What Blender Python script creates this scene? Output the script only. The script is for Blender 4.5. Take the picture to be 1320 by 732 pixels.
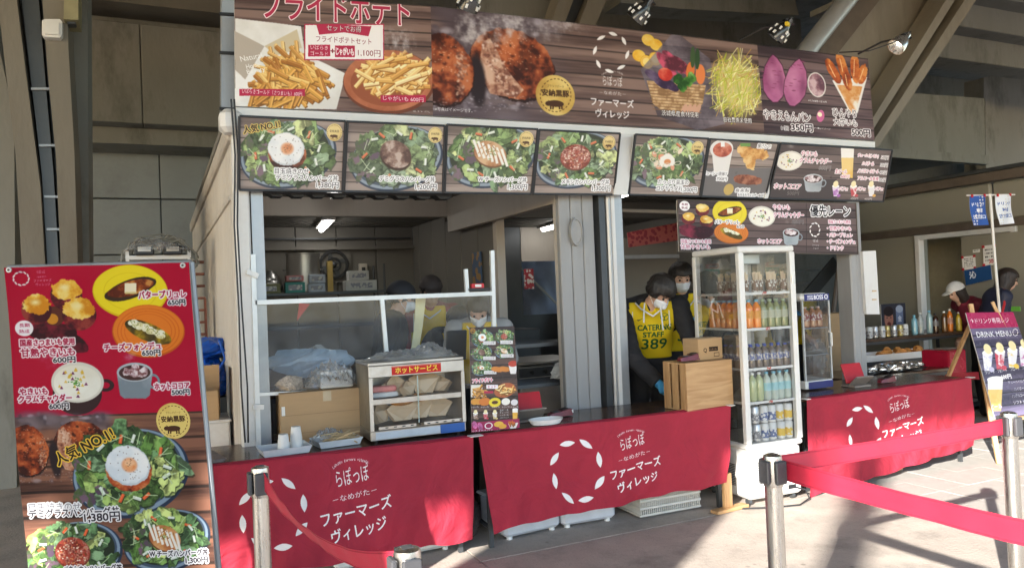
import bpy, bmesh, math, random
import numpy as np
from mathutils import Vector, Matrix, Euler
random.seed(7); RNG = np.random.RandomState(7)
PI = math.pi
SC = bpy.context.scene
COL = SC.collection
for _o in list(bpy.data.objects): bpy.data.objects.remove(_o)

# ------------------------------------------------------------------ camera
CAM_H = 1.54
F = 988.0
_vx = Vector((2140, 73, -988)).normalized()
_vy = Vector((-455, -34, -988)).normalized()
_vz = _vx.cross(_vy).normalized(); _vy = _vz.cross(_vx)
RW = Matrix((_vx, _vy, _vz))            # camera -> world
cam = bpy.data.cameras.new('camera'); camo = bpy.data.objects.new('camera', cam); COL.objects.link(camo)
cam.sensor_width = 36; cam.lens = 36 * F / 1320; cam.clip_start = .05; cam.clip_end = 500
camo.matrix_world = Matrix.Translation((0, 0, CAM_H)) @ RW.to_4x4()
SC.camera = camo

# ------------------------------------------------------------------ light
SUN_TRAVEL = Vector((1.93, 1.42, -.92)).normalized()
w = bpy.data.worlds.new('World'); SC.world = w; w.use_nodes = True
nt = w.node_tree; sky = nt.nodes.new('ShaderNodeTexSky'); sky.sky_type = 'NISHITA'; sky.sun_disc = False
sky.sun_elevation = math.asin(-SUN_TRAVEL.z)
sky.sun_rotation = math.atan2(-SUN_TRAVEL.x, -SUN_TRAVEL.y)
sky.dust_density = .6; sky.ozone_density = 2.5
bg = nt.nodes['Background']; bg.inputs['Strength'].default_value = .15
nt.links.new(sky.outputs[0], bg.inputs['Color'])
sl = bpy.data.lights.new('sun', 'SUN'); sl.energy = 4.5; sl.angle = math.radians(.6); sl.color = (1, .955, .89)
so = bpy.data.objects.new('sun', sl); COL.objects.link(so)
so.rotation_euler = SUN_TRAVEL.to_track_quat('-Z', 'Y').to_euler()
SC.view_settings.view_transform = 'Standard'; SC.view_settings.look = 'None'
SC.view_settings.exposure = 1.92; SC.view_settings.gamma = 1
SC.render.engine = 'CYCLES'
SC.cycles.use_denoising = True
SC.cycles.max_bounces = 8; SC.cycles.diffuse_bounces = 4; SC.cycles.transparent_max_bounces = 24
SC.cycles.caustics_reflective = False; SC.cycles.caustics_refractive = False
SC.cycles.sample_clamp_indirect = 4.0

# ------------------------------------------------------------------ measuring: a pixel of the photograph to a point on a known plane
def ray(x, y): return RW @ Vector((x - 660, 366 - y, -F))
def at(x, y, Y): d = ray(x, y); return Vector((0, 0, CAM_H)) + d * (Y / d.y)
def atx(x, y, X): d = ray(x, y); return Vector((0, 0, CAM_H)) + d * (X / d.x)
def atz(x, y, Z=0): d = ray(x, y); return Vector((0, 0, CAM_H)) + d * ((Z - CAM_H) / d.z)
def atd(x, y, D): d = ray(x, y); return Vector((0, 0, CAM_H)) + d * (D / F)

# ------------------------------------------------------------------ materials
def s2l(c):
    c = c / 255. if c > 1 else c
    return c / 12.92 if c <= .04045 else ((c + .055) / 1.055) ** 2.4
def newmat(name):
    m = bpy.data.materials.new(name); m.use_nodes = True
    return m, m.node_tree, m.node_tree.nodes['Principled BSDF']
MATS = {}
def mat(name, col, rough=.6, metal=0, var=.12, scale=6, bump=.1, stretch=(1, 1, 1), fine=60, spec=.5, stain=None, stain_amt=.0, stain_scale=1.2, emis=0, trans=0, specks=None):
    """procedural paint/metal/concrete: two octaves of colour variation, roughness variation and fine bump"""
    if name in MATS: return MATS[name]
    m, t, b = newmat(name); N = t.nodes; L = t.links
    tc = N.new('ShaderNodeTexCoord'); mp = N.new('ShaderNodeMapping'); mp.inputs['Scale'].default_value = stretch
    L.new(tc.outputs['Object'], mp.inputs[0])
    n1 = N.new('ShaderNodeTexNoise'); n1.inputs['Scale'].default_value = scale; n1.inputs['Detail'].default_value = 5; n1.inputs['Roughness'].default_value = .65
    n2 = N.new('ShaderNodeTexNoise'); n2.inputs['Scale'].default_value = fine; n2.inputs['Detail'].default_value = 2
    L.new(mp.outputs[0], n1.inputs[0]); L.new(mp.outputs[0], n2.inputs[0])
    r = N.new('ShaderNodeMapRange'); r.inputs[1].default_value = .3; r.inputs[2].default_value = .7
    r.inputs[3].default_value = 1 - var; r.inputs[4].default_value = 1 + var
    L.new(n1.outputs[0], r.inputs[0])
    mx = N.new('ShaderNodeMix'); mx.data_type = 'RGBA'; mx.blend_type = 'MULTIPLY'; mx.inputs['Factor'].default_value = 1
    mx.inputs['A'].default_value = (*col, 1); L.new(r.outputs[0], mx.inputs['B'])
    out = mx.outputs['Result']
    if stain:
        n3 = N.new('ShaderNodeTexNoise'); n3.inputs['Scale'].default_value = stain_scale; n3.inputs['Detail'].default_value = 6; n3.inputs['Roughness'].default_value = .7
        L.new(mp.outputs[0], n3.inputs[0])
        r3 = N.new('ShaderNodeMapRange'); r3.inputs[1].default_value = .5; r3.inputs[2].default_value = .72; r3.inputs[4].default_value = stain_amt
        L.new(n3.outputs[0], r3.inputs[0])
        m3 = N.new('ShaderNodeMix'); m3.data_type = 'RGBA'; L.new(r3.outputs[0], m3.inputs['Factor']); L.new(out, m3.inputs['A']); m3.inputs['B'].default_value = (*stain, 1)
        out = m3.outputs['Result']
    if specks:
        n4 = N.new('ShaderNodeTexVoronoi'); n4.inputs['Scale'].default_value = 9; L.new(mp.outputs[0], n4.inputs[0]); r4 = N.new('ShaderNodeMapRange'); r4.inputs[1].default_value = .16; r4.inputs[2].default_value = .08; r4.inputs[4].default_value = .55; L.new(n4.outputs['Distance'], r4.inputs[0])
        n5 = N.new('ShaderNodeTexNoise'); n5.inputs['Scale'].default_value = 1.7; L.new(mp.outputs[0], n5.inputs[0]); r5 = N.new('ShaderNodeMapRange'); r5.inputs[1].default_value = .5; r5.inputs[2].default_value = .62; L.new(n5.outputs[0], r5.inputs[0])
        n6 = N.new('ShaderNodeTexNoise'); n6.inputs['Scale'].default_value = 130; L.new(mp.outputs[0], n6.inputs[0]); r6 = N.new('ShaderNodeMapRange'); r6.inputs[1].default_value = .62; r6.inputs[2].default_value = .7; r6.inputs[4].default_value = .5; L.new(n6.outputs[0], r6.inputs[0])
        mu = N.new('ShaderNodeMath'); mu.operation = 'MULTIPLY'; L.new(r4.outputs[0], mu.inputs[0]); L.new(r5.outputs[0], mu.inputs[1]); mm_ = N.new('ShaderNodeMath'); mm_.operation = 'MAXIMUM'; L.new(mu.outputs[0], mm_.inputs[0]); L.new(r6.outputs[0], mm_.inputs[1])
        m4 = N.new('ShaderNodeMix'); m4.data_type = 'RGBA'; L.new(mm_.outputs[0], m4.inputs['Factor']); L.new(out, m4.inputs['A']); m4.inputs['B'].default_value = (*specks, 1); out = m4.outputs['Result']
    L.new(out, b.inputs['Base Color'])
    r2 = N.new('ShaderNodeMapRange'); r2.inputs[3].default_value = max(.02, rough - .1); r2.inputs[4].default_value = min(1, rough + .12)
    L.new(n1.outputs[0], r2.inputs[0]); L.new(r2.outputs[0], b.inputs['Roughness'])
    b.inputs['Metallic'].default_value = metal; b.inputs['Specular IOR Level'].default_value = spec
    if trans: b.inputs['Transmission Weight'].default_value = trans
    if bump:
        bp = N.new('ShaderNodeBump'); bp.inputs['Strength'].default_value = bump; bp.inputs['Distance'].default_value = .01
        L.new(n2.outputs[0], bp.inputs['Height']); L.new(bp.outputs[0], b.inputs['Normal'])
    if emis: b.inputs['Emission Color'].default_value = (*col, 1); b.inputs['Emission Strength'].default_value = emis
    MATS[name] = m; return m
def glassmat(name, tint=(1, 1, 1), refl=1.0, haze=0.0, hazecol=(.6, .6, .6)):
    """thin pane: transparent with a fresnel reflection, optionally dusty"""
    if name in MATS: return MATS[name]
    m = bpy.data.materials.new(name); m.use_nodes = True; t = m.node_tree; N = t.nodes; L = t.links; N.remove(N['Principled BSDF'])
    tr = N.new('ShaderNodeBsdfTransparent'); tr.inputs[0].default_value = (*tint, 1)
    gl = N.new('ShaderNodeBsdfGlossy'); gl.inputs['Roughness'].default_value = .03
    fr = N.new('ShaderNodeFresnel'); fr.inputs[0].default_value = 1.45
    mu = N.new('ShaderNodeMath'); mu.operation = 'MULTIPLY'; mu.inputs[1].default_value = refl; mu.use_clamp = True; L.new(fr.outputs[0], mu.inputs[0])
    mx = N.new('ShaderNodeMixShader'); L.new(mu.outputs[0], mx.inputs[0]); L.new(tr.outputs[0], mx.inputs[1]); L.new(gl.outputs[0], mx.inputs[2])
    out = mx
    if haze:
        df = N.new('ShaderNodeBsdfDiffuse'); df.inputs[0].default_value = (*hazecol, 1)
        tc = N.new('ShaderNodeTexCoord'); n = N.new('ShaderNodeTexNoise'); n.inputs['Scale'].default_value = 5; n.inputs['Detail'].default_value = 6; n.inputs['Distortion'].default_value = 1.5
        L.new(tc.outputs['Object'], n.inputs[0])
        r = N.new('ShaderNodeMapRange'); r.inputs[1].default_value = .3; r.inputs[2].default_value = .75; r.inputs[3].default_value = haze * .4; r.inputs[4].default_value = haze * 1.6; L.new(n.outputs[0], r.inputs[0])
        m2 = N.new('ShaderNodeMixShader'); L.new(r.outputs[0], m2.inputs[0]); L.new(mx.outputs[0], m2.inputs[1]); L.new(df.outputs[0], m2.inputs[2]); out = m2
    L.new(out.outputs[0], N['Material Output'].inputs[0]); MATS[name] = m; return m
def woodmat(name, c1, c2, axis=0, scale=9, rough=.55):
    if name in MATS: return MATS[name]
    m, t, b = newmat(name); N = t.nodes; L = t.links
    tc = N.new('ShaderNodeTexCoord'); mp = N.new('ShaderNodeMapping'); s = [6, 6, 6]; s[axis] = .7; mp.inputs['Scale'].default_value = s
    L.new(tc.outputs['Object'], mp.inputs[0])
    n = N.new('ShaderNodeTexNoise'); n.inputs['Scale'].default_value = scale; n.inputs['Detail'].default_value = 6; n.inputs['Distortion'].default_value = 1.2; L.new(mp.outputs[0], n.inputs[0])
    cr = N.new('ShaderNodeValToRGB'); cr.color_ramp.elements[0].position = .35; cr.color_ramp.elements[0].color = (*c1, 1); cr.color_ramp.elements[1].position = .65; cr.color_ramp.elements[1].color = (*c2, 1)
    L.new(n.outputs[0], cr.inputs[0]); L.new(cr.outputs[0], b.inputs['Base Color']); b.inputs['Roughness'].default_value = rough
    bp = N.new('ShaderNodeBump'); bp.inputs['Strength'].default_value = .15; bp.inputs['Distance'].default_value = .01; L.new(n.outputs[0], bp.inputs['Height']); L.new(bp.outputs[0], b.inputs['Normal'])
    MATS[name] = m; return m
def printmat(name, img, rough=.45, bump=.0, weave=False):
    m, t, b = newmat(name); N = t.nodes; L = t.links; b.inputs['Specular IOR Level'].default_value = .25
    im = N.new('ShaderNodeTexImage'); im.image = img; im.extension = 'EXTEND'
    L.new(im.outputs[0], b.inputs['Base Color'])
    tc = N.new('ShaderNodeTexCoord'); n = N.new('ShaderNodeTexNoise'); n.inputs['Scale'].default_value = 300 if weave else 7; L.new(tc.outputs['Object'], n.inputs[0])
    r = N.new('ShaderNodeMapRange'); r.inputs[3].default_value = rough - .08; r.inputs[4].default_value = rough + .12; L.new(n.outputs[0], r.inputs[0]); L.new(r.outputs[0], b.inputs['Roughness'])
    if bump:
        bp = N.new('ShaderNodeBump'); bp.inputs['Strength'].default_value = bump; bp.inputs['Distance'].default_value = .01; L.new(n.outputs[0], bp.inputs['Height']); L.new(bp.outputs[0], b.inputs['Normal'])
        if weave:
            n2 = N.new('ShaderNodeTexNoise'); n2.inputs['Scale'].default_value = 3.2; n2.inputs['Detail'].default_value = 3; n2.inputs['Distortion'].default_value = 1.6; L.new(tc.outputs['Object'], n2.inputs[0])
            b2 = N.new('ShaderNodeBump'); b2.inputs['Strength'].default_value = .55; b2.inputs['Distance'].default_value = .05; L.new(n2.outputs[0], b2.inputs['Height']); L.new(bp.outputs[0], b2.inputs['Normal']); L.new(b2.outputs[0], b.inputs['Normal'])
    return m

# ------------------------------------------------------------------ mesh collector
class MB:
    def __init__(s): s.v = []; s.f = []; s.mi = []; s.uv = {}
    def add(s, vs, fs, mi=0):
        o = len(s.v); s.v += [tuple(v) for v in vs]; s.f += [tuple(i + o for i in f) for f in fs]; s.mi += [mi] * len(fs); return s
    def box(s, c, d, mi=0, rz=0, rx=0, ry=0, bev=0):
        c = Vector(c); M = Euler((rx, ry, rz)).to_matrix(); x, y, z = d[0] / 2, d[1] / 2, d[2] / 2
        if bev:
            b = min(bev, x * .9, y * .9, z * .9); vs = []; 
            for sz in (-1, 1):
                for q, (zz, ins) in enumerate(((z - b, 0), (z, b)) if sz > 0 else ((z, b), (z - b, 0))):
                    for (ax, ay) in ((-1, -1), (1, -1), (1, 1), (-1, 1)):
                        X, Y = x - ins, y - ins; bb = b * (1 if ins == 0 else .5)
                        if (ax * ay) > 0: vs += [(ax * X, ay * (Y - bb), sz * zz), (ax * (X - bb), ay * Y, sz * zz)]
                        else: vs += [(ax * (X - bb), ay * Y, sz * zz), (ax * X, ay * (Y - bb), sz * zz)]
            fs = [tuple(range(7, -1, -1)), tuple(range(24, 32))]
            for k in range(3):
                for i in range(8): j = (i + 1) % 8; fs.append((k * 8 + i, k * 8 + j, k * 8 + 8 + j, k * 8 + 8 + i))
            return s.add([c + M @ Vector(v) for v in vs], fs, mi)
        vs = [(a, b_, e) for e in (-z, z) for (a, b_) in ((-x, -y), (x, -y), (x, y), (-x, y))]
        return s.add([c + M @ Vector(v) for v in vs], [(3, 2, 1, 0), (4, 5, 6, 7), (0, 1, 5, 4), (1, 2, 6, 5), (2, 3, 7, 6), (3, 0, 4, 7)], mi)
    def bb(s, a, b, mi=0, bev=0):
        return s.box([(a[i] + b[i]) / 2 for i in range(3)], [abs(b[i] - a[i]) for i in range(3)], mi, bev=bev)
    def bar(s, p, q, w, h=None, mi=0, up=(0, 0, 1)):
        p, q = Vector(p), Vector(q); h = h or w; d = (q - p).normalized(); u = Vector(up)
        if abs(d.dot(u)) > .98: u = Vector((0, 1, 0))
        sx = d.cross(u).normalized() * w / 2; sy = sx.cross(d).normalized() * h / 2
        vs = [e + a * sx + b * sy for e in (p, q) for a, b in ((-1, -1), (1, -1), (1, 1), (-1, 1))]
        return s.add(vs, [(3, 2, 1, 0), (4, 5, 6, 7), (0, 1, 5, 4), (1, 2, 6, 5), (2, 3, 7, 6), (3, 0, 4, 7)], mi)
    def tube(s, pts, r, n=10, mi=0, cap=True, rs=None):
        pts = [Vector(p) for p in pts]; vs = []; m = len(pts); prev = None
        for i, p in enumerate(pts):
            d = (pts[min(i + 1, m - 1)] - pts[max(i - 1, 0)]).normalized()
            if prev is None:
                a = Vector((0, 0, 1)) if abs(d.z) < .9 else Vector((0, 1, 0)); u = d.cross(a).normalized()
            else: u = (prev - d * prev.dot(d)).normalized()
            prev = u; v = d.cross(u); R = rs[i] if rs else r
            for k in range(n): a = 2 * PI * k / n; vs.append(p + (u * math.cos(a) + v * math.sin(a)) * R)
        fs = [(i * n + k, i * n + (k + 1) % n, (i + 1) * n + (k + 1) % n, (i + 1) * n + k) for i in range(m - 1) for k in range(n)]
        if cap: fs += [tuple(range(n - 1, -1, -1)), tuple(range((m - 1) * n, m * n))]
        return s.add(vs, fs, mi)
    def lathe(s, prof, o=(0, 0, 0), n=16, mi=0, cap=True):
        o = Vector(o); vs = [o + Vector((r * math.cos(2 * PI * k / n), r * math.sin(2 * PI * k / n), z)) for r, z in prof for k in range(n)]; m = len(prof)
        fs = [(i * n + k, i * n + (k + 1) % n, (i + 1) * n + (k + 1) % n, (i + 1) * n + k) for i in range(m - 1) for k in range(n)]
        if cap: fs += [tuple(range(n - 1, -1, -1)), tuple(range((m - 1) * n, m * n))]
        return s.add(vs, fs, mi)
    def ball(s, c, r, n=10, m=7, mi=0):
        c = Vector(c); r = (r, r, r) if isinstance(r, (int, float)) else r
        vs = [c + Vector((r[0] * math.sin(PI * (j + .5) / m) * math.cos(2 * PI * k / n), r[1] * math.sin(PI * (j + .5) / m) * math.sin(2 * PI * k / n), r[2] * math.cos(PI * (j + .5) / m))) for j in range(m) for k in range(n)]
        fs = [((i + 1) * n + k, (i + 1) * n + (k + 1) % n, i * n + (k + 1) % n, i * n + k) for i in range(m - 1) for k in range(n)]
        fs += [tuple(range(n)), tuple(range(m * n - 1, (m - 1) * n - 1, -1))]
        return s.add(vs, fs, mi)
    def prism(s, poly, z0, z1, M=None, mi=0):
        """2-d outline in local xy, extruded z0..z1, placed by the matrix M"""
        M = M or Matrix.Identity(4); n = len(poly)
        vs = [M @ Vector((x, y, z)) for z in (z0, z1) for x, y in poly]
        return s.add(vs, [tuple(range(n - 1, -1, -1)), tuple(range(n, 2 * n))] + [(i, (i + 1) % n, n + (i + 1) % n, n + i) for i in range(n)], mi)
    def quad(s, P, mi=0): return s.add(P, [(0, 1, 2, 3)], mi)
    def build(s, name, mats, parent=None, smooth=False, angle=35, uv=None, kind=None, world=False):
        me = bpy.data.meshes.new(name); me.from_pydata(s.v, [], s.f)
        if not isinstance(mats, (list, tuple)): mats = [mats]
        for m in mats: me.materials.append(m)
        if len(mats) > 1: me.polygons.foreach_set('material_index', s.mi)
        if uv is not None:
            ul = me.uv_layers.new(name='UVMap')
            for l in me.loops: ul.data[l.index].uv = uv[l.vertex_index]
        if smooth:
            me.polygons.foreach_set('use_smooth', [True] * len(me.polygons))
            try: me.set_sharp_from_angle(angle=math.radians(angle))
            except Exception: pass
        me.update()
        o = bpy.data.objects.new(name, me); COL.objects.link(o)
        if parent is not None:
            o.parent = parent
        if kind: o['kind'] = kind
        return o
def tag(o, label=None, cat=None, group=None, kind=None):
    if label: o['label'] = label
    if cat: o['category'] = cat
    if group: o['group'] = group
    if kind: o['kind'] = kind
    return o
def thing(name, label, cat, loc=(0, 0, 0), rz=0, group=None, rot=None):
    o = bpy.data.objects.new(name, None); COL.objects.link(o); o.empty_display_size = .1
    o.location = loc; o.rotation_euler = rot or (0, 0, rz); return tag(o, label, cat, group)
KIDS = {}
def dup(root, loc=None, rz=None, label=None, group=None, drop=()):
    """copy a thing with its parts and sub-parts, sharing mesh data"""
    kids = [o for o in COL.objects if o.parent == root]
    r = root.copy(); COL.objects.link(r)
    if loc is not None: r.location = loc
    if rz is not None: r.rotation_euler = (0, 0, rz)
    if label: r['label'] = label
    if group: r['group'] = group
    for ch in kids:
        if ch.name.split('.')[0] in drop: continue
        c = ch.copy(); COL.objects.link(c); c.parent = r
        for g in [o for o in COL.objects if o.parent == ch]:
            d = g.copy(); COL.objects.link(d); d.parent = c
    return r

# ------------------------------------------------------------------ flat print, drawn by code
def _fnoise(n=512, octs=6, seed=1):
    r = np.random.RandomState(seed); out = np.zeros((n, n), np.float32); amp = 1; tot = 0
    for o in range(octs):
        k = 4 * 2 ** o; g = r.rand(k, k).astype(np.float32); g = np.vstack([g, g[:1]]); g = np.hstack([g, g[:, :1]])
        t = np.linspace(0, k, n, endpoint=False); i = t.astype(int); f = t - i; f = f * f * (3 - 2 * f)
        a = g[i][:, i] * (1 - f)[None] + g[i][:, i + 1] * f[None]; b = g[i + 1][:, i] * (1 - f)[None] + g[i + 1][:, i + 1] * f[None]
        out += amp * (a * (1 - f)[:, None] + b * f[:, None]); tot += amp; amp *= .6
    out /= tot; out -= out.mean(); out /= out.std() * 4; return np.clip(out + .5, 0, 1)
NZ = [_fnoise(seed=k) for k in range(3)]
_txo = bpy.data.objects.new('tmp', bpy.data.curves.new('tmp', 'FONT')); COL.objects.link(_txo)
_txc = {}
def glyphs(s, bold=0.0):
    if (s, bold) in _txc: return _txc[s, bold]
    c = _txo.data; c.body = s; c.resolution_u = 3; c.offset = bold
    bpy.context.view_layer.update()
    ob = _txo.evaluated_get(bpy.context.evaluated_depsgraph_get()); me = ob.to_mesh(); me.calc_loop_triangles()
    V = np.zeros(len(me.vertices) * 3, np.float32); me.vertices.foreach_get('co', V); V = V.reshape(-1, 3)[:, :2]
    T = np.zeros(len(me.loop_triangles) * 3, np.int32); me.loop_triangles.foreach_get('vertices', T); T = T.reshape(-1, 3)
    ob.to_mesh_clear(); _txc[s, bold] = (V, T); return V, T
def homog(src, dst):
    A = []
    for (x, y), (u, v) in zip(src, dst): A += [[x, y, 1, 0, 0, 0, -u * x, -u * y, -u], [0, 0, 0, x, y, 1, -v * x, -v * y, -v]]
    return np.linalg.svd(np.array(A, float))[2][-1].reshape(3, 3)
class Cv:
    """a printed sheet; coordinates are those of the sheet as seen in the photograph, quad = TL TR BR BL"""
    def __init__(s, quad, k, bg=(255, 255, 255)):
        q = [np.array(p, float) for p in quad]
        W = (np.linalg.norm(q[1] - q[0]) + np.linalg.norm(q[2] - q[3])) / 2; H = (np.linalg.norm(q[3] - q[0]) + np.linalg.norm(q[2] - q[1])) / 2
        s.haze = .05; s.sat = .9; s.k = k; s.w = int(W * k); s.h = int(H * k); s.a = np.zeros((s.h, s.w, 3), np.float32); s.a[:] = bg
        s.H = homog(quad, [(0, 0), (s.w, 0), (s.w, s.h), (0, s.h)])
    def P(s, x, y):
        v = s.H @ np.array([x, y, 1.]); return v[0] / v[2], v[1] / v[2]
    def _noise(s, x0, x1, y0, y1, sc, i=0):
        yy = (np.arange(y0, y1) * sc / s.k * 8).astype(int) % 512; xx = (np.arange(x0, x1) * sc / s.k * 8).astype(int) % 512
        return NZ[i][yy][:, xx]
    def _put(s, m, x0, y0, col, alpha=1, pal=None, sc=1, seed=0, tw=.06):
        h, w_ = m.shape; x1, y1 = x0 + w_, y0 + h
        if pal is not None:
            n = s._noise(x0 + seed * 37, x1 + seed * 37, y0 + seed * 91, y1 + seed * 91, sc, seed % 3); n = np.clip((n - .5) * 1.5 + .5, 0, .9999) * (len(pal) - 1)
            i = n.astype(int); f = (n - i)[..., None]; P = np.array(pal, np.float32); c = P[i] * (1 - f) + P[i + 1] * f
        else: c = np.array(col, np.float32)
        A = (m * alpha)[..., None]; reg = s.a[y0:y1, x0:x1]; s.a[y0:y1, x0:x1] = reg * (1 - A) + c * A
    def _clip(s, X, Y):
        x0 = max(0, int(min(X))); x1 = min(s.w, int(max(X)) + 2); y0 = max(0, int(min(Y))); y1 = min(s.h, int(max(Y)) + 2); return x0, x1, y0, y1
    def poly(s, pts, col, alpha=1, raw=False, **k):
        p = np.array(pts if raw else [s.P(*q) for q in pts]); x0, x1, y0, y1 = s._clip(p[:, 0], p[:, 1])
        if x1 <= x0 or y1 <= y0: return
        yy, xx = np.mgrid[y0:y1, x0:x1] + .5; ins = np.zeros(xx.shape, bool)
        for i in range(len(p)):
            ax, ay = p[i]; bx, by = p[i - 1]
            if ay == by: continue
            c = ((ay > yy) != (by > yy)) & (xx < (bx - ax) * (yy - ay) / (by - ay) + ax); ins ^= c
        s._put(ins.astype(np.float32), x0, y0, col, alpha, **k)
    def ell(s, cx, cy, rx, ry, col, rot=0, alpha=1, soft=0, wob=0, ring=0, clip=None, **k):
        X, Y = s.P(cx, cy); rx *= s.k; ry *= s.k; R = max(rx, ry) * (1 + wob) + 2; x0, x1, y0, y1 = s._clip([X - R, X + R], [Y - R, Y + R])
        if x1 <= x0 or y1 <= y0: return
        yy, xx = np.mgrid[y0:y1, x0:x1] + .5; dx = xx - X; dy = yy - Y; c, n = math.cos(rot), math.sin(rot)
        d = np.sqrt(((dx * c + dy * n) / rx) ** 2 + ((-dx * n + dy * c) / ry) ** 2)
        if wob: d = d + (s._noise(x0, x1, y0, y1, 2.2, 1) - .5) * wob * 2
        m = np.clip((1 - d) / soft, 0, 1) if soft else (d < 1).astype(np.float32)
        if ring: m = m * (d > 1 - ring)
        if clip is not None: m = m * clip(d, dx / rx, dy / ry)
        s._put(m, x0, y0, col, alpha, **k)
    def rect(s, x0, y0, x1, y1, col, **k): s.poly([(x0, y0), (x1, y0), (x1, y1), (x0, y1)], col, **k)
    def tx(s, t, cx, cy, w_, h_, col, st=None, sw=0, rot=0, bold=.0, st2=None, sw2=0):
        V, T = glyphs(t)
        if len(T) == 0: return
        mn, mxx = V.min(0), V.max(0); c = (mn + mxx) / 2; sc = np.array([w_, -h_]) / np.maximum(mxx - mn, 1e-4) * s.k
        p = (V - c) * sc; cr, sr = math.cos(rot), math.sin(rot); p = p @ np.array([[cr, sr], [-sr, cr]]); X, Y = s.P(cx, cy); p += (X, Y)
        pad = int((sw + sw2) * s.k) + 3
        x0, x1 = int(p[:, 0].min()) - pad, int(p[:, 0].max()) + pad + 1; y0, y1 = int(p[:, 1].min()) - pad, int(p[:, 1].max()) + pad + 1
        M = np.zeros((y1 - y0, x1 - x0), bool); q = p - (x0, y0)
        tri = q[T]; lo = np.floor(tri.min(1)).astype(int); hi = np.ceil(tri.max(1)).astype(int) + 1
        for k in range(len(T)):
            (ax, ay), (bx, by), (cx_, cy_) = tri[k]; X0, Y0 = lo[k]; X1, Y1 = hi[k]
            gx = np.arange(X0, X1)[None] + .5; gy = np.arange(Y0, Y1)[:, None] + .5
            e1 = (bx - ax) * (gy - ay) - (by - ay) * (gx - ax); e2 = (cx_ - bx) * (gy - by) - (cy_ - by) * (gx - bx); e3 = (ax - cx_) * (gy - cy_) - (ay - cy_) * (gx - cx_)
            M[Y0:Y1, X0:X1] |= ((e1 >= 0) & (e2 >= 0) & (e3 >= 0)) | ((e1 <= 0) & (e2 <= 0) & (e3 <= 0))
        def grow(m, r):
            o = m.copy(); R = int(math.ceil(r))
            for dy in range(-R, R + 1):
                for dx in range(-R, R + 1):
                    if 0 < dx * dx + dy * dy <= r * r + .3:
                        o[max(0, dy):m.shape[0] + min(0, dy), max(0, dx):m.shape[1] + min(0, dx)] |= m[max(0, -dy):m.shape[0] + min(0, -dy), max(0, -dx):m.shape[1] + min(0, -dx)]
            return o
        def put(m, c):
            X0, Y0, X1, Y1 = max(x0, 0), max(y0, 0), min(x1, s.w), min(y1, s.h)
            if X1 > X0 and Y1 > Y0: s._put(m[Y0 - y0:Y1 - y0, X0 - x0:X1 - x0].astype(np.float32), X0, Y0, c)
        if bold * h_ * s.k > .12: M = grow(M, min(1.5, .55 + bold * h_ * s.k))
        if st2: put(grow(M, (sw + sw2) * s.k), st2)
        if st: put(grow(M, sw * s.k), st)
        put(M, col)
    def wood(s, x0, y0, x1, y1, n, base=(92, 68, 60), dark=(58, 42, 38), raw=False):
        """printed plank background"""
        X0, Y0 = (0, 0) if raw else [int(max(0, v)) for v in s.P(x0, y0)]; X1, Y1 = (s.w, s.h) if raw else [int(v) for v in s.P(x1, y1)]
        X1 = min(X1, s.w); Y1 = min(Y1, s.h); yy = np.arange(Y0, Y1); xx = np.arange(X0, X1); ph = (Y1 - Y0) / n
        row = ((yy - Y0) / ph).astype(int); fr = (yy - Y0) / ph - row
        g = NZ[0][(yy * 9 // max(1, int(s.k)) + row * 71) % 512][:, (xx // (2 * max(1, int(s.k)))) % 512]
        shade = (np.array([random.random() for _ in range(n + 2)])[row] - .5)[:, None] * .35
        t = np.clip(.25 + (g - .5) * 1.7 + shade + .35, 0, 1)[..., None]; c = np.array(dark) * (1 - t) + np.array(base) * t * 1.15
        c = c * np.where((fr < .07) | (fr > .96), .45, 1)[:, None, None]; s.a[Y0:Y1, X0:X1] = c
    def blur(s, r):
        for _ in range(2):
            for ax in (0, 1):
                a = s.a; n = a.shape[ax]; acc = np.zeros_like(a)
                for d in range(-r, r + 1): acc += np.take(a, np.clip(np.arange(n) + d, 0, n - 1), axis=ax)
                s.a = acc / (2 * r + 1)
    def image(s, name):
        a = s.a; g_ = a.mean(-1, keepdims=True); s.a = (g_ + (a - g_) * s.sat) * (1 - s.haze) + np.array((214, 206, 204), np.float32) * s.haze
        im = bpy.data.images.new(name, s.w, s.h); n = np.ones((s.h, s.w, 4), np.float32); n[..., :3] = np.clip(s.a[::-1] / 255., 0, 1)
        im.pixels.foreach_set(n.ravel()); im.update(); im.pack(); return im
# ------------------------------------------------------------------ the printed motifs
MEAT = [(52, 22, 16), (120, 50, 28), (176, 84, 44), (206, 122, 74), (232, 170, 120)]
CHAR = [(44, 18, 14), (104, 42, 24), (164, 66, 32), (190, 92, 46), (214, 134, 84)]
INNER = [(128, 74, 56), (170, 112, 86), (200, 148, 118), (216, 172, 144)]
GREENS = [(66, 92, 46), (84, 120, 56), (112, 146, 76), (150, 176, 98), (52, 76, 42), (184, 198, 122), (98, 134, 88), (120, 150, 110)]
def logo_ring(c, cx, cy, rx, ry, size, n=8, col=(244, 238, 236), ph=.15):
    for i in range(n):
        a = 2 * PI * (i + ph) / n; x, y = cx + rx * math.cos(a), cy + ry * math.sin(a); t = a + PI / 2 + .22
        pts = []
        for k in range(15):
            u = -1 + 2 * k / 14; pts.append((u * size, (1 - u * u) * size * .36))
        for k in range(15):
            u = 1 - 2 * k / 14; pts.append((u * size, -(1 - u * u) * size * .36))
        tx_, ty = math.cos(t), math.sin(t); f = ry / rx if ry > rx else 1
        c.poly([(x + p * tx_ - q * ty, y + p * ty + q * tx_) for p, q in pts], col)
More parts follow.
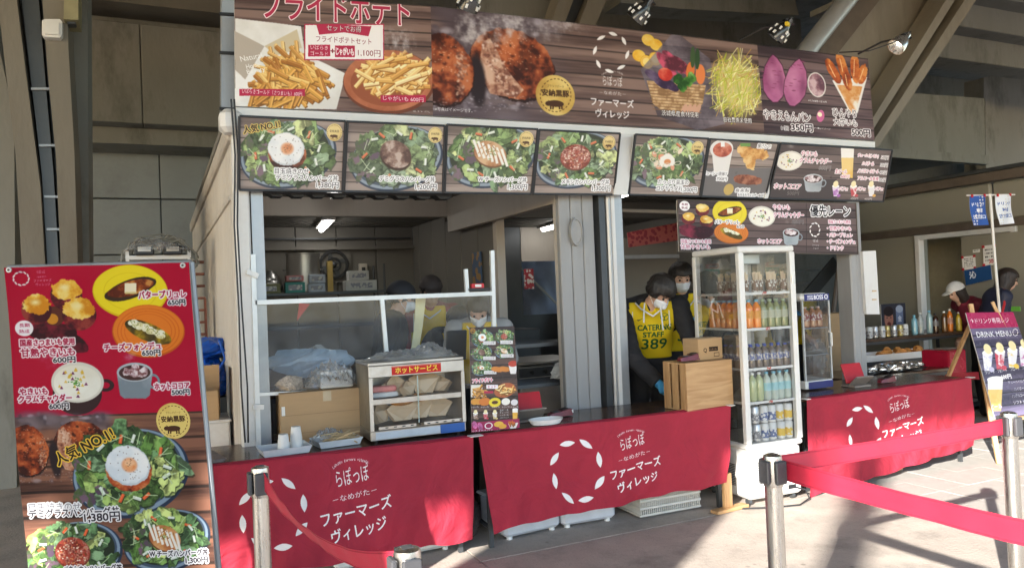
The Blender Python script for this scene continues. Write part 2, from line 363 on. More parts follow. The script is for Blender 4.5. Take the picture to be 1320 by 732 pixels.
def logo_text(c, cx, cy, s, rot=0, col=(244, 238, 236)):
    """the four lines under the arc; s = width of the widest line; cy = middle"""
    R = lambda dx, dy: (cx + dx * math.cos(rot) - dy * math.sin(rot), cy + dx * math.sin(rot) + dy * math.cos(rot))
    arc = 'Lapoppo farmers village.'
    for i, ch in enumerate(arc):
        if ch == ' ': continue
        a = (i / (len(arc) - 1) - .5) * 1.25; x, y = R(.62 * s * math.sin(a) * .68, -.66 * s + .42 * s * (1 - math.cos(a)) + .02 * s); c.tx(ch, x, y, (.008 if ch in 'il.' else .02) * s, (.04 if ch in 'Lfpilg' else .006 if ch == '.' else .026) * s, col, rot=rot + a * .5)
    x, y = R(0, -.42 * s); c.tx('らぽっぽ', x, y, .46 * s, .24 * s, col, rot=rot, bold=.004)
    x, y = R(0, -.14 * s); c.tx('－なめがた－', x, y, .62 * s, .085 * s, col, rot=rot, bold=.01)
    x, y = R(0, .08 * s); c.tx('ファーマーズ', x, y, s, .19 * s, col, rot=rot, bold=.012)
    x, y = R(.0, .34 * s); c.tx('ヴィレッジ', x, y, .78 * s, .19 * s, col, rot=rot, bold=.012)
def badge(c, cx, cy, r):
    c.ell(cx, cy, r, r * 1.08, (0, 0, 0), pal=[(166, 118, 40), (214, 172, 78), (240, 212, 124)], sc=.15)
    for i in range(26):
        a = 2 * PI * i / 26; b = a + .14; r2, r3 = r * .86, r * .82
        c.poly([(cx + r2 * math.cos(a), cy + r2 * 1.08 * math.sin(a)), (cx + r2 * math.cos(b), cy + r2 * 1.08 * math.sin(b)), (cx + r3 * math.cos(b), cy + r3 * 1.08 * math.sin(b)), (cx + r3 * math.cos(a), cy + r3 * 1.08 * math.sin(a))], (90, 56, 20))
    if r > 12: c.tx('ブランドポーク', cx, cy - r * .5, r * .85, r * .14, (110, 74, 30)); c.tx('安納黒豚', cx, cy - r * .12, r * 1.4, r * .36, (70, 42, 18), bold=.012)
    else: c.tx('安納黒豚', cx, cy - r * .15, r * 1.2, r * .34, (90, 60, 24))
    k = r * .42; y = cy + r * .46
    c.ell(cx, y, k, k * .42, (74, 42, 22)); c.ell(cx - k * .95, y - k * .02, k * .36, k * .3, (74, 42, 22)); c.poly([(cx - k * 1.0, y - k * .5), (cx - k * .75, y - k * .35), (cx - k * .7, y)], (74, 42, 22))
    for u in (-.65, -.35, .5, .8): c.rect(cx + u * k - k * .1, y, cx + u * k + k * .1, y + k * .75, (74, 42, 22))
def strip(c, x, y, L, W, a, col):
    dx, dy = math.cos(a) * L / 2, math.sin(a) * L / 2; nx, ny = -math.sin(a) * W / 2, math.cos(a) * W / 2
    c.poly([(x - dx - nx, y - dy - ny), (x + dx - nx, y + dy - ny), (x + dx + nx, y + dy + ny), (x - dx + nx, y - dy + ny)], col)
def fries(c, cx, cy, rx, ry, n, pal, L=26, W=5, ang=None, shadow=(140, 88, 34)):
    for i in range(n):
        r = math.sqrt(random.random()); t = random.random() * 2 * PI; x, y = cx + rx * r * math.cos(t), cy + ry * r * math.sin(t)
        a = random.gauss(*(ang or (0, 1.2))); l = L * random.uniform(.6, 1.15); wd = W * random.uniform(.7, 1.1); b = random.choice(pal)
        strip(c, x + .8, y + 1.4, l, wd, a, shadow); strip(c, x, y, l, wd, a, b); strip(c, x - math.sin(a) * -wd * .2, y - wd * .22 * math.cos(a), l * .95, wd * .35, a, tuple(min(255, v + 26) for v in b))
def leafy(c, x, y, r, col):
    n = 18; ph = random.random() * 6; a = random.random() * 3.1; e = random.uniform(.42, .95); P = []
    for k in range(n):
        t = 2 * PI * k / n; q = r * (1 + .2 * math.sin(2 * t + ph) + .13 * math.sin(7 * t + ph) + random.uniform(-.12, .12)); u, v = q * 1.25 * math.cos(t), q * e * math.sin(t); P.append((x + u * math.cos(a) - v * math.sin(a), y + u * math.sin(a) + v * math.cos(a)))
    c.poly([(p + r * .08, q + r * .16) for p, q in P], (24, 34, 20), alpha=.55)
    c.poly(P, col, pal=[tuple(int(v * .62) for v in col), col, tuple(min(255, int(v * 1.22 + 8)) for v in col)], sc=1.4, seed=random.randrange(5))
    strip(c, x, y, r * 1.9, max(.3, r * .05), a, tuple(min(255, int(v * 1.15 + 24)) for v in col))
def salad(c, cx, cy, R, top='egg', plate=True, dull=1.0, ry=None):
    ry = ry or R * .68
    if plate:
        c.ell(cx + R * .05, cy + ry * .12, R * 1.12, ry * 1.12, (38, 52, 74), rot=-.25); c.ell(cx + R * .03, cy + ry * .08, R * 1.08, ry * 1.08, (136, 156, 176), rot=-.25); c.ell(cx + R * .02, cy + ry * .05, R * 1.02, ry * 1.0, (64, 80, 100), rot=-.25)
    G = [tuple(int(150 * (1 - dull) + v * dull) for v in g) for g in GREENS]; random.shuffle(G); th0 = random.random() * 6
    c.ell(cx, cy, R * .98, ry * .96, (34, 44, 28), rot=-.2)
    for i in range(120):
        t = random.random() * 2 * PI; r = math.sqrt(random.uniform(.05, 1)); q = 1 - i / 150; leafy(c, cx + R * .98 * r * math.cos(t), cy + ry * .98 * r * math.sin(t), R * random.uniform(.06, .13) * (1 + q), (G[int((t + th0) * 1.3) % len(G)] if random.random() < .6 else random.choice(G)))
        if i % 3 == 0: c.ell(cx + R * r * math.cos(t + .5), cy + ry * r * math.sin(t + .5), R * .09, R * .05, (26, 40, 22), alpha=.5, soft=1)
    for i in range(9): t = random.random() * 2 * PI; c.ell(cx - R * .75 + R * .25 * math.cos(t), cy + ry * .2 + ry * .6 * math.sin(t), R * .13, R * .07, (0, 0, 0), rot=t, wob=.5, pal=[(92, 72, 92), (70, 96, 50), (120, 92, 110)], sc=1)
    for i in range(11):
        t = 2 * PI * (i + random.random()) / 11; x, y = cx + R * .74 * math.cos(t), cy + ry * .78 * math.sin(t); a = random.random() * 3
        col = (226, 98, 52) if i % 2 else (222, 232, 220)
        strip(c, x + R * .01, y + R * .02, R * .17, R * .07, a, (44, 62, 32)); strip(c, x, y, R * .17, R * .06, a, col); strip(c, x, y - R * .015, R * .15, R * .02, a, tuple(min(255, v + 26) for v in col))
    for i in range(14): t = random.random() * 2 * PI; x, y = cx + R * .8 * math.cos(t), cy + ry * .8 * math.sin(t); strip(c, x, y, R * .25, R * .016, random.random() * 3, (206, 226, 180))
    if top == 'egg':
        c.ell(cx + R * .0, cy + R * .06, R * .44, R * .37, (0, 0, 0), wob=.03, pal=CHAR, sc=.7)
        c.ell(cx - R * .02, cy - R * .06, R * .42, R * .38, (206, 216, 222), wob=.035, rot=.2); c.ell(cx - R * .03, cy - R * .075, R * .4, R * .35, (0, 0, 0), wob=.035, pal=[(226, 234, 240), (246, 249, 250), (252, 252, 250)], sc=.4, rot=.2)
        c.ell(cx, cy - R * .07, R * .17, R * .16, (238, 172, 128), soft=.25); c.ell(cx, cy - R * .075, R * .13, R * .12, (0, 0, 0), pal=[(226, 118, 60), (240, 160, 100), (250, 196, 150)], sc=.8, soft=.3)
        for i in range(40): t = random.random() * 2 * PI; r = random.random() * .36; c.ell(cx + R * r * math.cos(t), cy - R * .07 + R * r * math.sin(t), R * .008, R * .008, (90, 70, 60))
    elif top == 'demi':
        c.ell(cx, cy + R * .03, R * .41, R * .33, (50, 30, 22), rot=.5, soft=.1); c.ell(cx, cy - R * .03, R * .39, R * .31, (0, 0, 0), rot=.5, pal=[(74, 48, 42), (112, 78, 66), (146, 110, 94), (196, 170, 156)], sc=1.2)
    elif top == 'cheese':
        c.ell(cx, cy + R * .02, R * .42, R * .32, (110, 64, 36), rot=.35); c.ell(cx, cy, R * .41, R * .3, (0, 0, 0), rot=.35, pal=[(170, 100, 56), (206, 140, 84), (224, 176, 124)], sc=.7)
        for i in range(7):
            u = -.34 + i * .115; strip(c, cx + R * u, cy + R * (u * .35 - .02), R * .46, R * .065, 1.25 + random.uniform(-.1, .1), (250, 246, 236))
        for i in range(30): strip(c, cx + random.gauss(0, .1) * R, cy - R * .1 + random.gauss(0, .08) * R, R * .07, R * .018, random.random() * 3, random.choice([(200, 140, 60), (140, 90, 40), (120, 150, 60)]))
    elif top == 'salsa':
        c.ell(cx, cy, R * .42, R * .36, (120, 50, 36)); c.ell(cx, cy - R * .02, R * .4, R * .34, (0, 0, 0), pal=[(120, 36, 26), (196, 88, 66), (150, 50, 40), (226, 172, 150), (130, 50, 40)], sc=2.6)
        for i in range(80): t = random.random() * 2 * PI; r = math.sqrt(random.random()) * .36; c.ell(cx + R * r * math.cos(t), cy + R * .85 * r * math.sin(t), R * .022, R * .016, random.choice([(236, 206, 180), (190, 60, 40), (248, 232, 214), (120, 60, 30), (220, 140, 90)]))
    elif top == 'caesar':
        for i in range(14): c.ell(cx + random.gauss(0, .18) * R, cy + random.gauss(0, .14) * R, R * .1, R * .06, random.choice([(236, 150, 110), (244, 220, 190), (232, 120, 80)]), rot=random.random() * 3)
        c.ell(cx + R * .03, cy, R * .24, R * .2, (246, 242, 232), wob=.25); c.ell(cx + R * .05, cy + R * .05, R * .1, R * .08, (232, 130, 60))
        for i in range(8): c.ell(cx + random.gauss(0, .25) * R, cy - R * .1 + random.gauss(0, .2) * R, R * .11, R * .06, (226, 214, 188), rot=random.random() * 3, ring=.3)
def gauze(c, t, cx, cy, w, h, col=(60, 44, 44), st=(248, 244, 240), sw=1.2, **k): c.tx(t, cx, cy, w, h, col, st=st, sw=sw, **k)
def spud(c, x, y, L, W, a, hue=(122, 28, 60)):
    d = lambda v, f: tuple(max(0, min(255, int(q * f))) for q in v)
    c.ell(x, y, L, W, (0, 0, 0), rot=a, wob=.035, pal=[d(hue, .55), hue, d(hue, 1.3)], sc=1.2)
def bakedpotato(c, x, y, r):
    c.ell(x, y + r * .25, r, r * .95, (0, 0, 0), pal=[(64, 16, 24), (112, 30, 36), (150, 60, 50)], sc=.8); c.ell(x, y - r * .12, r * .92, r * .66, (0, 0, 0), wob=.12, pal=[(214, 140, 30), (244, 188, 70), (252, 222, 130)], sc=.9); c.ell(x - r * .1, y - r * .25, r * .5, r * .3, (255, 236, 170), soft=.9)
def butterplate(c, x, y, rx, ry, rot=0):
    c.ell(x, y, rx, ry, (226, 192, 20), rot=rot); c.ell(x, y - ry * .03, rx * .97, ry * .95, (246, 222, 38), rot=rot); c.ell(x, y, rx * .72, ry * .7, (228, 200, 26), rot=rot, ring=.03)
    L = rx * .66; pts = [(x + L * math.cos(t) * (1 if abs(math.cos(t)) < .9 else 1.05), y - rx * .06 + L * .4 * math.sin(t) - .28 * L * math.cos(t)) for t in [2 * PI * i / 24 for i in range(24)]]
    c.poly(pts, (58, 40, 24)); c.poly([(x + (p - x) * .9, y - rx * .08 + (q - y + rx * .06) * .75) for p, q in pts], (0, 0, 0), pal=[(92, 34, 14), (150, 70, 26), (206, 140, 70)], sc=1.2)
    c.rect(x - rx * .16, y - ry * .3, x + rx * .16, y + ry * .06, (250, 240, 206)); c.rect(x - rx * .14, y + ry * .02, x + rx * .17, y + ry * .09, (226, 206, 140))
def fondueplate(c, x, y, rx, ry):
    c.ell(x, y, rx, ry, (196, 92, 20)); c.ell(x, y - ry * .03, rx * .97, ry * .95, (232, 126, 38)); 
    for f in (.86, .76, .66): c.ell(x, y, rx * f, ry * f, (206, 100, 24), ring=.025)
    c.ell(x, y + 1, rx * .68, ry * .34, (0, 0, 0), rot=.42, pal=[(60, 50, 20), (104, 84, 24), (190, 160, 30)], sc=.7)
    for i in range(26): u = random.uniform(-.5, .42); c.ell(x + rx * u, y + rx * u * .4 - ry * .08 + random.gauss(0, .05) * ry, rx * .11, ry * .1, (0, 0, 0), pal=[(232, 222, 170), (248, 244, 214), (255, 253, 240)], sc=.5, seed=i % 4)
    for i in range(60): u = random.uniform(-.5, .45); c.ell(x + rx * u, y + rx * u * .4 - ry * .08 + random.gauss(0, .09) * ry, rx * .012, rx * .012, (104, 112, 30))
def soupbowl(c, x, y, r, side=True, handle=True):
    ry = r * .78
    if side:
        c.ell(x, y + r * .42, r * .93, r * .82, (52, 30, 32))
        if handle: c.ell(x + r * 1.06, y + r * .12, r * .32, r * .24, (52, 30, 32), ring=.5)
    c.ell(x, y, r, ry, (226, 220, 206)); c.ell(x, y + r * .02, r * .9, ry * .86, (0, 0, 0), pal=[(238, 232, 214), (250, 247, 234)], sc=.4)
    for i in range(int(22)): t = random.random() * 2 * PI; q = math.sqrt(random.random()) * .72; s_ = r * .07; a, b = x + r * q * math.cos(t), y + ry * q * math.sin(t); c.poly([(a - s_, b + s_ * .7), (a, b - s_), (a + s_, b + s_ * .7)], random.choice([(106, 36, 84), (232, 196, 96), (222, 180, 60), (120, 50, 90)]))
    for i in range(34): c.ell(x + random.gauss(0, .12) * r, y + random.gauss(0, .07) * r, r * .03, r * .02, random.choice([(60, 120, 40), (100, 160, 60)]))
def mug(c, x, y, r):
    c.ell(x + r * 1.05, y + r * .5, r * .34, r * .42, (130, 142, 152), ring=.35)
    c.poly([(x - r, y), (x + r, y), (x + r * .82, y + r * 1.25), (x + r * .6, y + r * 1.42), (x - r * .6, y + r * 1.42), (x - r * .82, y + r * 1.25)], (0, 0, 0), pal=[(128, 140, 150), (160, 170, 178), (176, 186, 194)], sc=.25)
    c.ell(x, y, r, r * .52, (182, 190, 196)); c.ell(x, y + r * .03, r * .88, r * .42, (70, 44, 42))
    for i in range(16): t = random.random() * 2 * PI; q = math.sqrt(random.random()) * .7; c.ell(x + r * q * math.cos(t), y - r * .05 + r * .4 * q * math.sin(t), r * .22, r * .16, (0, 0, 0), wob=.3, pal=[(120, 70, 70), (196, 170, 176), (240, 230, 232)], sc=1.6, seed=i % 5)
def steam(c, x, y, r):
    for i in range(5): c.ell(x + random.gauss(0, .4) * r, y - random.random() * r, r * .6, r * .5, (210, 200, 200), alpha=.16, soft=1, wob=.5)
def beer(c, x, y, w_, h):
    c.poly([(x - w_ / 2, y - h / 2), (x + w_ / 2, y - h / 2), (x + w_ * .4, y + h / 2), (x - w_ * .4, y + h / 2)], (0, 0, 0), pal=[(226, 150, 30), (244, 184, 60), (250, 208, 110)], sc=.3)
    c.poly([(x - w_ / 2, y - h / 2), (x + w_ / 2, y - h / 2), (x + w_ * .47, y - h * .18), (x - w_ * .47, y - h * .18)], (248, 244, 236)); c.ell(x, y - h / 2, w_ / 2, w_ * .18, (255, 252, 246))
def sundae(c, x, y, w_, h, col):
    c.poly([(x - w_ / 2, y - h * .1), (x + w_ / 2, y - h * .1), (x + w_ * .32, y + h / 2), (x - w_ * .32, y + h / 2)], (0, 0, 0), pal=[(236, 232, 236), col, (250, 248, 250), col], sc=.8)
    c.ell(x, y - h * .16, w_ * .52, h * .12, (250, 248, 244)); c.ell(x, y - h * .32, w_ * .36, h * .2, (250, 232, 170)); c.ell(x + w_ * .4, y + h * .45, w_ * .26, h * .1, col)
def redstrip(c, x0, y0, x1, y1, t=None, rot=0):
    c.rect(x0, y0, x1, y1, (196, 34, 70))
    if t: c.tx(t, (x0 + x1) / 2, (y0 + y1) / 2, (x1 - x0) * .9, (y1 - y0) * .68, (252, 240, 242), bold=.01)
def hamburg(c, cx, cy, s):
    """the cut hamburg steak with smoke round it; s = width"""
    for i in range(60): c.ell(cx + random.uniform(-.56, .5) * s, cy + random.choice([-1, 1]) * random.uniform(.2, .34) * s, s * random.uniform(.02, .06), s * random.uniform(.01, .04), random.choice([(190, 180, 190), (120, 104, 112), (70, 58, 66)]), alpha=.5, soft=.6)
    GL = [(58, 22, 14), (96, 38, 20), (140, 58, 28), (172, 78, 38), (196, 104, 58)]
    def dome(x, y, rx, ry, rot, sd):
        c.ell(x, y + ry * .06, rx * 1.03, ry * 1.02, (40, 20, 16), rot=rot, wob=.03); c.ell(x, y, rx, ry, (0, 0, 0), rot=rot, pal=GL, sc=.8, wob=.035, seed=sd)
        c.ell(x - rx * .1, y - ry * .35, rx * .8, ry * .5, (214, 104, 50), rot=rot, soft=1, alpha=.45)
        for i in range(26): a = random.random() * 6.3; q = random.random() ** .5 * .75; c.ell(x + rx * q * math.cos(a), y - ry * .1 + ry * q * math.sin(a), rx * random.uniform(.03, .12), ry * random.uniform(.03, .08), random.choice([(36, 14, 10), (58, 22, 14), (110, 40, 20)]), rot=rot + random.gauss(0, .5), wob=.4, soft=.6, alpha=.7)
        for i in range(46): a = random.random() * 6.3; q = random.random() ** .5 * .8; c.ell(x + rx * q * math.cos(a), y - ry * .3 + ry * q * .7 * math.sin(a), rx * random.uniform(.01, .045), ry * .016, (255, 214, 176), rot=rot + random.gauss(0, .4), soft=.6, alpha=.75)
    dome(cx + s * .18, cy - s * .01, s * .29, s * .25, .42, 1)
    pts = [(-.06, -.18), (0, -.2), (.05, -.12), (.1, .0), (.18, .1), (.26, .19), (.2, .25), (.1, .24), (0, .22), (-.05, .12), (-.08, -.02)]
    c.poly([(cx + s * a, cy + s * b) for a, b in pts], (0, 0, 0), pal=INNER, sc=1.3, seed=2)
    for i in range(170):
        t = random.random(); a, b = cx + s * (random.uniform(-.06, .06) + .16 * t ** 1.5), cy + s * (-.17 + .38 * t + random.gauss(0, .02)); c.ell(a, b, s * random.uniform(.006, .018), s * random.uniform(.004, .011), random.choice(INNER + [(236, 204, 182), (112, 62, 48), (186, 120, 92)]), alpha=.75, rot=random.random() * 3, wob=.3)
    c.ell(cx - s * .1, cy + s * .12, s * .065, s * .22, (40, 28, 30), rot=-.05, soft=.3)
    dome(cx - s * .37, cy + s * .03, s * .2, s * .25, -.1, 2)
    for i in range(90):
        t = random.random(); a, b = cx + s * (-.225 + random.gauss(0, .022)), cy + s * (-.1 + .32 * t); c.ell(a, b, s * random.uniform(.006, .016), s * random.uniform(.004, .011), random.choice(INNER + [(112, 62, 48)]), alpha=.8, rot=random.random() * 3, wob=.3)
    for i in range(90): c.ell(cx + random.uniform(-.5, .4) * s, cy + s * random.uniform(.24, .36), s * random.uniform(.004, .014), s * random.uniform(.003, .008), random.choice([(214, 206, 214), (150, 140, 150)]), alpha=.5, soft=.6)
WOOD = dict(base=(120, 94, 84), dark=(70, 50, 46))

Q_A = [(302, -7), (555, 8), (558, 149.5), (303, 137)]
Q_B = [(555, 8), (976, 57.5), (985, 172.5), (558, 149.5)]
Q_C = [(976, 57.5), (1119, 76), (1127, 181.5), (985, 172.5)]
def art_A():
    c = Cv(Q_A, 3.2); c.wood(0, 0, 0, 0, 8, raw=True, **WOOD)
    c.poly([(303, 24), (383, 34), (388, 70), (440, 95), (428, 141), (303, 140)], (0, 0, 0), pal=[(226, 222, 214), (244, 241, 236)], sc=.3); c.poly([(302, 40), (338, 60), (315, 103), (303, 90)], (186, 172, 156)); c.poly([(338, 60), (378, 38), (384, 62), (352, 72)], (214, 196, 160))
    fries(c, 366, 82, 24, 16, 50, [(226, 174, 92), (206, 142, 58), (238, 198, 120), (180, 112, 40)], L=30, W=5, ang=(.9, .4))
    fries(c, 372, 106, 44, 24, 120, [(226, 164, 66), (206, 138, 50), (240, 190, 100), (176, 106, 34)], L=34, W=5.5, ang=(.8, .5)); fries(c, 352, 125, 34, 10, 30, [(226, 164, 66), (206, 138, 50)], L=28, W=5, ang=(2.3, .5))
    c.ell(499, 106, 63, 41, (118, 58, 36), rot=-.1); c.ell(498, 104, 61, 39, (0, 0, 0), rot=-.1, pal=[(176, 92, 56), (206, 122, 82)], sc=.3); c.ell(498, 106, 52, 31, (160, 82, 50), rot=-.1)
    fries(c, 506, 96, 42, 22, 130, [(246, 206, 130), (236, 180, 90), (250, 222, 160), (222, 158, 70)], L=34, W=5.5, ang=(-.2, .5), shadow=(176, 108, 40))
    for i in range(3): steam(c, 510, 62, 20)
    c.blur(1)
    c.tx('フライドポテト', 431, 9, 190, 40, (196, 40, 74), st=(250, 226, 228), sw=1.3, bold=.018)
    c.rect(387, 31, 491, 78, (196, 40, 74)); c.rect(388.5, 32.5, 489.5, 76.5, (250, 244, 242)); c.poly([(402, 31), (474, 34), (470, 47), (438, 42), (406, 45)], (196, 40, 74)); c.tx('セットでお得', 438, 37, 45, 7.5, (250, 240, 240), st=(120, 40, 50), sw=.5, bold=.01)
    c.tx('フライドポテトセット', 438, 52, 72, 8, (150, 40, 56), bold=.004); redstrip(c, 392, 58, 420, 73); c.tx('いばらき', 406, 61.5, 22, 5.5, (250, 240, 240), bold=.01); c.tx('ゴールド', 406, 69, 22, 5.5, (250, 240, 240), bold=.01); c.tx('+', 423, 66, 5, 5, (150, 40, 56), bold=.02); redstrip(c, 426, 59, 452, 74, 'じゃがいも'); c.tx('1,100円', 471, 69, 30, 9, (150, 40, 56), bold=.008)
    redstrip(c, 308, 115, 388, 124, 'いばらきゴールド（さつまいも）600円'); redstrip(c, 486, 123, 548, 132, 'じゃがいも 600円')
    c.tx('Natural', 322, 74, 26, 7, (250, 248, 244), rot=-.25); c.tx('Home', 324, 85, 16, 6, (250, 248, 244), rot=-.25); c.tx('Beauty', 328, 92, 22, 7, (250, 248, 244), rot=-.25); c.tx('※写真はイメージです。', 542, 144, 24, 2.4, (230, 226, 220)); return c
def art_B():
    c = Cv(Q_B, 3.2); c.wood(0, 0, 0, 0, 8, raw=True, **WOOD)
    for i in range(150): x = random.uniform(555, 720); c.ell(x, random.uniform(8, 165), 26, 20, random.choice([(98, 84, 92), (74, 60, 68), (120, 106, 112), (62, 48, 54)]), alpha=.5 * (1 if x < 680 else .4), soft=1)
    hamburg(c, 632, 84, 168)
    for i in range(14): steam(c, random.uniform(600, 730), random.uniform(30, 60), 22)
    c.blur(1)
    badge(c, 716.5, 123, 23.5)
    logo_ring(c, 788, 68, 21, 24, 6.2); logo_text(c, 790, 128, 56, rot=0)
    for x, y in ((836, 52), (846, 58), (824, 72)): c.ell(x, y, 9, 8, (0, 0, 0), pal=[(232, 150, 20), (250, 190, 50), (252, 214, 100)], sc=.4)
    for x, y in ((834, 80), (845, 76)): c.ell(x, y, 9, 9, (244, 180, 40)); c.ell(x, y, 7.5, 7.5, (252, 220, 120)); c.ell(x, y, 7, 7, (244, 186, 60), ring=.2)
    c.poly([(826, 90), (870, 40), (915, 76), (935, 160), (900, 168), (848, 150)], (0, 0, 0), pal=[(62, 54, 64), (96, 88, 102), (130, 120, 134)], sc=.4, alpha=.7)
    c.poly([(834, 104), (910, 110), (906, 134), (894, 146), (858, 146), (842, 134)], (0, 0, 0), pal=[(150, 108, 66), (196, 152, 102), (222, 184, 134)], sc=2.2)
    for i in range(9): c.poly([(835 + i * .8, 108 + i * 4), (909 - i * .6, 113 + i * 4), (909 - i * .6, 114 + i * 4), (835 + i * .8, 109 + i * 4)], (140, 98, 58))
    for a, x, y in ((.9, 860, 84), (.8, 868, 80), (.7, 880, 86)): spud(c, x, y, 20, 7, a, (168, 60, 84))
    for x, y, a in ((843, 98, .5), (852, 106, .6), (864, 110, .5)): c.ell(x, y, 13, 6, (0, 0, 0), rot=a, pal=[(34, 22, 44), (62, 40, 72), (110, 90, 120)], sc=.5)
    c.ell(858, 96, 10, 9, (0, 0, 0), pal=[(176, 24, 20), (214, 50, 34), (240, 120, 90)], sc=.4); c.ell(890, 92, 6, 13, (230, 112, 44), rot=.2); c.ell(903, 96, 7, 14, (240, 126, 60), rot=.1); c.ell(893, 74, 3.5, 15, (60, 84, 44), rot=.1); c.ell(899, 76, 3.5, 15, (44, 72, 36), rot=.1)
    for x, y in ((874, 102), (886, 106), (892, 100), (880, 112)): c.ell(x, y, 7, 7, (0, 0, 0), wob=.2, pal=[(30, 74, 20), (70, 130, 40), (140, 190, 90)], sc=.8)
    for x in (882, 888, 894, 900): c.ell(x, 141, 3.2, 8, (214, 160, 130), rot=.5)
    c.ell(950, 110, 44, 52, (222, 214, 120), soft=.5, alpha=.9)
    for i in range(260): t = random.random() * 2 * PI; r = math.sqrt(random.random()); strip(c, 948 + 34 * r * math.cos(t), 110 + 44 * r * math.sin(t), random.uniform(10, 24), .9, random.choice([random.gauss(1.5, .3), random.gauss(-.7, .4)]), random.choice([(206, 200, 60), (236, 226, 120), (176, 184, 40), (222, 190, 110), (244, 240, 170), (196, 150, 70)]))
    c.blur(1); gauze(c, '茨城県産食材使用', 877, 147, 52, 7.5, (252, 250, 248), (80, 60, 56), .7, bold=.01); gauze(c, '自社農園米使用', 951, 155, 42, 7.5, (252, 250, 248), (80, 60, 56), .7, bold=.01)
    c.tx('※写真はイメージです。', 585, 142, 40, 4.2, (220, 214, 214)); return c
def art_C():
    c = Cv(Q_C, 3.4); c.wood(0, 0, 0, 0, 8, raw=True, base=(100, 78, 78), dark=(58, 42, 46))
    for x, y, a, sg in ((998, 102, 1.52, 1), (1026, 107, 1.72, -1)):
        pts = [(u, w_) for u, w_ in ((-31, 0), (-26, 5), (-16, 11), (0, 14.5), (14, 14), (24, 9), (30, 3), (30, -3), (24, -9), (14, -14), (0, -14.5), (-16, -11), (-26, -5))]
        for f, colr in ((1.06, (70, 30, 50)), (1, None)):
            P_ = [(x + f * (u * math.cos(a) - v * math.sin(a)), y + f * (u * math.sin(a) + v * math.cos(a))) for u, v in pts]; c.poly(P_, colr or (0, 0, 0), pal=None if colr else [(150, 64, 112), (182, 92, 142), (200, 120, 160)], sc=.25)
        c.ell(x - 3, y - 4, 8, 20, (224, 150, 188), rot=a - 1.57, soft=1, alpha=.6); c.ell(x + 9, y + 4, 5, 22, (110, 44, 84), rot=a - 1.57, soft=1, alpha=.6)
    for x, y in ((995, 96), (1024, 100)):
        for i in range(14): c.ell(x + random.gauss(0, 7), y + random.gauss(0, 13), 3, .6, (140, 56, 100), soft=.4)
    c.ell(1053, 110, 12, 16, (226, 220, 214)); c.ell(1053, 110, 10.5, 14.5, (0, 0, 0), pal=[(96, 50, 66), (150, 100, 112), (206, 170, 176)], sc=1.2)
    c.poly([(1073, 104), (1118, 100), (1106, 146), (1098, 148), (1092, 140)], (236, 230, 224)); c.poly([(1079, 110), (1112, 112), (1103, 145), (1097, 146)], (0, 0, 0), pal=[(240, 200, 150), (222, 140, 60), (244, 232, 214)], sc=.5)
    for x, y, a, l in ((1074, 92, 1.1, 17), (1086, 86, 1.35, 19), (1102, 88, 1.6, 20), (1112, 96, 1.9, 14), (1092, 104, 1.4, 14)): c.ell(x, y, l, 6.2, (0, 0, 0), rot=a, wob=.1, pal=[(130, 44, 16), (196, 84, 26), (232, 140, 60)], sc=.8); strip(c, x - 1, y, l * 1.1, 1, a, (250, 210, 150))
    c.blur(1); gauze(c, 'やきえもんパン', 1015, 150, 58, 12, (60, 44, 50), (246, 240, 240), 1, bold=.0); gauze(c, 'ひんやり', 1089, 146, 32, 11, (60, 44, 50), (246, 240, 240), 1); gauze(c, '大学いも', 1090, 158, 32, 10, (60, 44, 50), (246, 240, 240), 1)
    gauze(c, '1個', 1012, 165.5, 9, 5.5, (60, 44, 50), (246, 240, 240), .6); gauze(c, '350円', 1034, 165, 26, 9.5, (60, 44, 50), (246, 240, 240), 1, bold=.01); gauze(c, '500円', 1110, 171.5, 25, 9.5, (60, 44, 50), (246, 240, 240), 1, bold=.01)
    c.tx('※北海道産小豆使用', 1054, 131, 24, 2.6, (230, 226, 226)); c.tx('※写真はイメージ', 1060, 166, 22, 2.4, (226, 222, 222)); c.ell(1058, 150, 5, 8, (214, 96, 150), rot=.3); c.ell(1057, 148, 3, 3, (250, 236, 200)); return c
Q_M = [[(308.5, 150), (445, 156.5), (441, 247), (308.5, 245)], [(448, 157), (573, 162.5), (570.5, 248.5), (443.5, 247)], [(576, 161), (693, 167), (684.5, 250), (573, 248.5)],
       [(695, 167.6), (799, 172.4), (790.7, 251), (687, 250)], [(819, 173.6), (913, 179), (901.5, 253.3), (810.5, 251)], [(914.8, 179.6), (1003.5, 185), (985.5, 256), (903.5, 253.3)], [(1006, 185.3), (1149.6, 194), (1138, 260), (990, 256)]]
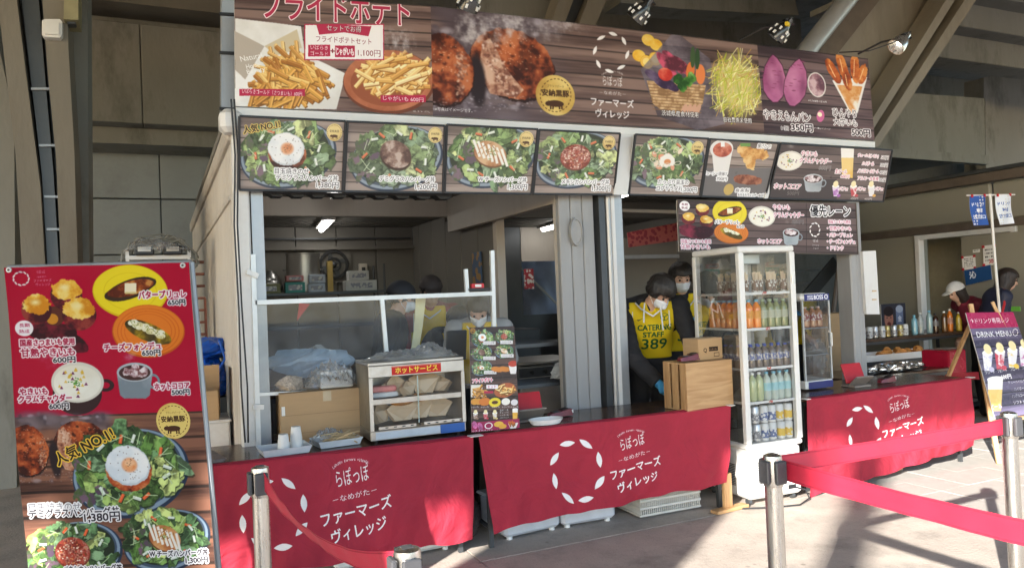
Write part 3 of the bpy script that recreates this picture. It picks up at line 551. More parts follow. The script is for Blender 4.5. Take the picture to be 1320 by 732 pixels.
def art_M(i):
    c = Cv(Q_M[i], 3.6); c.haze = .2; c.sat = .85; c.wood(0, 0, 0, 0, 7, raw=True, base=(140, 122, 112), dark=(92, 76, 70)); q = Q_M[i]; T = dict(col=(56, 52, 58), st=(248, 248, 250), sw=1.4, bold=.008)
    if i == 0:
        salad(c, 370, 196, 56, 'egg'); c.blur(1); c.tx('人気 NO.1!', 337, 164, 46, 10, (34, 28, 22), st=(232, 190, 70), sw=1.0, rot=-.22, bold=.01); badge(c, 431, 171, 10.5)
        c.tx('目玉焼きのせ', 376, 221, 44, 7.5, **T); c.tx('デミグラスハンバーグ丼', 396, 229.5, 82, 7.5, **T); c.tx('1,380円', 422, 239, 30, 8.5, **T)
    elif i == 1:
        salad(c, 510, 200, 54, 'demi', dull=.8); c.blur(1); badge(c, 561, 174, 9.5); c.tx('デミグラスハンバーグ丼', 525, 230.5, 72, 7.5, **T); c.tx('1,200円', 549, 241, 28, 8, **T)
    elif i == 2:
        salad(c, 632, 199, 52, 'cheese'); c.blur(1); badge(c, 678.5, 180, 9.5); c.tx('W チーズハンバーグ丼', 648, 232, 64, 7, **T); c.tx('1,300円', 667, 241.5, 26, 7.5, **T)
    elif i == 3:
        salad(c, 742, 203, 47, 'salsa'); c.blur(1); badge(c, 785, 184, 8.5); c.tx('メキシカンハンバーグ丼', 755, 234.5, 62, 7, **T); c.tx('1,300円', 775, 243, 24, 7.5, **T)
    elif i == 4:
        salad(c, 858, 207, 43, 'caesar'); c.blur(1); badge(c, 899, 191, 8); c.tx('たっぷり温玉の', 868, 235, 40, 6, **T); c.tx('コブサラダ丼', 863, 243, 34, 6.5, **T); c.tx('1,200円', 888, 245, 21, 6.5, **T)
    elif i == 5:
        c.rect(903, 218, 1003, 256, (96, 92, 92)); c.poly([(917, 192), (944, 194), (938, 226), (920, 224)], (236, 232, 228)); c.ell(930, 193, 14, 12, (230, 226, 222)); c.ell(931, 194, 11.5, 9.5, (0, 0, 0), pal=[(150, 40, 24), (206, 80, 50), (226, 140, 110)], sc=1.2); c.rect(929, 180, 934, 190, (240, 238, 236))
        for x, y, a, l in ((966, 206, 1.1, 15), (974, 200, .1, 17), (962, 198, .5, 13)): c.ell(x, y, l, 7.5, (0, 0, 0), rot=a, wob=.2, pal=[(180, 96, 24), (226, 150, 56), (244, 196, 110)], sc=1.3)
        c.ell(963, 233, 20, 6.5, (0, 0, 0), rot=.08, wob=.08, pal=[(90, 34, 18), (140, 62, 36), (176, 96, 60)], sc=1.8); c.rect(954, 185, 967, 189.5, (90, 150, 50)); c.tx('揚げたて!', 985, 189, 17, 6, (60, 50, 50), st=(250, 250, 250), sw=1)
        c.ell(939, 245, 6.5, 7.5, (206, 168, 70)); c.tx('ジューシー唐揚げ', 922, 225, 30, 5, **T); c.tx('700円', 930, 232, 13, 4.6, **T); c.tx('自家製', 957, 246, 18, 4.6, **T); c.tx('もちもちウィンナー450円', 968, 252, 36, 4.4, **T)
    else:
        c.wood(0, 0, 0, 0, 7, raw=True, base=(84, 68, 66), dark=(48, 36, 36)); R = dict(col=(196, 34, 80), st=(250, 240, 244), sw=.9, bold=.008)
        c.rect(992, 230, 1078, 259, (46, 38, 40)); soupbowl(c, 1018, 207, 16, side=False); c.tx('やきいも', 1043, 198, 20, 6.5, **R); c.tx('クラムチャウダー', 1051, 207, 40, 7, **R); c.tx('600円', 1063, 216, 15, 6, (66, 58, 60), st=(170, 160, 160), sw=.4); steam(c, 1018, 190, 6); mug(c, 1048, 230, 12); c.tx('ホットココア', 1015, 240, 32, 7, **R); c.tx('500円', 1022, 249, 14, 5.5, (110, 100, 100))
        beer(c, 1092, 210, 17, 38); c.tx('生ビール', 1084, 220.5, 15, 5.5, **R); c.tx('600円', 1089, 227, 11, 4.5, **R)
        for k, (t, p) in enumerate((('チューハイ(レモン)', '500円'), ('ハイボール', '500円'), ('ノンアルコールビール', '400円'), ('アルコール各種', '300円'))): y = 201 + k * 9.5; c.tx(t, 1119, y, 28 if k != 1 else 16, 5.2, **R); c.tx(p, 1140.5 - k, y + 2, 10, 5, (60, 50, 52), st=(244, 240, 240), sw=.8)
        for x, col in ((1077, (170, 80, 190)), (1100, (206, 50, 60)), (1123, (236, 170, 60))): sundae(c, x, 243, 9, 20, col); c.tx('パフェ', x + 10, 243, 11, 4.6, **R)
        c.tx('450円', 1101, 256, 10, 3, (230, 226, 226)); c.tx('450円', 1119, 256.5, 10, 3, (230, 226, 226))
    return c
Q_P = [(873, 258), (1103, 262), (1106, 328), (876, 324)]
def art_P():
    c = Cv(Q_P, 3.6); c.wood(0, 0, 0, 0, 7, raw=True, base=(92, 74, 72), dark=(54, 40, 40)); R = dict(col=(190, 34, 80), st=(248, 236, 242), sw=.9, bold=.008)
    for x, y in ((886, 280), (902, 269), (907, 284)): bakedpotato(c, x, y, 8)
    spud(c, 888, 298, 14, 8, .2, (110, 26, 46)); spud(c, 902, 300, 14, 8, -.2, (96, 22, 40)); c.ell(881.5, 265.5, 6, 6.5, (250, 246, 246)); c.tx('長期', 881.5, 263.5, 7, 3, (120, 30, 50)); c.tx('熟成', 881.5, 268, 7, 3, (120, 30, 50))
    butterplate(c, 935, 274, 21, 18); fondueplate(c, 937, 300, 21, 14); c.tx('バタープリュレ', 932, 286, 30, 5.5, (56, 44, 50), st=(250, 246, 246), sw=1); c.tx('650', 948, 292, 9, 4, (56, 44, 50), st=(250, 246, 246), sw=.8)
    c.tx('国産さつまいも使用', 895, 311, 34, 5, **R); c.tx('甘熟やきいも', 894, 318, 34, 6.5, **R)
    soupbowl(c, 975, 279, 17, side=False); steam(c, 1014, 290, 6); mug(c, 1013, 300, 11); c.tx('やきいも', 1000, 267, 22, 6.5, **R); c.tx('クラムチャウダー', 1010, 277, 40, 7, **R); c.tx('600円', 1022, 286, 15, 5.5, (70, 60, 62), st=(150, 140, 140), sw=.4); c.tx('ホットココア', 985, 311, 31, 6, **R)
    c.rect(1033, 262, 1033.7, 327, (50, 38, 38)); c.tx('優先レーン', 1067, 272, 56, 14.5, (36, 30, 32), st=(248, 246, 246), sw=1.3, bold=.008); logo_ring(c, 1045, 296, 6.5, 8.5, 2.5, n=9)
    c.tx('らぽっぽ', 1046, 310, 7, 4, (240, 236, 236)); c.tx('ファーマーズ', 1046, 316, 9, 2.6, (240, 236, 236)); c.tx('ヴィレッジ', 1046, 320, 8, 2.4, (240, 236, 236))
    for k, (t, wd) in enumerate((('国産さつまいも使用', 31), ('・甘熟やきいも', 34), ('・バタープリュレ', 36), ('・チーズフォンデュ', 40), ('・ドリンク', 23))): c.tx(t, 1062 + wd / 2 - (0 if k else -2), 286 + k * 8.4, wd, 5.6 if k else 4.6, **R)
    return c
Q_L = [(5, 345), (243, 338), (283, 790), (40, 800)]
def art_L():
    c = Cv(Q_L, 3.4, (178, 2, 46)); W = dict(col=(168, 24, 60), st=(252, 246, 248), sw=1.6, bold=.035); K = dict(col=(50, 46, 54), st=(252, 250, 250), sw=1.3, bold=.02)
    # lower half: planks
    X, Y = c.P(100, 537); wd = Cv([(0, 0), (c.w, 0), (c.w, c.h - int(Y)), (0, c.h - int(Y))], 1); wd.k = 3; wd.wood(0, 0, 0, 0, 8, raw=True, base=(124, 84, 66), dark=(70, 44, 36)); c.a[int(Y):int(Y) + wd.h] = wd.a[:c.h - int(Y), :c.w]
    logo_ring(c, 25.5, 359, 9.5, 8.5, 3, n=11); c.tx('らぽっぽ', 51, 350, 11, 4.5, (244, 230, 234)); c.tx('-なめがた-', 52, 356.5, 14, 2.4, (244, 230, 234)); c.tx('ファーマーズ', 53, 361.5, 24, 4, (244, 230, 234), bold=.01); c.tx('ヴィレッジ', 53.5, 366.5, 19, 4, (244, 230, 234), bold=.01)
    spud(c, 66, 429, 34, 13, .1, (92, 20, 34)); spud(c, 88, 440, 28, 12, .5, (80, 18, 30)); c.ell(69, 408, 14, 13, (92, 44, 30)); c.ell(66, 412, 8, 7, (206, 140, 40))
    bakedpotato(c, 45, 395, 20); bakedpotato(c, 84, 376, 21); bakedpotato(c, 101, 401, 22)
    butterplate(c, 167, 376, 50, 36, rot=.05); fondueplate(c, 191, 428, 48, 35)
    c.ell(29, 424, 11.5, 10.5, (252, 246, 248)); c.tx('長期', 29, 420, 13, 5, (168, 24, 60)); c.tx('熟成', 29, 428, 13, 5, (168, 24, 60))
    c.tx('バタープリュレ', 209, 380, 62, 10, **W); c.tx('650円', 228, 390.5, 22, 7.5, **K); c.tx('チーズフォンデュ', 171, 448, 76, 10, **W); c.tx('650円', 196, 456, 24, 7.5, **K)
    c.tx('国産さつまいも使用', 60, 442, 72, 9, **W); c.tx('甘熟やきいも', 61, 455, 72, 11, **W); steam(c, 70, 474, 18); steam(c, 170, 468, 12); soupbowl(c, 100, 494, 34); c.tx('600円', 83, 465, 30, 8, **K); mug(c, 174, 481, 24)
    c.tx('やきいも', 43, 506, 36, 9, **W); c.tx('クラムチャウダー', 59, 515, 70, 9.5, **W); c.tx('600円', 77, 525, 26, 7.5, **K); c.tx('ホットココア', 222, 499, 44, 9, **W); c.tx('500円', 233, 507, 22, 7, **K)
    for i in range(70): c.ell(random.uniform(24, 140), random.uniform(536, 556), 16, 10, random.choice([(110, 94, 98), (70, 58, 62), (150, 136, 140)]), alpha=.4, soft=1)
    hamburg(c, 84, 578, 128)
    salad(c, 165, 606, 68, 'egg', ry=50); salad(c, 92, 714, 56, 'salsa', ry=38); salad(c, 212, 694, 52, 'cheese', ry=34); c.blur(1); badge(c, 223, 544, 21.5); c.tx('人気 NO.1!', 108, 577, 82, 17, (36, 26, 20), st=(240, 196, 70), sw=1.6, rot=-.42, bold=.016)
    c.tx('目玉焼きのせ', 70, 655, 66, 11, (120, 116, 126), st=(250, 250, 252), sw=1.8); c.tx('デミグラスハンバーグ丼', 94, 662, 114, 11, **T2); c.tx('1,380円', 130, 668, 44, 12, **T2)
    c.tx('W チーズハンバーグ丼', 230, 713, 76, 8, **T2); c.tx('1,300円', 254, 722, 28, 8, **T2); c.tx('メキシカンハンバーグ丼', 118, 733, 74, 8, **T2); return c
T2 = dict(col=(56, 52, 58), st=(250, 248, 250), sw=1.5, bold=.02)
Q_S = [(605, 422), (663, 420), (670, 551), (608, 557)]
def art_S():
    c = Cv(Q_S, 5); c.wood(0, 0, 0, 0, 16, raw=True, base=(84, 60, 52), dark=(52, 36, 32))
    for x, y, R, t in ((622, 435, 13, 'egg'), (650, 433, 11, 'salsa'), (621, 453, 12, 'demi'), (650, 451, 11, 'cheese'), (621, 472, 12, 'caesar')): salad(c, x, y, R, t)
    c.blur(1); badge(c, 609.5, 426, 3.6)
    for x, y in ((632, 441), (654, 440), (632, 460), (655, 457), (633, 478)): c.rect(x - 9, y - 2.2, x + 7, y + 2.2, (226, 222, 222)); c.tx('ハンバーグ丼', x - 1, y, 13, 2.2, (60, 50, 56))
    for x, a in ((640, .2), (646, -.2), (651, .1)): c.ell(x, 474, 7, 3.4, (218, 128, 44), rot=a)
    c.poly([(655, 466), (667, 466), (665, 480), (658, 480)], (236, 230, 226)); c.ell(661, 467, 6, 4, (196, 60, 40))
    c.tx('フライドポテト', 622, 488, 26, 5.5, (220, 60, 100), st=(250, 240, 244), sw=.6, bold=.012); c.rect(607, 494, 622, 510, (232, 226, 214)); fries(c, 617, 503, 8, 6, 26, [(226, 164, 66), (206, 138, 50)], L=9, W=1.6); c.ell(651, 501, 14, 9, (186, 92, 50), rot=-.2); fries(c, 651, 500, 10, 6, 34, [(246, 206, 130), (236, 170, 80)], L=9, W=1.6, ang=(-.2, .5)); c.rect(627, 494, 642, 499, (250, 240, 244)); c.tx('セット', 634, 496.5, 11, 3.4, (196, 34, 80)); redstrip(c, 624, 502, 636, 505)
    for x in (612, 617): c.ell(x, 516, 5, 4, (226, 150, 50))
    c.ell(625, 516, 7.5, 5, (222, 120, 40)); c.ell(638, 517, 7.5, 6, (240, 214, 40)); c.ell(638, 517, 4, 2.2, (90, 50, 24)); c.ell(652, 516, 5.5, 4.5, (240, 236, 224)); c.ell(663, 517, 4.5, 4, (224, 218, 220))
    for x in (612, 625, 639, 652, 663): c.tx('やきいも', x, 523, 10, 2, (236, 230, 234))
    for x, cc in ((613, (150, 110, 90)), (626, (206, 60, 70)), (638, (220, 190, 120))): sundae(c, x, 533, 6, 12, cc)
    for k in range(4): c.tx(('生ビール', 'チューハイ', 'ハイボール', 'ソフトドリンク')[k], 650, 527 + k * 3.4, 11, 2.2, (240, 236, 236))
    beer(c, 664, 533, 7, 14); X, Y = c.P(630, 542); c.a[int(Y):] = (166, 28, 76)
    for x, y in ((612, 547), (619, 549)): spud(c, x, y, 5, 3, 1.3, (200, 90, 150))
    c.ell(630, 548, 5, 4, (250, 240, 244), ring=.25); c.ell(643, 546, 6, 3.5, (246, 190, 60)); c.ell(648, 549, 5, 3, (240, 170, 50)); c.poly([(655, 545), (668, 544), (665, 552), (658, 552)], (236, 226, 220)); fries(c, 661, 544, 5, 2.4, 8, [(206, 90, 30)], L=6, W=2, ang=(1.4, .3)); c.tx('やきえもんパン', 622, 554.5, 26, 2.6, (250, 240, 244)); c.tx('大学いも 500円', 652, 553.5, 24, 2.4, (250, 240, 244)); return c
Q_D = [(1245, 402), (1306, 401), (1352, 530), (1283, 540)]
def art_D():
    c = Cv(Q_D, 4, (74, 70, 92)); c.wood(0, 0, 0, 0, 9, raw=True, base=(92, 84, 112), dark=(62, 56, 80))
    X, Y = c.P(1300, 419); c.a[:int(Y)] = (178, 30, 84); c.tx('↑ドリンク専用レジ', 1276, 411, 52, 7.5, (252, 244, 248)); c.tx('DRINK MENU', 1281, 427, 46, 7.5, (250, 250, 252)); logo_ring(c, 1308, 425, 3, 4, 1.4, n=8)
    for x, y, cc in ((1272, 456, (206, 200, 226)), (1288, 454, (214, 70, 90)), (1304, 452, (246, 200, 60)), (1319, 450, (190, 90, 160))): sundae(c, x, y, 13, 34, cc); c.tx('フロート', x + 3, y + 19, 12, 4, (246, 244, 248), bold=.01)
    beer(c, 1282, 506, 20, 44); c.tx('600円', 1296, 481, 13, 6, (250, 244, 246), bold=.02)
    for k, t in enumerate(('チューハイ(レモン)', 'ハイボール', 'ノンアルコールビール', 'ソフトドリンク')): c.tx(t, 1312 + k * 2.5, 488 + k * 9, 26 if k != 1 else 15, 4.4, (246, 240, 250), bold=.012); c.tx('500円', 1334 + k * 2, 486 + k * 9, 11, 5, (246, 240, 250), bold=.012)
    c.tx('生ビール', 1281, 522, 18, 6, (244, 190, 214), bold=.014); return c
Q_T1 = [(262, 602), (610, 563), (610, 697), (275, 745)]
Q_T2 = [(617, 562), (942, 523), (938, 622), (636, 683)]
Q_T3 = [(1040, 515), (1252, 487), (1255, 570), (1045, 640)]
RED = (170, 30, 50)
def art_T(i):
    c = Cv((Q_T1, Q_T2, Q_T3)[i], 3.2, RED)
    n = c._noise(0, c.w, 0, c.h, .3)[..., None]; c.a *= .95 + .1 * n
    if i == 0: logo_ring(c, 354, 661, 39, 43, 11.5, ph=.62); logo_text(c, 457, 650, 92, rot=-.12)
    elif i == 1: logo_ring(c, 751, 607, 32, 38, 10.5, ph=.5); logo_text(c, 826, 597, 68, rot=-.12)
    else: logo_ring(c, 1125.5, 553, 20, 31, 7.8, ph=.5); logo_text(c, 1176, 541, 54, rot=-.12)
    return c
def art_bib(n='389'):
    c = Cv([(0, 0), (60, 0), (60, 70), (0, 70)], 5, (236, 200, 10)); G = (12, 84, 44)
    c.tx('CATERING', 33.5, 30, 33, 6.5, G, bold=.03); c.tx('STAFF', 32, 38.5, 20, 6, G, bold=.03); c.tx(n, 33.5, 50, 25, 12.5, G, bold=.03)
    c.ell(43, 18, 4.4, 4.4, G, ring=.14)
    for a in (-2.5, -.64, 1.57): strip(c, 43 + 2 * math.cos(a), 18 + 2 * math.sin(a), 4, .8, a, G)
    c.poly([(16, 20), (17.4, 22), (22.5, 18.6), (17.6, 20.6)], (20, 40, 40)); return c
# ================================================================== THE LARGE STRUCTURE
M = dict(
    floor=mat('floor_concrete', (.47, .405, .345), .8, var=.16, scale=2.5, bump=.35, fine=55, stain=(.24, .215, .185), stain_amt=.75, stain_scale=2.6, specks=(.12, .105, .09)),
    tile=mat('paving_concrete', (.42, .395, .355), .85, var=.15, scale=4, bump=.25, stain=(.24, .2, .17), stain_amt=.5, stain_scale=3),
    dirt=mat('joint_dirt', (.06, .055, .05), .95),
    conc=mat('stand_concrete', (.26, .258, .238), .9, var=.14, scale=.8, bump=.3, fine=25, stretch=(1, 1, .35), stain=(.1, .097, .085), stain_amt=.9, stain_scale=1.6),
    concb=mat('brown_weathered_concrete', (.215, .195, .16), .9, var=.15, scale=1.3, bump=.3, fine=30, stretch=(1, 1, .3), stain=(.12, .09, .06), stain_amt=.7, stain_scale=1),
    panelg=mat('grey_wall_panel', (.29, .325, .35), .75, var=.08, scale=1.2, bump=.06, stain=(.1, .1, .1), stain_amt=.4),
    steel=mat('dark_steel', (.09, .095, .1), .45, .6, var=.12, scale=3, bump=.06),
    galv=mat('galvanised_steel', (.33, .35, .37), .45, .5, var=.15, scale=5, bump=.05),
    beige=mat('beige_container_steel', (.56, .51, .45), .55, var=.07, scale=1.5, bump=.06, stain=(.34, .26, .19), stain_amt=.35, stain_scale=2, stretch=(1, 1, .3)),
    ribw=mat('weathered_white_steel', (.34, .338, .335), .5, var=.08, scale=2, bump=.06, stretch=(1, 1, .2), stain=(.25, .23, .2), stain_amt=.5, stain_scale=5),
    fglass=glassmat('fridge_glass', (.98, .99, .99), .6, .05, (.6, .64, .62)),
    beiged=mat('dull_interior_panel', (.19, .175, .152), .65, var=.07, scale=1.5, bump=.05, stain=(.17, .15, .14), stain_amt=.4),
    white=mat('white_painted_steel', (.7, .69, .67), .4, var=.05, scale=3, bump=.04, stain=(.42, .38, .33), stain_amt=.3, stain_scale=6),
    greypost=mat('grey_aluminium', (.42, .43, .44), .4, .55, var=.08, scale=6, bump=.04),
    wallb=mat('tan_building_panel', (.27, .252, .2), .6, var=.06, scale=.8, bump=.05, stain=(.25, .22, .17), stain_amt=.35),
    brownrail=mat('brown_rail_steel', (.11, .085, .065), .6, var=.2, scale=6),
    black=mat('black_plastic', (.02, .02, .022), .45, var=.2, scale=12, bump=.05),
    chrome=mat('brushed_stainless', (.6, .58, .55), .27, 1, var=.16, scale=6, stain=(.45, .42, .38), stain_amt=.25, stain_scale=7, bump=.05, stretch=(8, 8, 1), fine=20),
    inox=mat('kitchen_stainless', (.5, .49, .47), .32, .9, var=.12, scale=5, bump=.04),
    whitepl=mat('white_plastic', (.78, .77, .74), .4, var=.03, scale=6, bump=.02),
    lamp=mat('lit_tube', (1, .98, .93), .5, var=0, bump=0, emis=4),
    tabletop=mat('dark_brown_tabletop', (.085, .05, .035), .22, var=.25, scale=4, bump=.04, stain=(.16, .11, .08), stain_amt=.3),
    card=mat('kraft_cardboard', (.47, .31, .165), .8, var=.06, scale=4, bump=.08, stretch=(1, 1, 6)),
    redcloth=mat('red_cloth', (.47, .012, .05), .75, var=.06, scale=8, bump=.2, fine=300),
    foil=mat('foil', (.8, .8, .8), .22, 1, var=.1, scale=30, bump=.9, fine=22),
    glass=glassmat('clear_glass'),
    glassd=glassmat('dusty_acrylic', (.93, .94, .93), 1.3, .09, (.6, .62, .64)),
    bag=glassmat('clear_poly_bag', (.95, .96, .97), 2.6, .2, (.9, .92, .93)),
)
def struct(o): o['kind'] = 'structure'; return o
# ---- ground: one sheet to the horizon, cast slabs and paving laid on it
b = MB(); b.bb((-60, -60, -.3), (60, 60, -.009)); ground = struct(b.build('ground', M['dirt']))
fl = struct(thing('concrete_floor', None, None))
XE = [-22, -14, -8, -3.2, 1.66, 4.82]; YE = [-14, -8, -2, 4.19, 9.5, 15, 24]
for i in range(len(XE) - 1):
    for j in range(len(YE) - 1):
        b = MB(); g = .004; b.bb((XE[i] + g, YE[j] + g, -.1), (XE[i + 1] - g, YE[j + 1] - g, random.uniform(-.002, 0))); b.build('slab', M['floor'], fl)
for (a0, b0, a1, b1) in ((4.82, -14, 24, -8), (4.82, -8, 14, -2), (14, -8, 24, -2), (4.82, -2, 14, 3.2), (14, -2, 24, 24), (4.82, 5.9, 9.0, 24), (9.0, 3.2, 14, 24)):
    b = MB(); b.bb((a0 + .007, b0 + .007, -.1), (a1 - .007, b1 - .007, -.001)); b.build('slab', M['floor'], fl)
pv = struct(thing('paving', None, None))
tile_me = None
for i in range(14):
    for j in range(9):
        x, y = 4.82 + .3 * i + .15, 3.2 + .3 * j + .15; x = min(x, 8.85)
        if tile_me is None:
            b = MB(); b.box((0, 0, -.05), (.2965, .2965, .1)); o = b.build('paving_tile', M['tile'], pv); tile_me = o.data
        else: o = bpy.data.objects.new('paving_tile', tile_me); COL.objects.link(o); o.parent = pv
        o.location = (x, y, random.uniform(-.004, 0)); o.rotation_euler.z = random.choice([0, PI / 2, PI, -PI / 2])
# ---- stadium concourse: roof slab, rear walls, stepped underside of the terrace, raking struts
def plate(name, px, Y, th, m, parent=None, uvs=None):
    P = [at(x, y, Y) for x, y in px]; Q = [p + Vector((0, th, 0)) for p in P]; n = len(P); b = MB()
    b.add(P + Q, [tuple(range(n)), tuple(range(2 * n - 1, n - 1, -1))] + [(i, n + i, n + (i + 1) % n, (i + 1) % n) for i in range(n)])
    return b.build(name, m, parent)
roof = struct(thing('stand_roof', None, None))
for k, (x0, x1) in enumerate(((-24, -9), (-9, -3.2), (-3.2, 3.1), (3.1, 9.3), (9.3, 24))):
    b = MB(); b.bb((x0 + .01, -2.6, 6.9), (x1 - .01, 16, 7.3)); b.build('roof_slab', M['conc'], roof)
b = MB(); b.bb((-24, -3.1, 5.12), (24, -2.6, 7.3)); b.build('fascia_beam', M['conc'], roof)
for y in (1.5, 5.0, 9.0): b = MB(); b.bb((-24, y, 6.35), (24, y + .4, 6.9)); b.build('cross_beam', M['concb'], roof)
rear = tag(thing('stand_rear_wall', None, None), 'tall stadium rear wall of precast concrete over recessed grey panels left of the kiosk', 'wall')
for x0, x1, y0 in ((-12, -1.0, 0), (-.84, -.12, 0), (-.11, 1.42, 0), (1.43, 3.4, 0), (3.41, 5.6, 0), (5.61, 8.0, 0)):
    b = MB(); b.bb((x0, 11.2, 4.02), (x1, 11.5, 5.35), bev=.01); b.build('precast_panel', M['conc'], rear)
b = MB(); b.bb((-12, 10.9, 5.5), (8, 11.5, 5.85)); b.build('ledge', M['concb'], rear); b = MB(); b.bb((-12, 11.3, 5.85), (8, 11.5, 6.9)); b.build('upper_wall', M['conc'], rear)
b = MB(); b.bb((-12, 11.5, 3.8), (8, 12.6, 4.02)); b.build('soffit', M['conc'], rear)
for i in range(-12, 12):
    for k, (z0, z1) in enumerate(((0, 1.0), (1.02, 2.34), (2.36, 3.14), (3.16, 3.8))):
        b = MB(); x = -.86 + i * .93; b.bb((x + .008, 12.2, z0), (x + .922, 12.3, z1), bev=.006); b.build('wall_panel', M['panelg'], rear)
b = MB(); b.bb((-12, 12.31, 0), (12, 12.5, 3.9)); b.build('backing', M['steel'], rear); b = MB(); b.bb((-12, 11.51, 4.03), (12, 11.9, 6.9)); b.build('backing', M['conc'], rear)
# raking pier with a duct down its face (left)
pier = tag(thing('raking_pier', None, None), 'weathered brown raking concrete pier at far left with a dark duct down its face', 'pillar')
plate('pier_limb', [(-10, -60), (14, -60), (34, 100), (52, 240), (58, 340), (62, 620), (28, 620), (28, 340), (20, 200)], 7.0, .5, M['concb'], pier)
plate('pier_limb', [(50, -60), (84, -60), (88, 60), (96, 200), (100, 340), (104, 620), (80, 620), (78, 330), (72, 200), (62, 100)], 7.0, .5, M['concb'], pier)
plate('pier_web', [(16, -60), (50, -60), (64, 100), (74, 200), (78, 340), (80, 620), (60, 620), (58, 340), (52, 240), (34, 100)], 7.25, .2, M['steel'], pier)
duct = plate('duct', [(21, -60), (45, -60), (58, 100), (69, 225), (76, 340), (78, 620), (63, 620), (61, 340), (54, 225), (40, 100)], 7.06, .14, M['steel'], pier)
for k, (x0, x1, y) in enumerate(((40, 65, 113), (50, 72, 186), (57, 80, 252), (60, 82, 294))): plate('duct_clamp', [(x0, y), (x1, y), (x1, y + 3), (x0, y + 3)], 7.03, .04, M['galv'], pier)
p2 = tag(thing('concrete_pilaster', None, None), 'tall grey concrete pilaster just right of the brown raking pier', 'pillar')
plate('shaft', [(84, -50), (112, -50), (115, 340), (118, 620), (100, 620), (96, 200)], 7.6, .5, M['conc'], p2)
p3_ = tag(thing('concrete_pilaster', None, None), 'grey concrete pier cut off by the left edge of the photo', 'pillar'); plate('shaft', [(-220, -60), (-28, -60), (18, 150), (22, 700), (-260, 700)], 8.2, .5, M['conc'], p3_)
g = tag(thing('steel_downpipe', None, None), 'slim grey steel column rising behind the left end of the big fries banner', 'column')
plate('column', [(286, -30), (303, -30), (302, 142), (285, 142)], 5.15, .12, M['greypost'], g)
for y in (16, 66, 138): plate('clamp', [(283, y), (303, y + 1), (303, y + 4), (283, y + 3)], 5.13, .02, M['black'], g)
jb = tag(thing('junction_box', None, None), 'small white square junction box high on the brown raking pier', 'junction box')
plate('box', [(54, 27), (57, 25), (77, 25), (80, 28), (80, 45), (77, 49), (57, 48), (54, 45)], 6.92, .08, M['whitepl'], jb); plate('lid', [(58, 29), (76, 29), (76, 45), (58, 44)], 6.90, .02, M['whitepl'], jb)
sb = tag(thing('speaker_box', None, None), 'khaki box speaker under the roof beside the white junction box', 'speaker'); plate('cabinet', [(83, -14), (101, -14), (101, 26), (82, 25)], 6.9, .3, mat('khaki_box', (.3, .27, .15), .6), sb); plate('bracket', [(86, 26), (98, 26), (97, 31), (87, 31)], 6.95, .1, M['steel'], sb)
# terrace underside, right
ter = struct(thing('stand_terrace', None, None))
for k, py in enumerate((-46, 0, 44, 86)):
    y = 6.55 + .34 * k; z = at(1300, py, y).z; x0 = at(1085, 60, y).x
    b = MB(); b.bb((x0, y, z), (24, y + .12, z + .42), bev=.01); b.build('riser', M['conc'], ter)
    b = MB(); b.bb((x0, y + .12, z + .02), (24, y + .5, z + .1)); b.build('tread', M['conc'], ter)
bw = tag(thing('concrete_beam', None, None), 'deep pale concrete beam under the terrace right of the menu boards', 'beam')
plate('beam_web', [(1118, 116), (1269, 127), (1270, 203), (1130, 192)], 8.2, 2.2, M['conc'], bw)
plate('beam_flange', [(1112, 190), (1275, 200), (1275, 212), (1112, 200)], 8.1, .1, M['conc'], bw)
rw = tag(thing('concrete_wall', None, None), 'grey concrete side wall at the right edge above the tan building', 'wall'); plate('wall_face', [(1268, 100), (1420, 70), (1420, 250), (1268, 262)], 9.6, .4, M['conc'], rw)
plate('wall_buttress', [(1270, 127), (1282, 125), (1284, 250), (1271, 262)], 9.4, .2, M['conc'], rw)
gs = tag(thing('concrete_gusset', None, None), 'brownish triangular concrete haunch above the sweet potato banner', 'beam')
plate('haunch', [(1048, 78), (1120, -20), (1245, -20), (1205, 55), (1128, 150), (1126, 200), (1040, 190)], 6.1, .2, M['concb'], gs)
def rake(label, a, c_, Y, th, name='raking_strut'):
    t = tag(thing(name, None, None), label, 'strut')
    def seg(f0, f1, Yo, m, n, thk):
        L = lambda f, e: (a[e][0] + (a[e + 2][0] - a[e][0]) * f, a[e][1] + (a[e + 2][1] - a[e][1]) * f)
        plate(n, [L(f0, 0), L(f1, 0), L(f1, 1), L(f0, 1)], Yo, thk, m, t)
    seg(0, .3, Y, c_, 'flange', .3); seg(.3, .62, Y + .16, M['steel'], 'web', .05); seg(.62, 1, Y, c_, 'flange', .3); return t
rake('brown steel raking strut crossing the top right corner behind the lit clip lamp', [(1232, -20), (1102, 190), (1272, -20), (1132, 190)], M['concb'], 5.7, .3)
rake('narrow brown strut standing behind the top edge of the hamburg steak banner', [(728, -20), (700, 60), (790, -20), (757, 60)], M['concb'], 7.9, .3)
t = tag(thing('drain_pipe', None, None), 'thick pale grey drain pipe slanting behind the clip lamps at upper right', 'pipe')
b = MB(); b.tube([at(1108, -20, 5.9), at(1043, 62, 5.9), at(1000, 118, 5.9)], .1, 16); b.build('pipe', M['greypost'], t, smooth=True)
t = tag(thing('steel_beam', None, None), 'dark steel beam slanting under the pale grey drain pipe', 'beam'); plate('beam_web', [(1113, -20), (1150, -20), (1073, 78), (1050, 76)], 6.02, .06, M['brownrail'], t)
for k, (q, lab) in enumerate((([(612, -20), (742, -20), (716, 40), (590, 26)], 'drab concrete wall panel behind the top of the hamburg banner, left of the narrow strut'), ([(800, -20), (1020, -20), (1030, 20), (880, 12), (800, 4)], 'drab concrete lintel above the vegetable basket banner'))):
    t = tag(thing('concrete_lintel', None, None), lab, 'lintel'); plate('face', q, 8.4, .4, M['conc'], t)
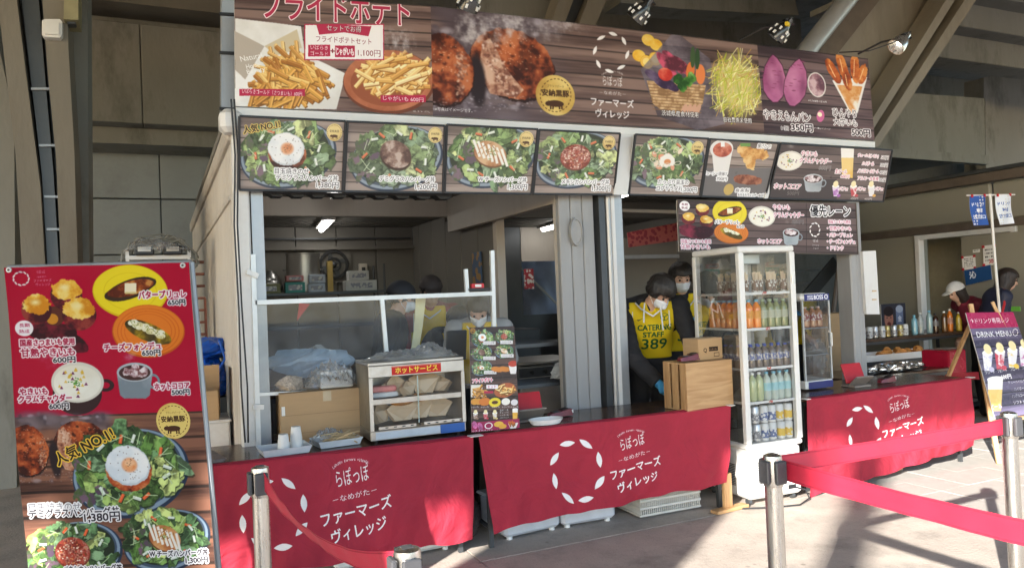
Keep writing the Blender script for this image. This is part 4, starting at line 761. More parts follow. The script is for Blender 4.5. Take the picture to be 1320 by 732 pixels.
# unseen posts added behind the viewer to shade floor and cloths; open side beyond
SHADOW_CASTERS = [(-4.30, -.8, .60, 'thick round shadow-casting post added behind the photographer to the left'), (-6.15, -.925, .24, 'slim round shadow-casting post added beyond the thick one behind the photographer'), (-8.2, -5.4, .12, 'slim round shadow-casting post added out in the open beyond the roof edge')]
for x, y, r, lab in SHADOW_CASTERS:
    b = MB(); b.lathe([(r, 0), (r, 6.95)], (x, y, 0), 24); t = thing('shadow_caster', lab, 'pillar'); b.build('shaft', M['conc'], t, smooth=True)
    b = MB(); b.lathe([(r + .08, 0), (r + .08, .25), (r + .02, .3)], (x, y, 0), 24); b.build('plinth', M['conc'], t, smooth=True)
# ---- the kiosk: two steel site containers side by side
K = tag(thing('container_kiosk', None, None), 'beige steel container kiosk with two open serving fronts under the menu boards', 'kiosk')
def kb(name, a, c, m=None, bev=0): b = MB(); b.bb(a, c, bev=bev); return b.build(name, m or M['beige'], K)
n = 0
for i in range(12):                                           # left side wall: pressed panels between posts
    y0 = 4.98 + i * .49; b = MB()
    for k in range(4): b.bb((.425, y0 + k * .12 + .012, .14), (.45, y0 + k * .12 + .1, 2.55), bev=.01)
    b.bb((.438, y0, .14), (.47, y0 + .485, 2.55)); b.build('side_panel', M['beige'], K)
kb('sill', (.41, 4.94, 0), (.5, 10.9, .14)); kb('top_rail', (.40, 4.9, 2.55), (.5, 10.9, 2.66), bev=.01)
kb('seam_rail', (.412, 5.0, 2.2), (.43, 10.9, 2.23))
kb('corner_cap', (.36, 4.78, 2.58), (.5, 4.95, 2.72), M['white'], bev=.03)
# front posts (pillars with a dark channel)
for x, w_ in ((.43, .07),): kb('corner_post', (x, 4.88, 0), (x + .09, 4.97, 2.6), M['white'], bev=.01); kb('corner_channel', (x + .1, 4.9, 0), (x + .17, 5.0, 2.6), M['greypost'])
kb('floor_frame', (.45, 4.96, 0), (5.8, 5.06, .1), M['steel'])
for k in range(3): kb('wall_panel', (2.68 + k * .1, 4.94, .1), (2.776 + k * .1, 4.99, 2.6), M['ribw'], bev=.006)
kb('panel_backing', (2.68, 4.99, .1), (3.0, 5.03, 2.6), M['beige'])
kb('corner_post', (3.0, 4.90, 0), (3.05, 5.0, 2.6), M['steel']); kb('corner_post', (3.06, 4.88, 0), (3.2, 5.0, 2.6), M['greypost'], bev=.012); kb('post_channel', (3.09, 4.872, .1), (3.12, 4.879, 2.5), M['white'])
kb('corner_post', (5.5, 4.84, .62), (5.58, 5.0, 2.62), M['ribw'], bev=.01); kb('corner_post', (5.583, 4.85, .62), (5.66, 5.0, 2.62), M['ribw'], bev=.01); kb('post_foot', (5.48, 4.9, 0), (5.66, 5.02, .6), M['ribw'])
kb('header', (.45, 4.9, 2.56), (5.8, 5.02, 2.665), M['steel'])
kb('cross_beam', (.5, 7.42, 2.38), (2.86, 7.5, 2.56), M['beige']); kb('header_beam', (2.72, 5.03, 2.22), (2.79, 7.41, 2.56), M['beige'])
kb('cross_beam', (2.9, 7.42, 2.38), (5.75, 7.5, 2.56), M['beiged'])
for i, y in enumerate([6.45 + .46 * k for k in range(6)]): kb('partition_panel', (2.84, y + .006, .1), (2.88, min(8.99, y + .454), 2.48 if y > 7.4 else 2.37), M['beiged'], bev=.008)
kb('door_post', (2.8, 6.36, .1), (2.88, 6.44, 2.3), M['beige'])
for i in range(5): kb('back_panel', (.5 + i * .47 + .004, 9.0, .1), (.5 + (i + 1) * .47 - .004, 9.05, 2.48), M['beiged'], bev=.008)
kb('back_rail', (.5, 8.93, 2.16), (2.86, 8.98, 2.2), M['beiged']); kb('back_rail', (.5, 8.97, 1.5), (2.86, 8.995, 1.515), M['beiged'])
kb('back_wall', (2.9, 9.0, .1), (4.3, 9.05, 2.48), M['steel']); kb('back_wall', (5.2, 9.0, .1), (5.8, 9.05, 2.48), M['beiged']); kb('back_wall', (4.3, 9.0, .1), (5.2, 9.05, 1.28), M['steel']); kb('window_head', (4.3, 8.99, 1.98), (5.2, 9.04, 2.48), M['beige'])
kb('side_wall', (5.76, 5.05, 1.9), (5.8, 7.2, 2.6), M['beiged']); kb('side_wall', (5.76, 7.2, .1), (5.8, 8.99, 2.48), M['beiged'])
kb('inner_screen', (3.95, 6.9, .1), (5.2, 6.95, 2.1), M['beiged']); kb('screen_rail', (3.95, 6.86, 1.88), (5.2, 6.9, 1.92), M['galv'])
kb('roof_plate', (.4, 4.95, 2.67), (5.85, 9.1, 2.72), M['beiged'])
for k in range(17):                                          # corrugated ceiling
    y = 5.1 + k * .235; zc = 2.555 if y < 7.3 else 2.425; b = MB(); b.prism([(0, 0), (.05, .06), (.13, .06), (.18, 0)], .5, 5.78, Matrix.Translation((0, y, zc)) @ Matrix(((0, 0, 1, 0), (1, 0, 0, 0), (0, 1, 0, 0), (0, 0, 0, 1)))); b.build('ceiling_rib', M['beiged'], K)
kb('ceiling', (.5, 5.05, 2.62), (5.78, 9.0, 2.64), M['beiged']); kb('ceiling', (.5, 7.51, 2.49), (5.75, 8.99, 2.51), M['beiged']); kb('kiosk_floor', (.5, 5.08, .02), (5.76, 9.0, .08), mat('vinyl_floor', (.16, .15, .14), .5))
kb('conduit', (.5, 8.95, 2.28), (2.8, 8.97, 2.3), M['steel'])
# eaves rail between banners and boards
er = tag(thing('eaves_rail', None, None), 'long white painted steel rail between the banners and the row of menu boards', 'rail')
plate('rail', [(303, 138.5), (558, 151), (985, 174), (1128, 183), (1128, 190.5), (985, 182), (558, 160), (303, 149)], 4.80, .1, M['whitepl'], er)
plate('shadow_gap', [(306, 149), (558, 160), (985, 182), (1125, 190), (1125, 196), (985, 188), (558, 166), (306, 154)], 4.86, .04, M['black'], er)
plate('blank_panel', [(801, 172.5), (818, 173.5), (809, 252), (791.5, 251)], 4.80, .02, M['white'], er)
plate('blank_panel', [(1003.5, 185), (1008, 185.5), (990, 256), (985.5, 256)], 4.81, .02, M['white'], er)
tr = tag(thing('sign_support_truss', None, None), 'dark folded steel bracket strip under the menu boards', 'truss')
for x in range(316, 560, 27):
    y = 247 + (x - 316) * .014; plate('web', [(x, y), (x + 25, y + .3), (x + 21, y + 6), (x + 9, y + 6)], 4.93, .1, M['black'], tr)
plate('chord', [(312, 247), (560, 250), (560, 252), (312, 249)], 4.90, .05, M['black'], tr)
# interior strip lights (lit)
def tube_light(x, y0, y1, z, label, dx=.1):
    t = thing('strip_light', label, 'light', (x, (y0 + y1) / 2, z), group='strip lights on the kiosk ceiling'); L = y1 - y0; t.rotation_euler.z = -math.atan2(dx, L)
    b = MB(); b.box((0, 0, .03), (.14, L, .03)); b.build('housing', M['whitepl'], t)
    b = MB(); b.tube([(-.0, -L / 2 + .02, 0), (0, L / 2 - .02, 0)], .028, 10); b.build('tube', M['lamp'], t, smooth=True)
tube_light(1.66, 7.9, 8.85, 2.38, 'lit white strip light over the back shelf in the left room'); tube_light(1.42, 6.35, 7.0, 2.51, 'lit strip light mostly hidden by the fries-side menu boards'); tube_light(4.5, 7.7, 8.85, 2.38, 'lit strip light seen through the gap left of the ribbed white wall'); tube_light(4.25, 6.0, 6.7, 2.51, 'short lit strip light above the bowing man')
plate('fixture_rail', [(791, 269), (874, 271), (874, 275), (791, 273)], 5.6, .03, M['white'], K)
# ================================================================== PEOPLE (signed distance fields meshed into one continuous skin)
def _smin(a, b, k): h = np.clip(.5 + .5 * (b - a) / k, 0, 1); return b * (1 - h) + a * h - k * h * (1 - h)
def _cone(P, a, b, ra, rb, fl=1.0):
    a = np.array(a, np.float32); b = np.array(b, np.float32); s = np.array([1, fl, 1], np.float32); p = (P - a) * s; d = (b - a) * s
    t = np.clip((p @ d) / max(1e-9, d @ d), 0, 1); return np.linalg.norm(p - t[:, None] * d, axis=1) - (ra + (rb - ra) * t)
def _ell(P, c, r, R=None):
    p = P - np.array(c, np.float32)
    if R is not None: p = p @ R
    r = np.array(r, np.float32); k0 = np.linalg.norm(p / r, axis=1); k1 = np.linalg.norm(p / r ** 2, axis=1); return k0 * (k0 - 1) / np.maximum(k1, 1e-6)
def sdf_mesh(name, fn, lo, hi, res, mats, parent, uvfn=None):
    lo = np.array(lo, np.float32); n = np.ceil((np.array(hi) - lo) / res).astype(int) + 1
    g = [lo[i] + res * np.arange(n[i], dtype=np.float32) for i in range(3)]; X = np.stack(np.meshgrid(*g, indexing='ij'), -1); V = fn(X.reshape(-1, 3)).reshape(n)
    I = V < 0; cnt = np.zeros(n - 1, np.float32); acc = np.zeros((*(n - 1), 3), np.float32)
    for ax in range(3):
        o = [a for a in range(3) if a != ax]
        A = [slice(None)] * 3; B = [slice(None)] * 3; A[ax] = slice(0, -1); B[ax] = slice(1, None); va, vb = V[tuple(A)], V[tuple(B)]; cr = (va < 0) != (vb < 0)
        t = np.where(cr, va / np.where(cr, va - vb, 1), 0); pos = X[tuple(A)].copy(); pos[..., ax] += t * res
        for d0 in (0, 1):
            for d1 in (0, 1):
                S = [slice(None)] * 3; S[o[0]] = slice(d0, n[o[0]] - 1 + d0); S[o[1]] = slice(d1, n[o[1]] - 1 + d1); c = cr[tuple(S)]; cnt += c; acc += pos[tuple(S)] * c[..., None]
    act = cnt > 0; idx = -np.ones(n - 1, int); idx[act] = np.arange(act.sum()); vs = acc[act] / cnt[act][:, None]; faces = []
    for ax in range(3):
        u, v = (ax + 1) % 3, (ax + 2) % 3; A = [slice(1, -1)] * 3; B = [slice(1, -1)] * 3; A[ax] = slice(0, -1); B[ax] = slice(1, None)
        a, b = I[tuple(A)], I[tuple(B)]; w_ = np.argwhere(a != b)
        if len(w_) == 0: continue
        fl = a[tuple(w_.T)]; base = w_.copy(); base[:, u] += 1; base[:, v] += 1
        def cell(du, dv): c = base.copy(); c[:, u] -= du; c[:, v] -= dv; return idx[tuple(c.T)]
        q = np.stack([cell(1, 1), cell(0, 1), cell(0, 0), cell(1, 0)], 1); q[~fl] = q[~fl][:, ::-1]; faces.append(q)
    F_ = np.concatenate(faces); F_ = F_[(F_ >= 0).all(1)]
    me = bpy.data.meshes.new(name); me.from_pydata(vs.tolist(), [], F_.tolist())
    if not isinstance(mats, (list, tuple)): mats = [mats]
    for m in mats: me.materials.append(m)
    me.polygons.foreach_set('use_smooth', [True] * len(me.polygons))
    if uvfn is not None:
        ul = me.uv_layers.new(name='UVMap'); li = np.zeros(len(me.loops), int); me.loops.foreach_get('vertex_index', li); ul.data.foreach_set('uv', uvfn(vs[li]).astype(np.float32).ravel())
    me.update(); o = bpy.data.objects.new(name, me); COL.objects.link(o); o.parent = parent; return o
SKIN = mat('skin', (.62, .38, .27), .5, var=.07, scale=9, bump=.05, fine=90)
HAIR = mat('black_hair', (.018, .014, .012), .42, var=.4, scale=8, bump=.7, stretch=(1, 1, .12), fine=220); HAIRB = mat('brown_hair', (.022, .013, .01), .4, var=.4, scale=8, bump=.7, stretch=(1, 1, .12), fine=220)
MASKM = mat('white_face_mask', (.78, .8, .82), .8, var=.04, bump=.2, fine=160, stretch=(.2, .2, 3))
BLK = mat('black_sweatshirt', (.017, .017, .02), .85, var=.25, scale=7, bump=.35, fine=60); TRS = mat('black_trousers', (.012, .012, .014), .8, var=.2, scale=8, bump=.3, fine=50)
NAVY = mat('navy_jacket', (.02, .025, .06), .6, var=.2, scale=8, bump=.2); MAR = mat('maroon_jacket', (.16, .01, .03), .7, var=.2, scale=8, bump=.25); YEL = mat('yellow_bib', (.75, .5, .01), .75, var=.08, scale=8, bump=.25)
GLOVE = mat('blue_nitrile_glove', (.05, .28, .55), .4, var=.1, scale=20, bump=.2); EYE = mat('dark_eye', (.03, .02, .02), .2); WHT = mat('white_trim', (.75, .75, .73), .6); SHOE = mat('black_shoe', (.02, .02, .02), .5)
def figure(label, pos, rz, H=1.68, lean=.15, head=(.5, 0, .0), arms=None, top=BLK, bib=None, bibnum=None, hair='short', hairm=None, mask=True, cap=None, gloves=(0, 0), res=.013, glasses=False, group=None, hood=False, bulk=1.0, full=True, stripe=None, legs=True):
    """a standing person facing local -Y; head = (pitch down, roll, yaw) in radians"""
    t = thing('person', label, 'person', pos, rz, group); k = H / 1.7; hairm = hairm or HAIR
    S = lambda *p: np.array(p, np.float32) * k
    pel, wst, chs, nck = S(0, 0, .92), S(0, -lean * .15, 1.08 - lean ** 2 * .1), S(0, -lean * .5, 1.28 - lean ** 2 * .1), S(0, -lean * .8, 1.43 - lean ** 2 * .2)
    Rh = np.array((Matrix.Rotation(head[2], 3, 'Z') @ Matrix.Rotation(head[0], 3, 'X') @ Matrix.Rotation(head[1], 3, 'Y')), np.float32)
    Rh = Rh  # columns: local axes of the head
    hc = nck + Rh @ S(0, -.025, .135)
    hp = lambda x, y, z: hc + Rh @ S(x, y, z)
    shl = [chs + S(sx * (.185 + .03 * (bulk - 1) * 5), -lean * .1, .09) for sx in (-1, 1)]
    if arms is None: arms = [((-.24, -.03, 1.13), (-.2, -.18, .93)), ((.24, -.03, 1.13), (.2, -.18, .93))]
    el = [S(*a[0]) for a in arms]; wr = [S(*a[1]) for a in arms]
    hd = [(w_ - e) / np.linalg.norm(w_ - e) for w_, e in zip(wr, el)]
    def torso(P, g=0):
        d = _cone(P, pel, wst, .155 * k + g, .14 * k + g, 1.45); d = _smin(d, _cone(P, wst, chs, .14 * k + g, .17 * k + g, 1.4), .06)
        for s in shl: d = _smin(d, _cone(P, chs + S(0, 0, .06), s, .085 * k + g, .06 * k + g), .06)
        return _smin(d, _cone(P, chs, nck - S(0, 0, .03), .13 * k + g, .06 * k + g, 1.3), .05)
    def armf(P, i, g=0): return _smin(_cone(P, shl[i], el[i], .052 * k + g, .042 * k + g), _cone(P, el[i], wr[i], .042 * k + g, .028 * k + g), .03)
    def handf(P, i, g=0):
        h = hd[i]; side = np.cross(h, (0, 0, 1)); side /= max(1e-6, np.linalg.norm(side)); nrm = np.cross(side, h); w_ = wr[i]; inn = side * (1 if i == 0 else -1)
        d = _cone(P, w_ + h * .02, w_ + h * .075 * k, .026 + g, .034 + g, 1)
        for j, (o, L) in enumerate(((-.03, .066), (-.01, .078), (.01, .074), (.028, .058))):
            a = w_ + h * .085 + side * o; m_ = a + h * L * .55 - nrm * .008; e = m_ + h * L * .4 - nrm * .03
            d = _smin(d, np.minimum(_cone(P, a, m_, .0095 + g, .0085 + g), _cone(P, m_, e, .0085 + g, .007 + g)), .008)
        a = w_ + h * .03 + inn * .025; return _smin(d, _cone(P, a, a + h * .045 + inn * .028 - nrm * .01, .012 + g, .009 + g), .012)
    def legf(P, s, g=0):
        hip, kn, an = S(s * .09, 0, .88), S(s * .1, -.015, .5), S(s * .1, .02, .1); return _smin(_cone(P, hip, kn, .088 * k + g, .06 * k + g), _cone(P, kn, an, .06 * k + g, .042 * k + g), .04)
    def headf(P, g=0, feat=True):
        d = _ell(P, hp(0, .012, .03), S(.076, .094, .09) + g, Rh); d = _smin(d, _ell(P, hp(0, -.03, -.045), S(.056, .058, .062) + g, Rh), .035)
        if feat:
            d = _smin(d, _cone(P, hp(0, -.086, .012), hp(0, -.103, -.022), .008 * k, .013 * k), .012)
            for s in (-1, 1):
                d = _smin(d, _ell(P, hp(s * .078, .008, -.005), S(.01, .02, .032), Rh), .006); d = np.maximum(d, -_ell(P, hp(s * .031, -.088, .012), S(.017, .012, .011), Rh))
            d = _smin(d, _ell(P, hp(0, -.083, -.058), S(.024, .011, .008), Rh), .006); d = np.maximum(d, -_ell(P, hp(0, -.095, -.0575), S(.022, .006, .0018), Rh))
        return d
    def body(P):
        d = _smin(headf(P), _cone(P, nck - S(0, 0, .05), hp(0, .015, -.04), .056 * k, .052 * k), .03)
        d = _smin(d, torso(P), .03)
        for i in (0, 1): d = np.minimum(d, _smin(armf(P, i), handf(P, i), .015))
        d = np.minimum(d, np.minimum(armf(P, 0), armf(P, 1)))
        if legs:
            for s in (-1, 1): d = _smin(d, legf(P, s), .04); d = _smin(d, _cone(P, S(s * .1, .03, .05), S(s * .105, -.13, .035), .04, .032), .03)
        return d
    allp = np.array([pel, wst, chs, nck, *shl, *el, *wr, *[w_ + h * .2 for w_, h in zip(wr, hd)], hp(0, 0, .13), hp(.12, 0, 0), hp(-.12, 0, 0), hp(0, -.13, 0), hp(0, .13, 0)]); lo = allp.min(0) - .16; hi = allp.max(0) + .1; lo[2] = 0.0 if legs else .7
    lo[2] = -.005 if legs else .7; hi[1] = max(hi[1], .2)
    bd = sdf_mesh('body', body, lo, hi, res, SKIN, t)
    # face details and hair are children of the body's thing
    ec = MB()
    for s in (-1, 1): ec.ball(hp(s * .031, -.081, .012), .0095 * k, 8, 6)
    ec.build('eyes', EYE, t, smooth=True)
    hb = MB()
    for s in (-1, 1) if hair != 'fringe' else (): hb.tube([hp(s * .014, -.0905, .034), hp(s * .032, -.0885, .039), hp(s * .048, -.078, .033)], .0035, 5)
    hb.v and hb.build('eyebrows', hairm, t)
    rr = min(res, .01)
    def hairf(P):
        q = (P - hc) @ Rh / k; d = headf(P, .014 * k, False); wav = .003 * np.sin(q[:, 0] * 120 + q[:, 2] * 20) 
        face = np.maximum(q[:, 1] + .045 - np.clip(q[:, 2] - .045, 0, .05) * -.6, q[:, 2] - (.062 if hair != 'fringe' else .028) - .012 * np.sin(q[:, 0] * 70))
        if hair == 'short': th_ = np.arctan2(q[:, 0], q[:, 1] + .02); d = headf(P, (.03 if not cap else .012) * k, False) + .005 * np.sin(th_ * 17 + 3 * np.sin(q[:, 2] * 40)) * (1 - np.clip(q[:, 2] * 8, 0, .8)) + .004 * np.sin(q[:, 0] * 70 + q[:, 2] * 35 + 2) * np.sin(q[:, 1] * 50); d = np.maximum(d, -(q[:, 2] + .04 + .45 * (q[:, 1] - .02)))
        elif hair == 'fringe': d = np.maximum(d + wav * .5, -(q[:, 2] + .12))
        else:
            d = headf(P, .022 * k, False) + wav; d = _smin(d, _ell(P, hp(0, .035, -.1), S(.1, .08, .14), Rh), .04)
        cut = np.maximum(np.maximum(q[:, 1] + .035, q[:, 2] - (.05 if hair == 'long' else .032) - .012 * np.sin(q[:, 0] * 110)), np.abs(q[:, 0]) - (.066 if hair != 'long' else .075)); cut2 = np.maximum(q[:, 1] + .06, q[:, 2] - .05)
        if cap: d = np.maximum(d, q[:, 2] - .04)
        return np.maximum(d, -np.minimum(cut, cut2))
    lo2 = hc - .2 * k; hi2 = hc + .2 * k; lo2[2] -= .1 * k
    sdf_mesh('hair', hairf, lo2, hi2, rr, hairm, t)
    if hair == 'fringe': sdf_mesh('ponytail', lambda P: _cone(P, hp(0, .1, .03), hp(0, .13, -.16), .03 * k, .014 * k), hc - .3, hc + .3, .011, hairm, t)
    if mask:
        def mf(P):
            q = (P - hc) @ Rh / k; d = _smin(headf(P, .007, False), _cone(P, hp(0, -.088, -.01), hp(0, -.1, -.05), .02, .024), .03)
            return np.maximum(d, np.maximum(np.maximum(q[:, 1] + .045, q[:, 2] + .004 + .2 * np.abs(q[:, 0])), -(q[:, 2] + .098)))
        sdf_mesh('face_mask', mf, lo2, hi2, min(res, .009), MASKM, t)
        b = MB()
        for s in (-1, 1): b.tube([hp(s * .058, -.05, -.02), hp(s * .079, -.02, .004), hp(s * .084, .004, .018)], .0022, 5); b.tube([hp(s * .055, -.045, -.075), hp(s * .074, -.01, -.045), hp(s * .084, .006, -.02)], .0022, 5)
        b.build('mask_strap', MASKM, t)
    if glasses:
        b = MB()
        for s in (-1, 1): b.tube([hp(s * .031 + .02 * math.cos(a), -.1, .012 + .016 * math.sin(a)) for a in [2 * PI * i / 12 for i in range(13)]], .0016, 5); b.tube([hp(s * .052, -.1, .014), hp(s * .08, .0, .016)], .0016, 5)
        b.tube([hp(-.011, -.1, .014), hp(.011, -.1, .014)], .0016, 5); b.build('spectacles', M['black'], t)
    if cap:
        def cf(P):
            q = (P - hc) @ Rh / k; return np.maximum(headf(P, .026 * k, False), -(q[:, 2] - .035 + .15 * q[:, 1]))
        cp = sdf_mesh('cap', cf, lo2, hi2, rr, cap, t)
        def vf(P):
            q = (P - hc) @ Rh / k; d = _ell(P, hp(0, -.1, .048), S(.072, .085, .012), Rh); return np.maximum(d, q[:, 1] + .06)
        sdf_mesh('visor', vf, lo2, hi2, min(.008, rr), cap, cp)
    # clothes
    def sweater(P):
        d = torso(P, .018 * bulk); d = np.maximum(d, pel[2] - .02 - P[:, 2])
        for i in (0, 1): d = _smin(d, armf(P, i, .018 * bulk + (.006 if bulk > 1 else 0)), .03)
        fold = .004 * np.sin(P[:, 2] * 55 + P[:, 0] * 20) * np.sin(P[:, 1] * 40 + P[:, 2] * 25); d = d + fold
        d = np.maximum(d, -_cone(P, nck + S(0, 0, .0), nck + S(0, -.01, .3), .06 * k, .06 * k))
        for i in (0, 1): q = (P - wr[i]) @ hd[i].astype(np.float32); d = np.maximum(d, np.where(np.linalg.norm(P - wr[i], axis=1) < .12, q, -1))
        return d
    sw = sdf_mesh('sweatshirt' if top is BLK else 'jacket', sweater, lo, hi, res, top, t)
    if hood:
        sdf_mesh('hood', lambda P: _smin(_cone(P, nck + S(-.075, -.01, .0), nck + S(0, .085, .01), .038 * k, .048 * k), _cone(P, nck + S(.075, -.01, .0), nck + S(0, .085, .01), .038 * k, .048 * k), .03), nck - .25, nck + .25, .01, top, t)
        b = MB(); 
        for s, l in ((-1, .1), (1, .16)): b.tube([nck + S(s * .05, -.085, -.005), nck + S(s * .062, -.125, -.05), nck + S(s * .07, -.15, -.05 - l)], .006, 6)
        b.build('drawstring', WHT, t, smooth=True)
    if bib:
        img, m = bib
        def bf(P):
            d = torso(P, .03 * bulk) + .005 * np.sin(P[:, 2] * 40 + P[:, 0] * 25); d = np.maximum(d, (pel[2] + .03) - P[:, 2]); d = np.maximum(d, P[:, 2] - (nck[2] - .0))
            arm = np.maximum(np.abs(P[:, 0]) - .135 * k, 0) ; z0 = chs[2] - .07
            d = np.maximum(d, np.where(P[:, 2] > z0, np.abs(P[:, 0]) - (.15 - .02 * (P[:, 2] - z0) / .2) * k * bulk, -1))
            return np.maximum(d, -_cone(P, nck + S(0, -.07, -.075), nck + S(0, -.05, .3), .02 * k, .13 * k))
        zc, h_ = (pel[2] + .02), (nck[2] - pel[2] - .02)
        sdf_mesh('bib', bf, lo, hi, min(res, .01), m, t, uvfn=lambda v: np.stack([v[:, 0] / (.47 * k) + .5, np.where(v[:, 1] < v[:, 1].mean() + .02, (v[:, 2] - zc) / h_, .02)], 1))
        b = MB()
        for s in (-1, 1): b.tube([nck + S(s * .115, -.03, -.005), nck + S(s * .08, -.1, -.05), nck + S(0.0, -.145, -.105)], .006, 6); b.tube([chs + S(s * .14, -.02, .14), chs + S(s * .138, -.13, .06), chs + S(s * .14, -.13, -.06)], .005, 6)
        b.build('piping', WHT, t, smooth=True)
    if stripe:
        b = MB()
        for i in (0, 1): b.tube([shl[i] + S(0, 0, .075), shl[i] * .6 + el[i] * .4 + S((-1, 1)[i] * .07, 0, .01), el[i] + S((-1, 1)[i] * .06, 0, 0)], .012, 6)
        b.build('sleeve_stripe', stripe, t, smooth=True)
    if legs:
        sdf_mesh('trousers', lambda P: np.maximum(_smin(_smin(legf(P, -1, .02), legf(P, 1, .02), .03), np.maximum(torso(P, .012), P[:, 2] - pel[2] - .03), .04), .07 - P[:, 2]), (-.3, -.25, .03), (.3, .25, float(pel[2]) + .12), .018, TRS, t)
        for s in (-1, 1):
            sdf_mesh('shoe', lambda P, s=s: np.maximum(_smin(_cone(P, S(s * .1, .035, .05), S(s * .105, -.14, .04), .052, .045), _cone(P, S(s * .1, .03, .05), S(s * .1, .02, .11), .05, .052), .02), -P[:, 2] + .004), (s * .1 - .09, -.24, -.01), (s * .1 + .09, .14, .2), .014, SHOE, t)
    for i in (0, 1):
        if gloves[i]: sdf_mesh('glove', lambda P, i=i: np.maximum(np.minimum(handf(P, i, .0035), _cone(P, wr[i] - hd[i] * .05, wr[i] + hd[i] * .03, .036, .032)), -((P - wr[i]) @ hd[i] + .05)), wr[i] - .17, wr[i] + .17, .0055, GLOVE, t)
    return t
_bibm = printmat('printed_yellow_bib', art_bib('389').image('bib_print'), .7, .3)
_bibm2 = printmat('printed_yellow_bib_b', art_bib('393').image('bib_print_b'), .7, .3)
figure('man in a yellow CATERING STAFF 389 bib and white mask bowing beside the wooden crate', (3.655, 5.3, .02), -.5, H=1.74, bulk=1.24, lean=.42, head=(.85, .0, .62), arms=[((-.17, -.5, 1.0), (.0, -.62, .81)), ((.3, -.34, 1.08), (.33, -.46, .92))], bib=(0, _bibm), hair='short', gloves=(1, 1), res=.009, hood=True)
figure('staff member in black and a yellow bib standing behind the glass fridge', (4.14, 5.55, .02), -.1, H=1.76, lean=.1, head=(.3, 0, -.3), arms=[((-.27, -.1, 1.12), (-.16, -.34, 1.2)), ((.24, -.03, 1.13), (.18, -.25, 1.0))], bib=(0, _bibm2), hair='short', gloves=(1, 0), res=.012)
figure('young woman with a dark fringe and white mask looking down behind the tall menu stand', (2.13, 5.25, .02), -.3, H=1.60, lean=.15, head=(.68, 0, -.1), bib=(0, YEL), top=mat('grey_sweatshirt', (.35, .35, .35), .8, bump=.2), hair='fringe', hairm=HAIRB, res=.012)
figure('worker in a black cap and spectacles facing right behind the acrylic screen', (1.58, 5.85, .02), 1.2, H=1.68, lean=.12, head=(.25, 0, .1), hair='short', cap=mat('black_cap', (.02, .02, .025), .7), glasses=True, mask=True, res=.014)
figure('worker in a dark cap and red top standing left of the masked young woman', (2.2, 6.5, .02), -.4, H=1.74, lean=.1, head=(.35, 0, .2), hair='short', cap=mat('brown_black_cap', (.035, .025, .022), .7), top=mat('dull_red_top', (.25, .03, .04), .8), bib=(0, YEL), mask=False, res=.014)
figure('worker with bare dark hair bending low in front of the one in the red top', (1.98, 6.0, .02), .7, H=1.5, lean=.3, head=(.6, 0, .3), hair='short', mask=True, bib=(0, YEL), res=.015)
figure('woman in a white cap and maroon jacket bending behind the far counter', (8.68, 5.8, 0), -1.9, H=1.53, lean=.35, head=(.45, 0, 0), hair='long', hairm=HAIRB, top=MAR, cap=mat('white_cap', (.7, .69, .66), .7), mask=False, res=.014)
figure('woman with long brown hair in a navy jacket with a red stripe', (8.22, 5.45, 0), .9, H=1.64, lean=.2, head=(.3, 0, 0), hair='long', hairm=HAIRB, top=NAVY, stripe=mat('red_stripe', (.5, .02, .03), .6), mask=False, res=.014)
figure('person in a maroon and white sports jacket at the right edge', (8.12, 4.6, 0), -1.9, H=1.62, lean=.25, head=(.35, 0, 0), hair='long', hairm=HAIRB, top=MAR, stripe=WHT, mask=False, res=.014)
# ================================================================== SIGNS
def gridmesh(P, nx, ny, name, m, parent, wave=None, thick=0, back=None, dz=None):
    """sheet spanned by four world corners TL TR BR BL, with uv; thick pushes a back face along the normal"""
    P = [Vector(p) for p in P]; nrm = (P[1] - P[0]).cross(P[3] - P[0]).normalized()
    vs = []; uv = []
    for j in range(ny + 1):
        for i in range(nx + 1):
            u, v = i / nx, j / ny; p = P[0] * (1 - u) * (1 - v) + P[1] * u * (1 - v) + P[2] * u * v + P[3] * (1 - u) * v
            if wave: p = p + nrm * wave(u, v)
            if dz: p = p + Vector((0, 0, dz(u, v)))
            vs.append(p); uv.append((u, 1 - v))
    fs = [(j * (nx + 1) + i, (j + 1) * (nx + 1) + i, (j + 1) * (nx + 1) + i + 1, j * (nx + 1) + i + 1) for j in range(ny) for i in range(nx)]
    b = MB(); b.add(vs, fs)
    mats = [m]
    if thick:
        n = len(vs); bk = [v + nrm * thick for v in vs]; b.add(bk, [tuple(reversed(f)) for f in fs], 1)
        ring = [i for i in range(nx + 1)] + [(j + 1) * (nx + 1) - 1 for j in range(1, ny + 1)] + [ny * (nx + 1) + i for i in range(nx - 1, -1, -1)] + [j * (nx + 1) for j in range(ny - 1, 0, -1)]
        b.f += [(ring[k], ring[(k + 1) % len(ring)], ring[(k + 1) % len(ring)] + n, ring[k] + n) for k in range(len(ring))]; b.mi += [1] * len(ring); uv = uv + uv
        mats = [m, back or M['white']]
    return b.build(name, mats, parent, smooth=True, uv=uv)
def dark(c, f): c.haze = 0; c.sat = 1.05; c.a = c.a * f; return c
def signboard(name, label, cat, quad, Yt, Yb, art, group=None, thick=.02, frame=0, fm=None, wave=None, n=(16, 6), rough=.4):
    P = [at(*quad[0], Yt), at(*quad[1], Yt), at(*quad[2], Yb), at(*quad[3], Yb)]
    t = thing(name, label, cat, (P[2] + P[3]) / 2, group=group); off = t.location
    gridmesh([p - off for p in P], n[0], n[1], 'printed_face', printmat(name + '_print', art.image(name + '_art'), rough, .02), t, wave, thick)
    if frame:
        for a, c in ((0, 1), (1, 2), (2, 3), (3, 0)):
            b = MB(); b.bar(P[a] - off, P[c] - off, frame, frame * 1.6, up=(0, 1, 0)); b.build('frame_bar', fm or M['black'], t)
    return t
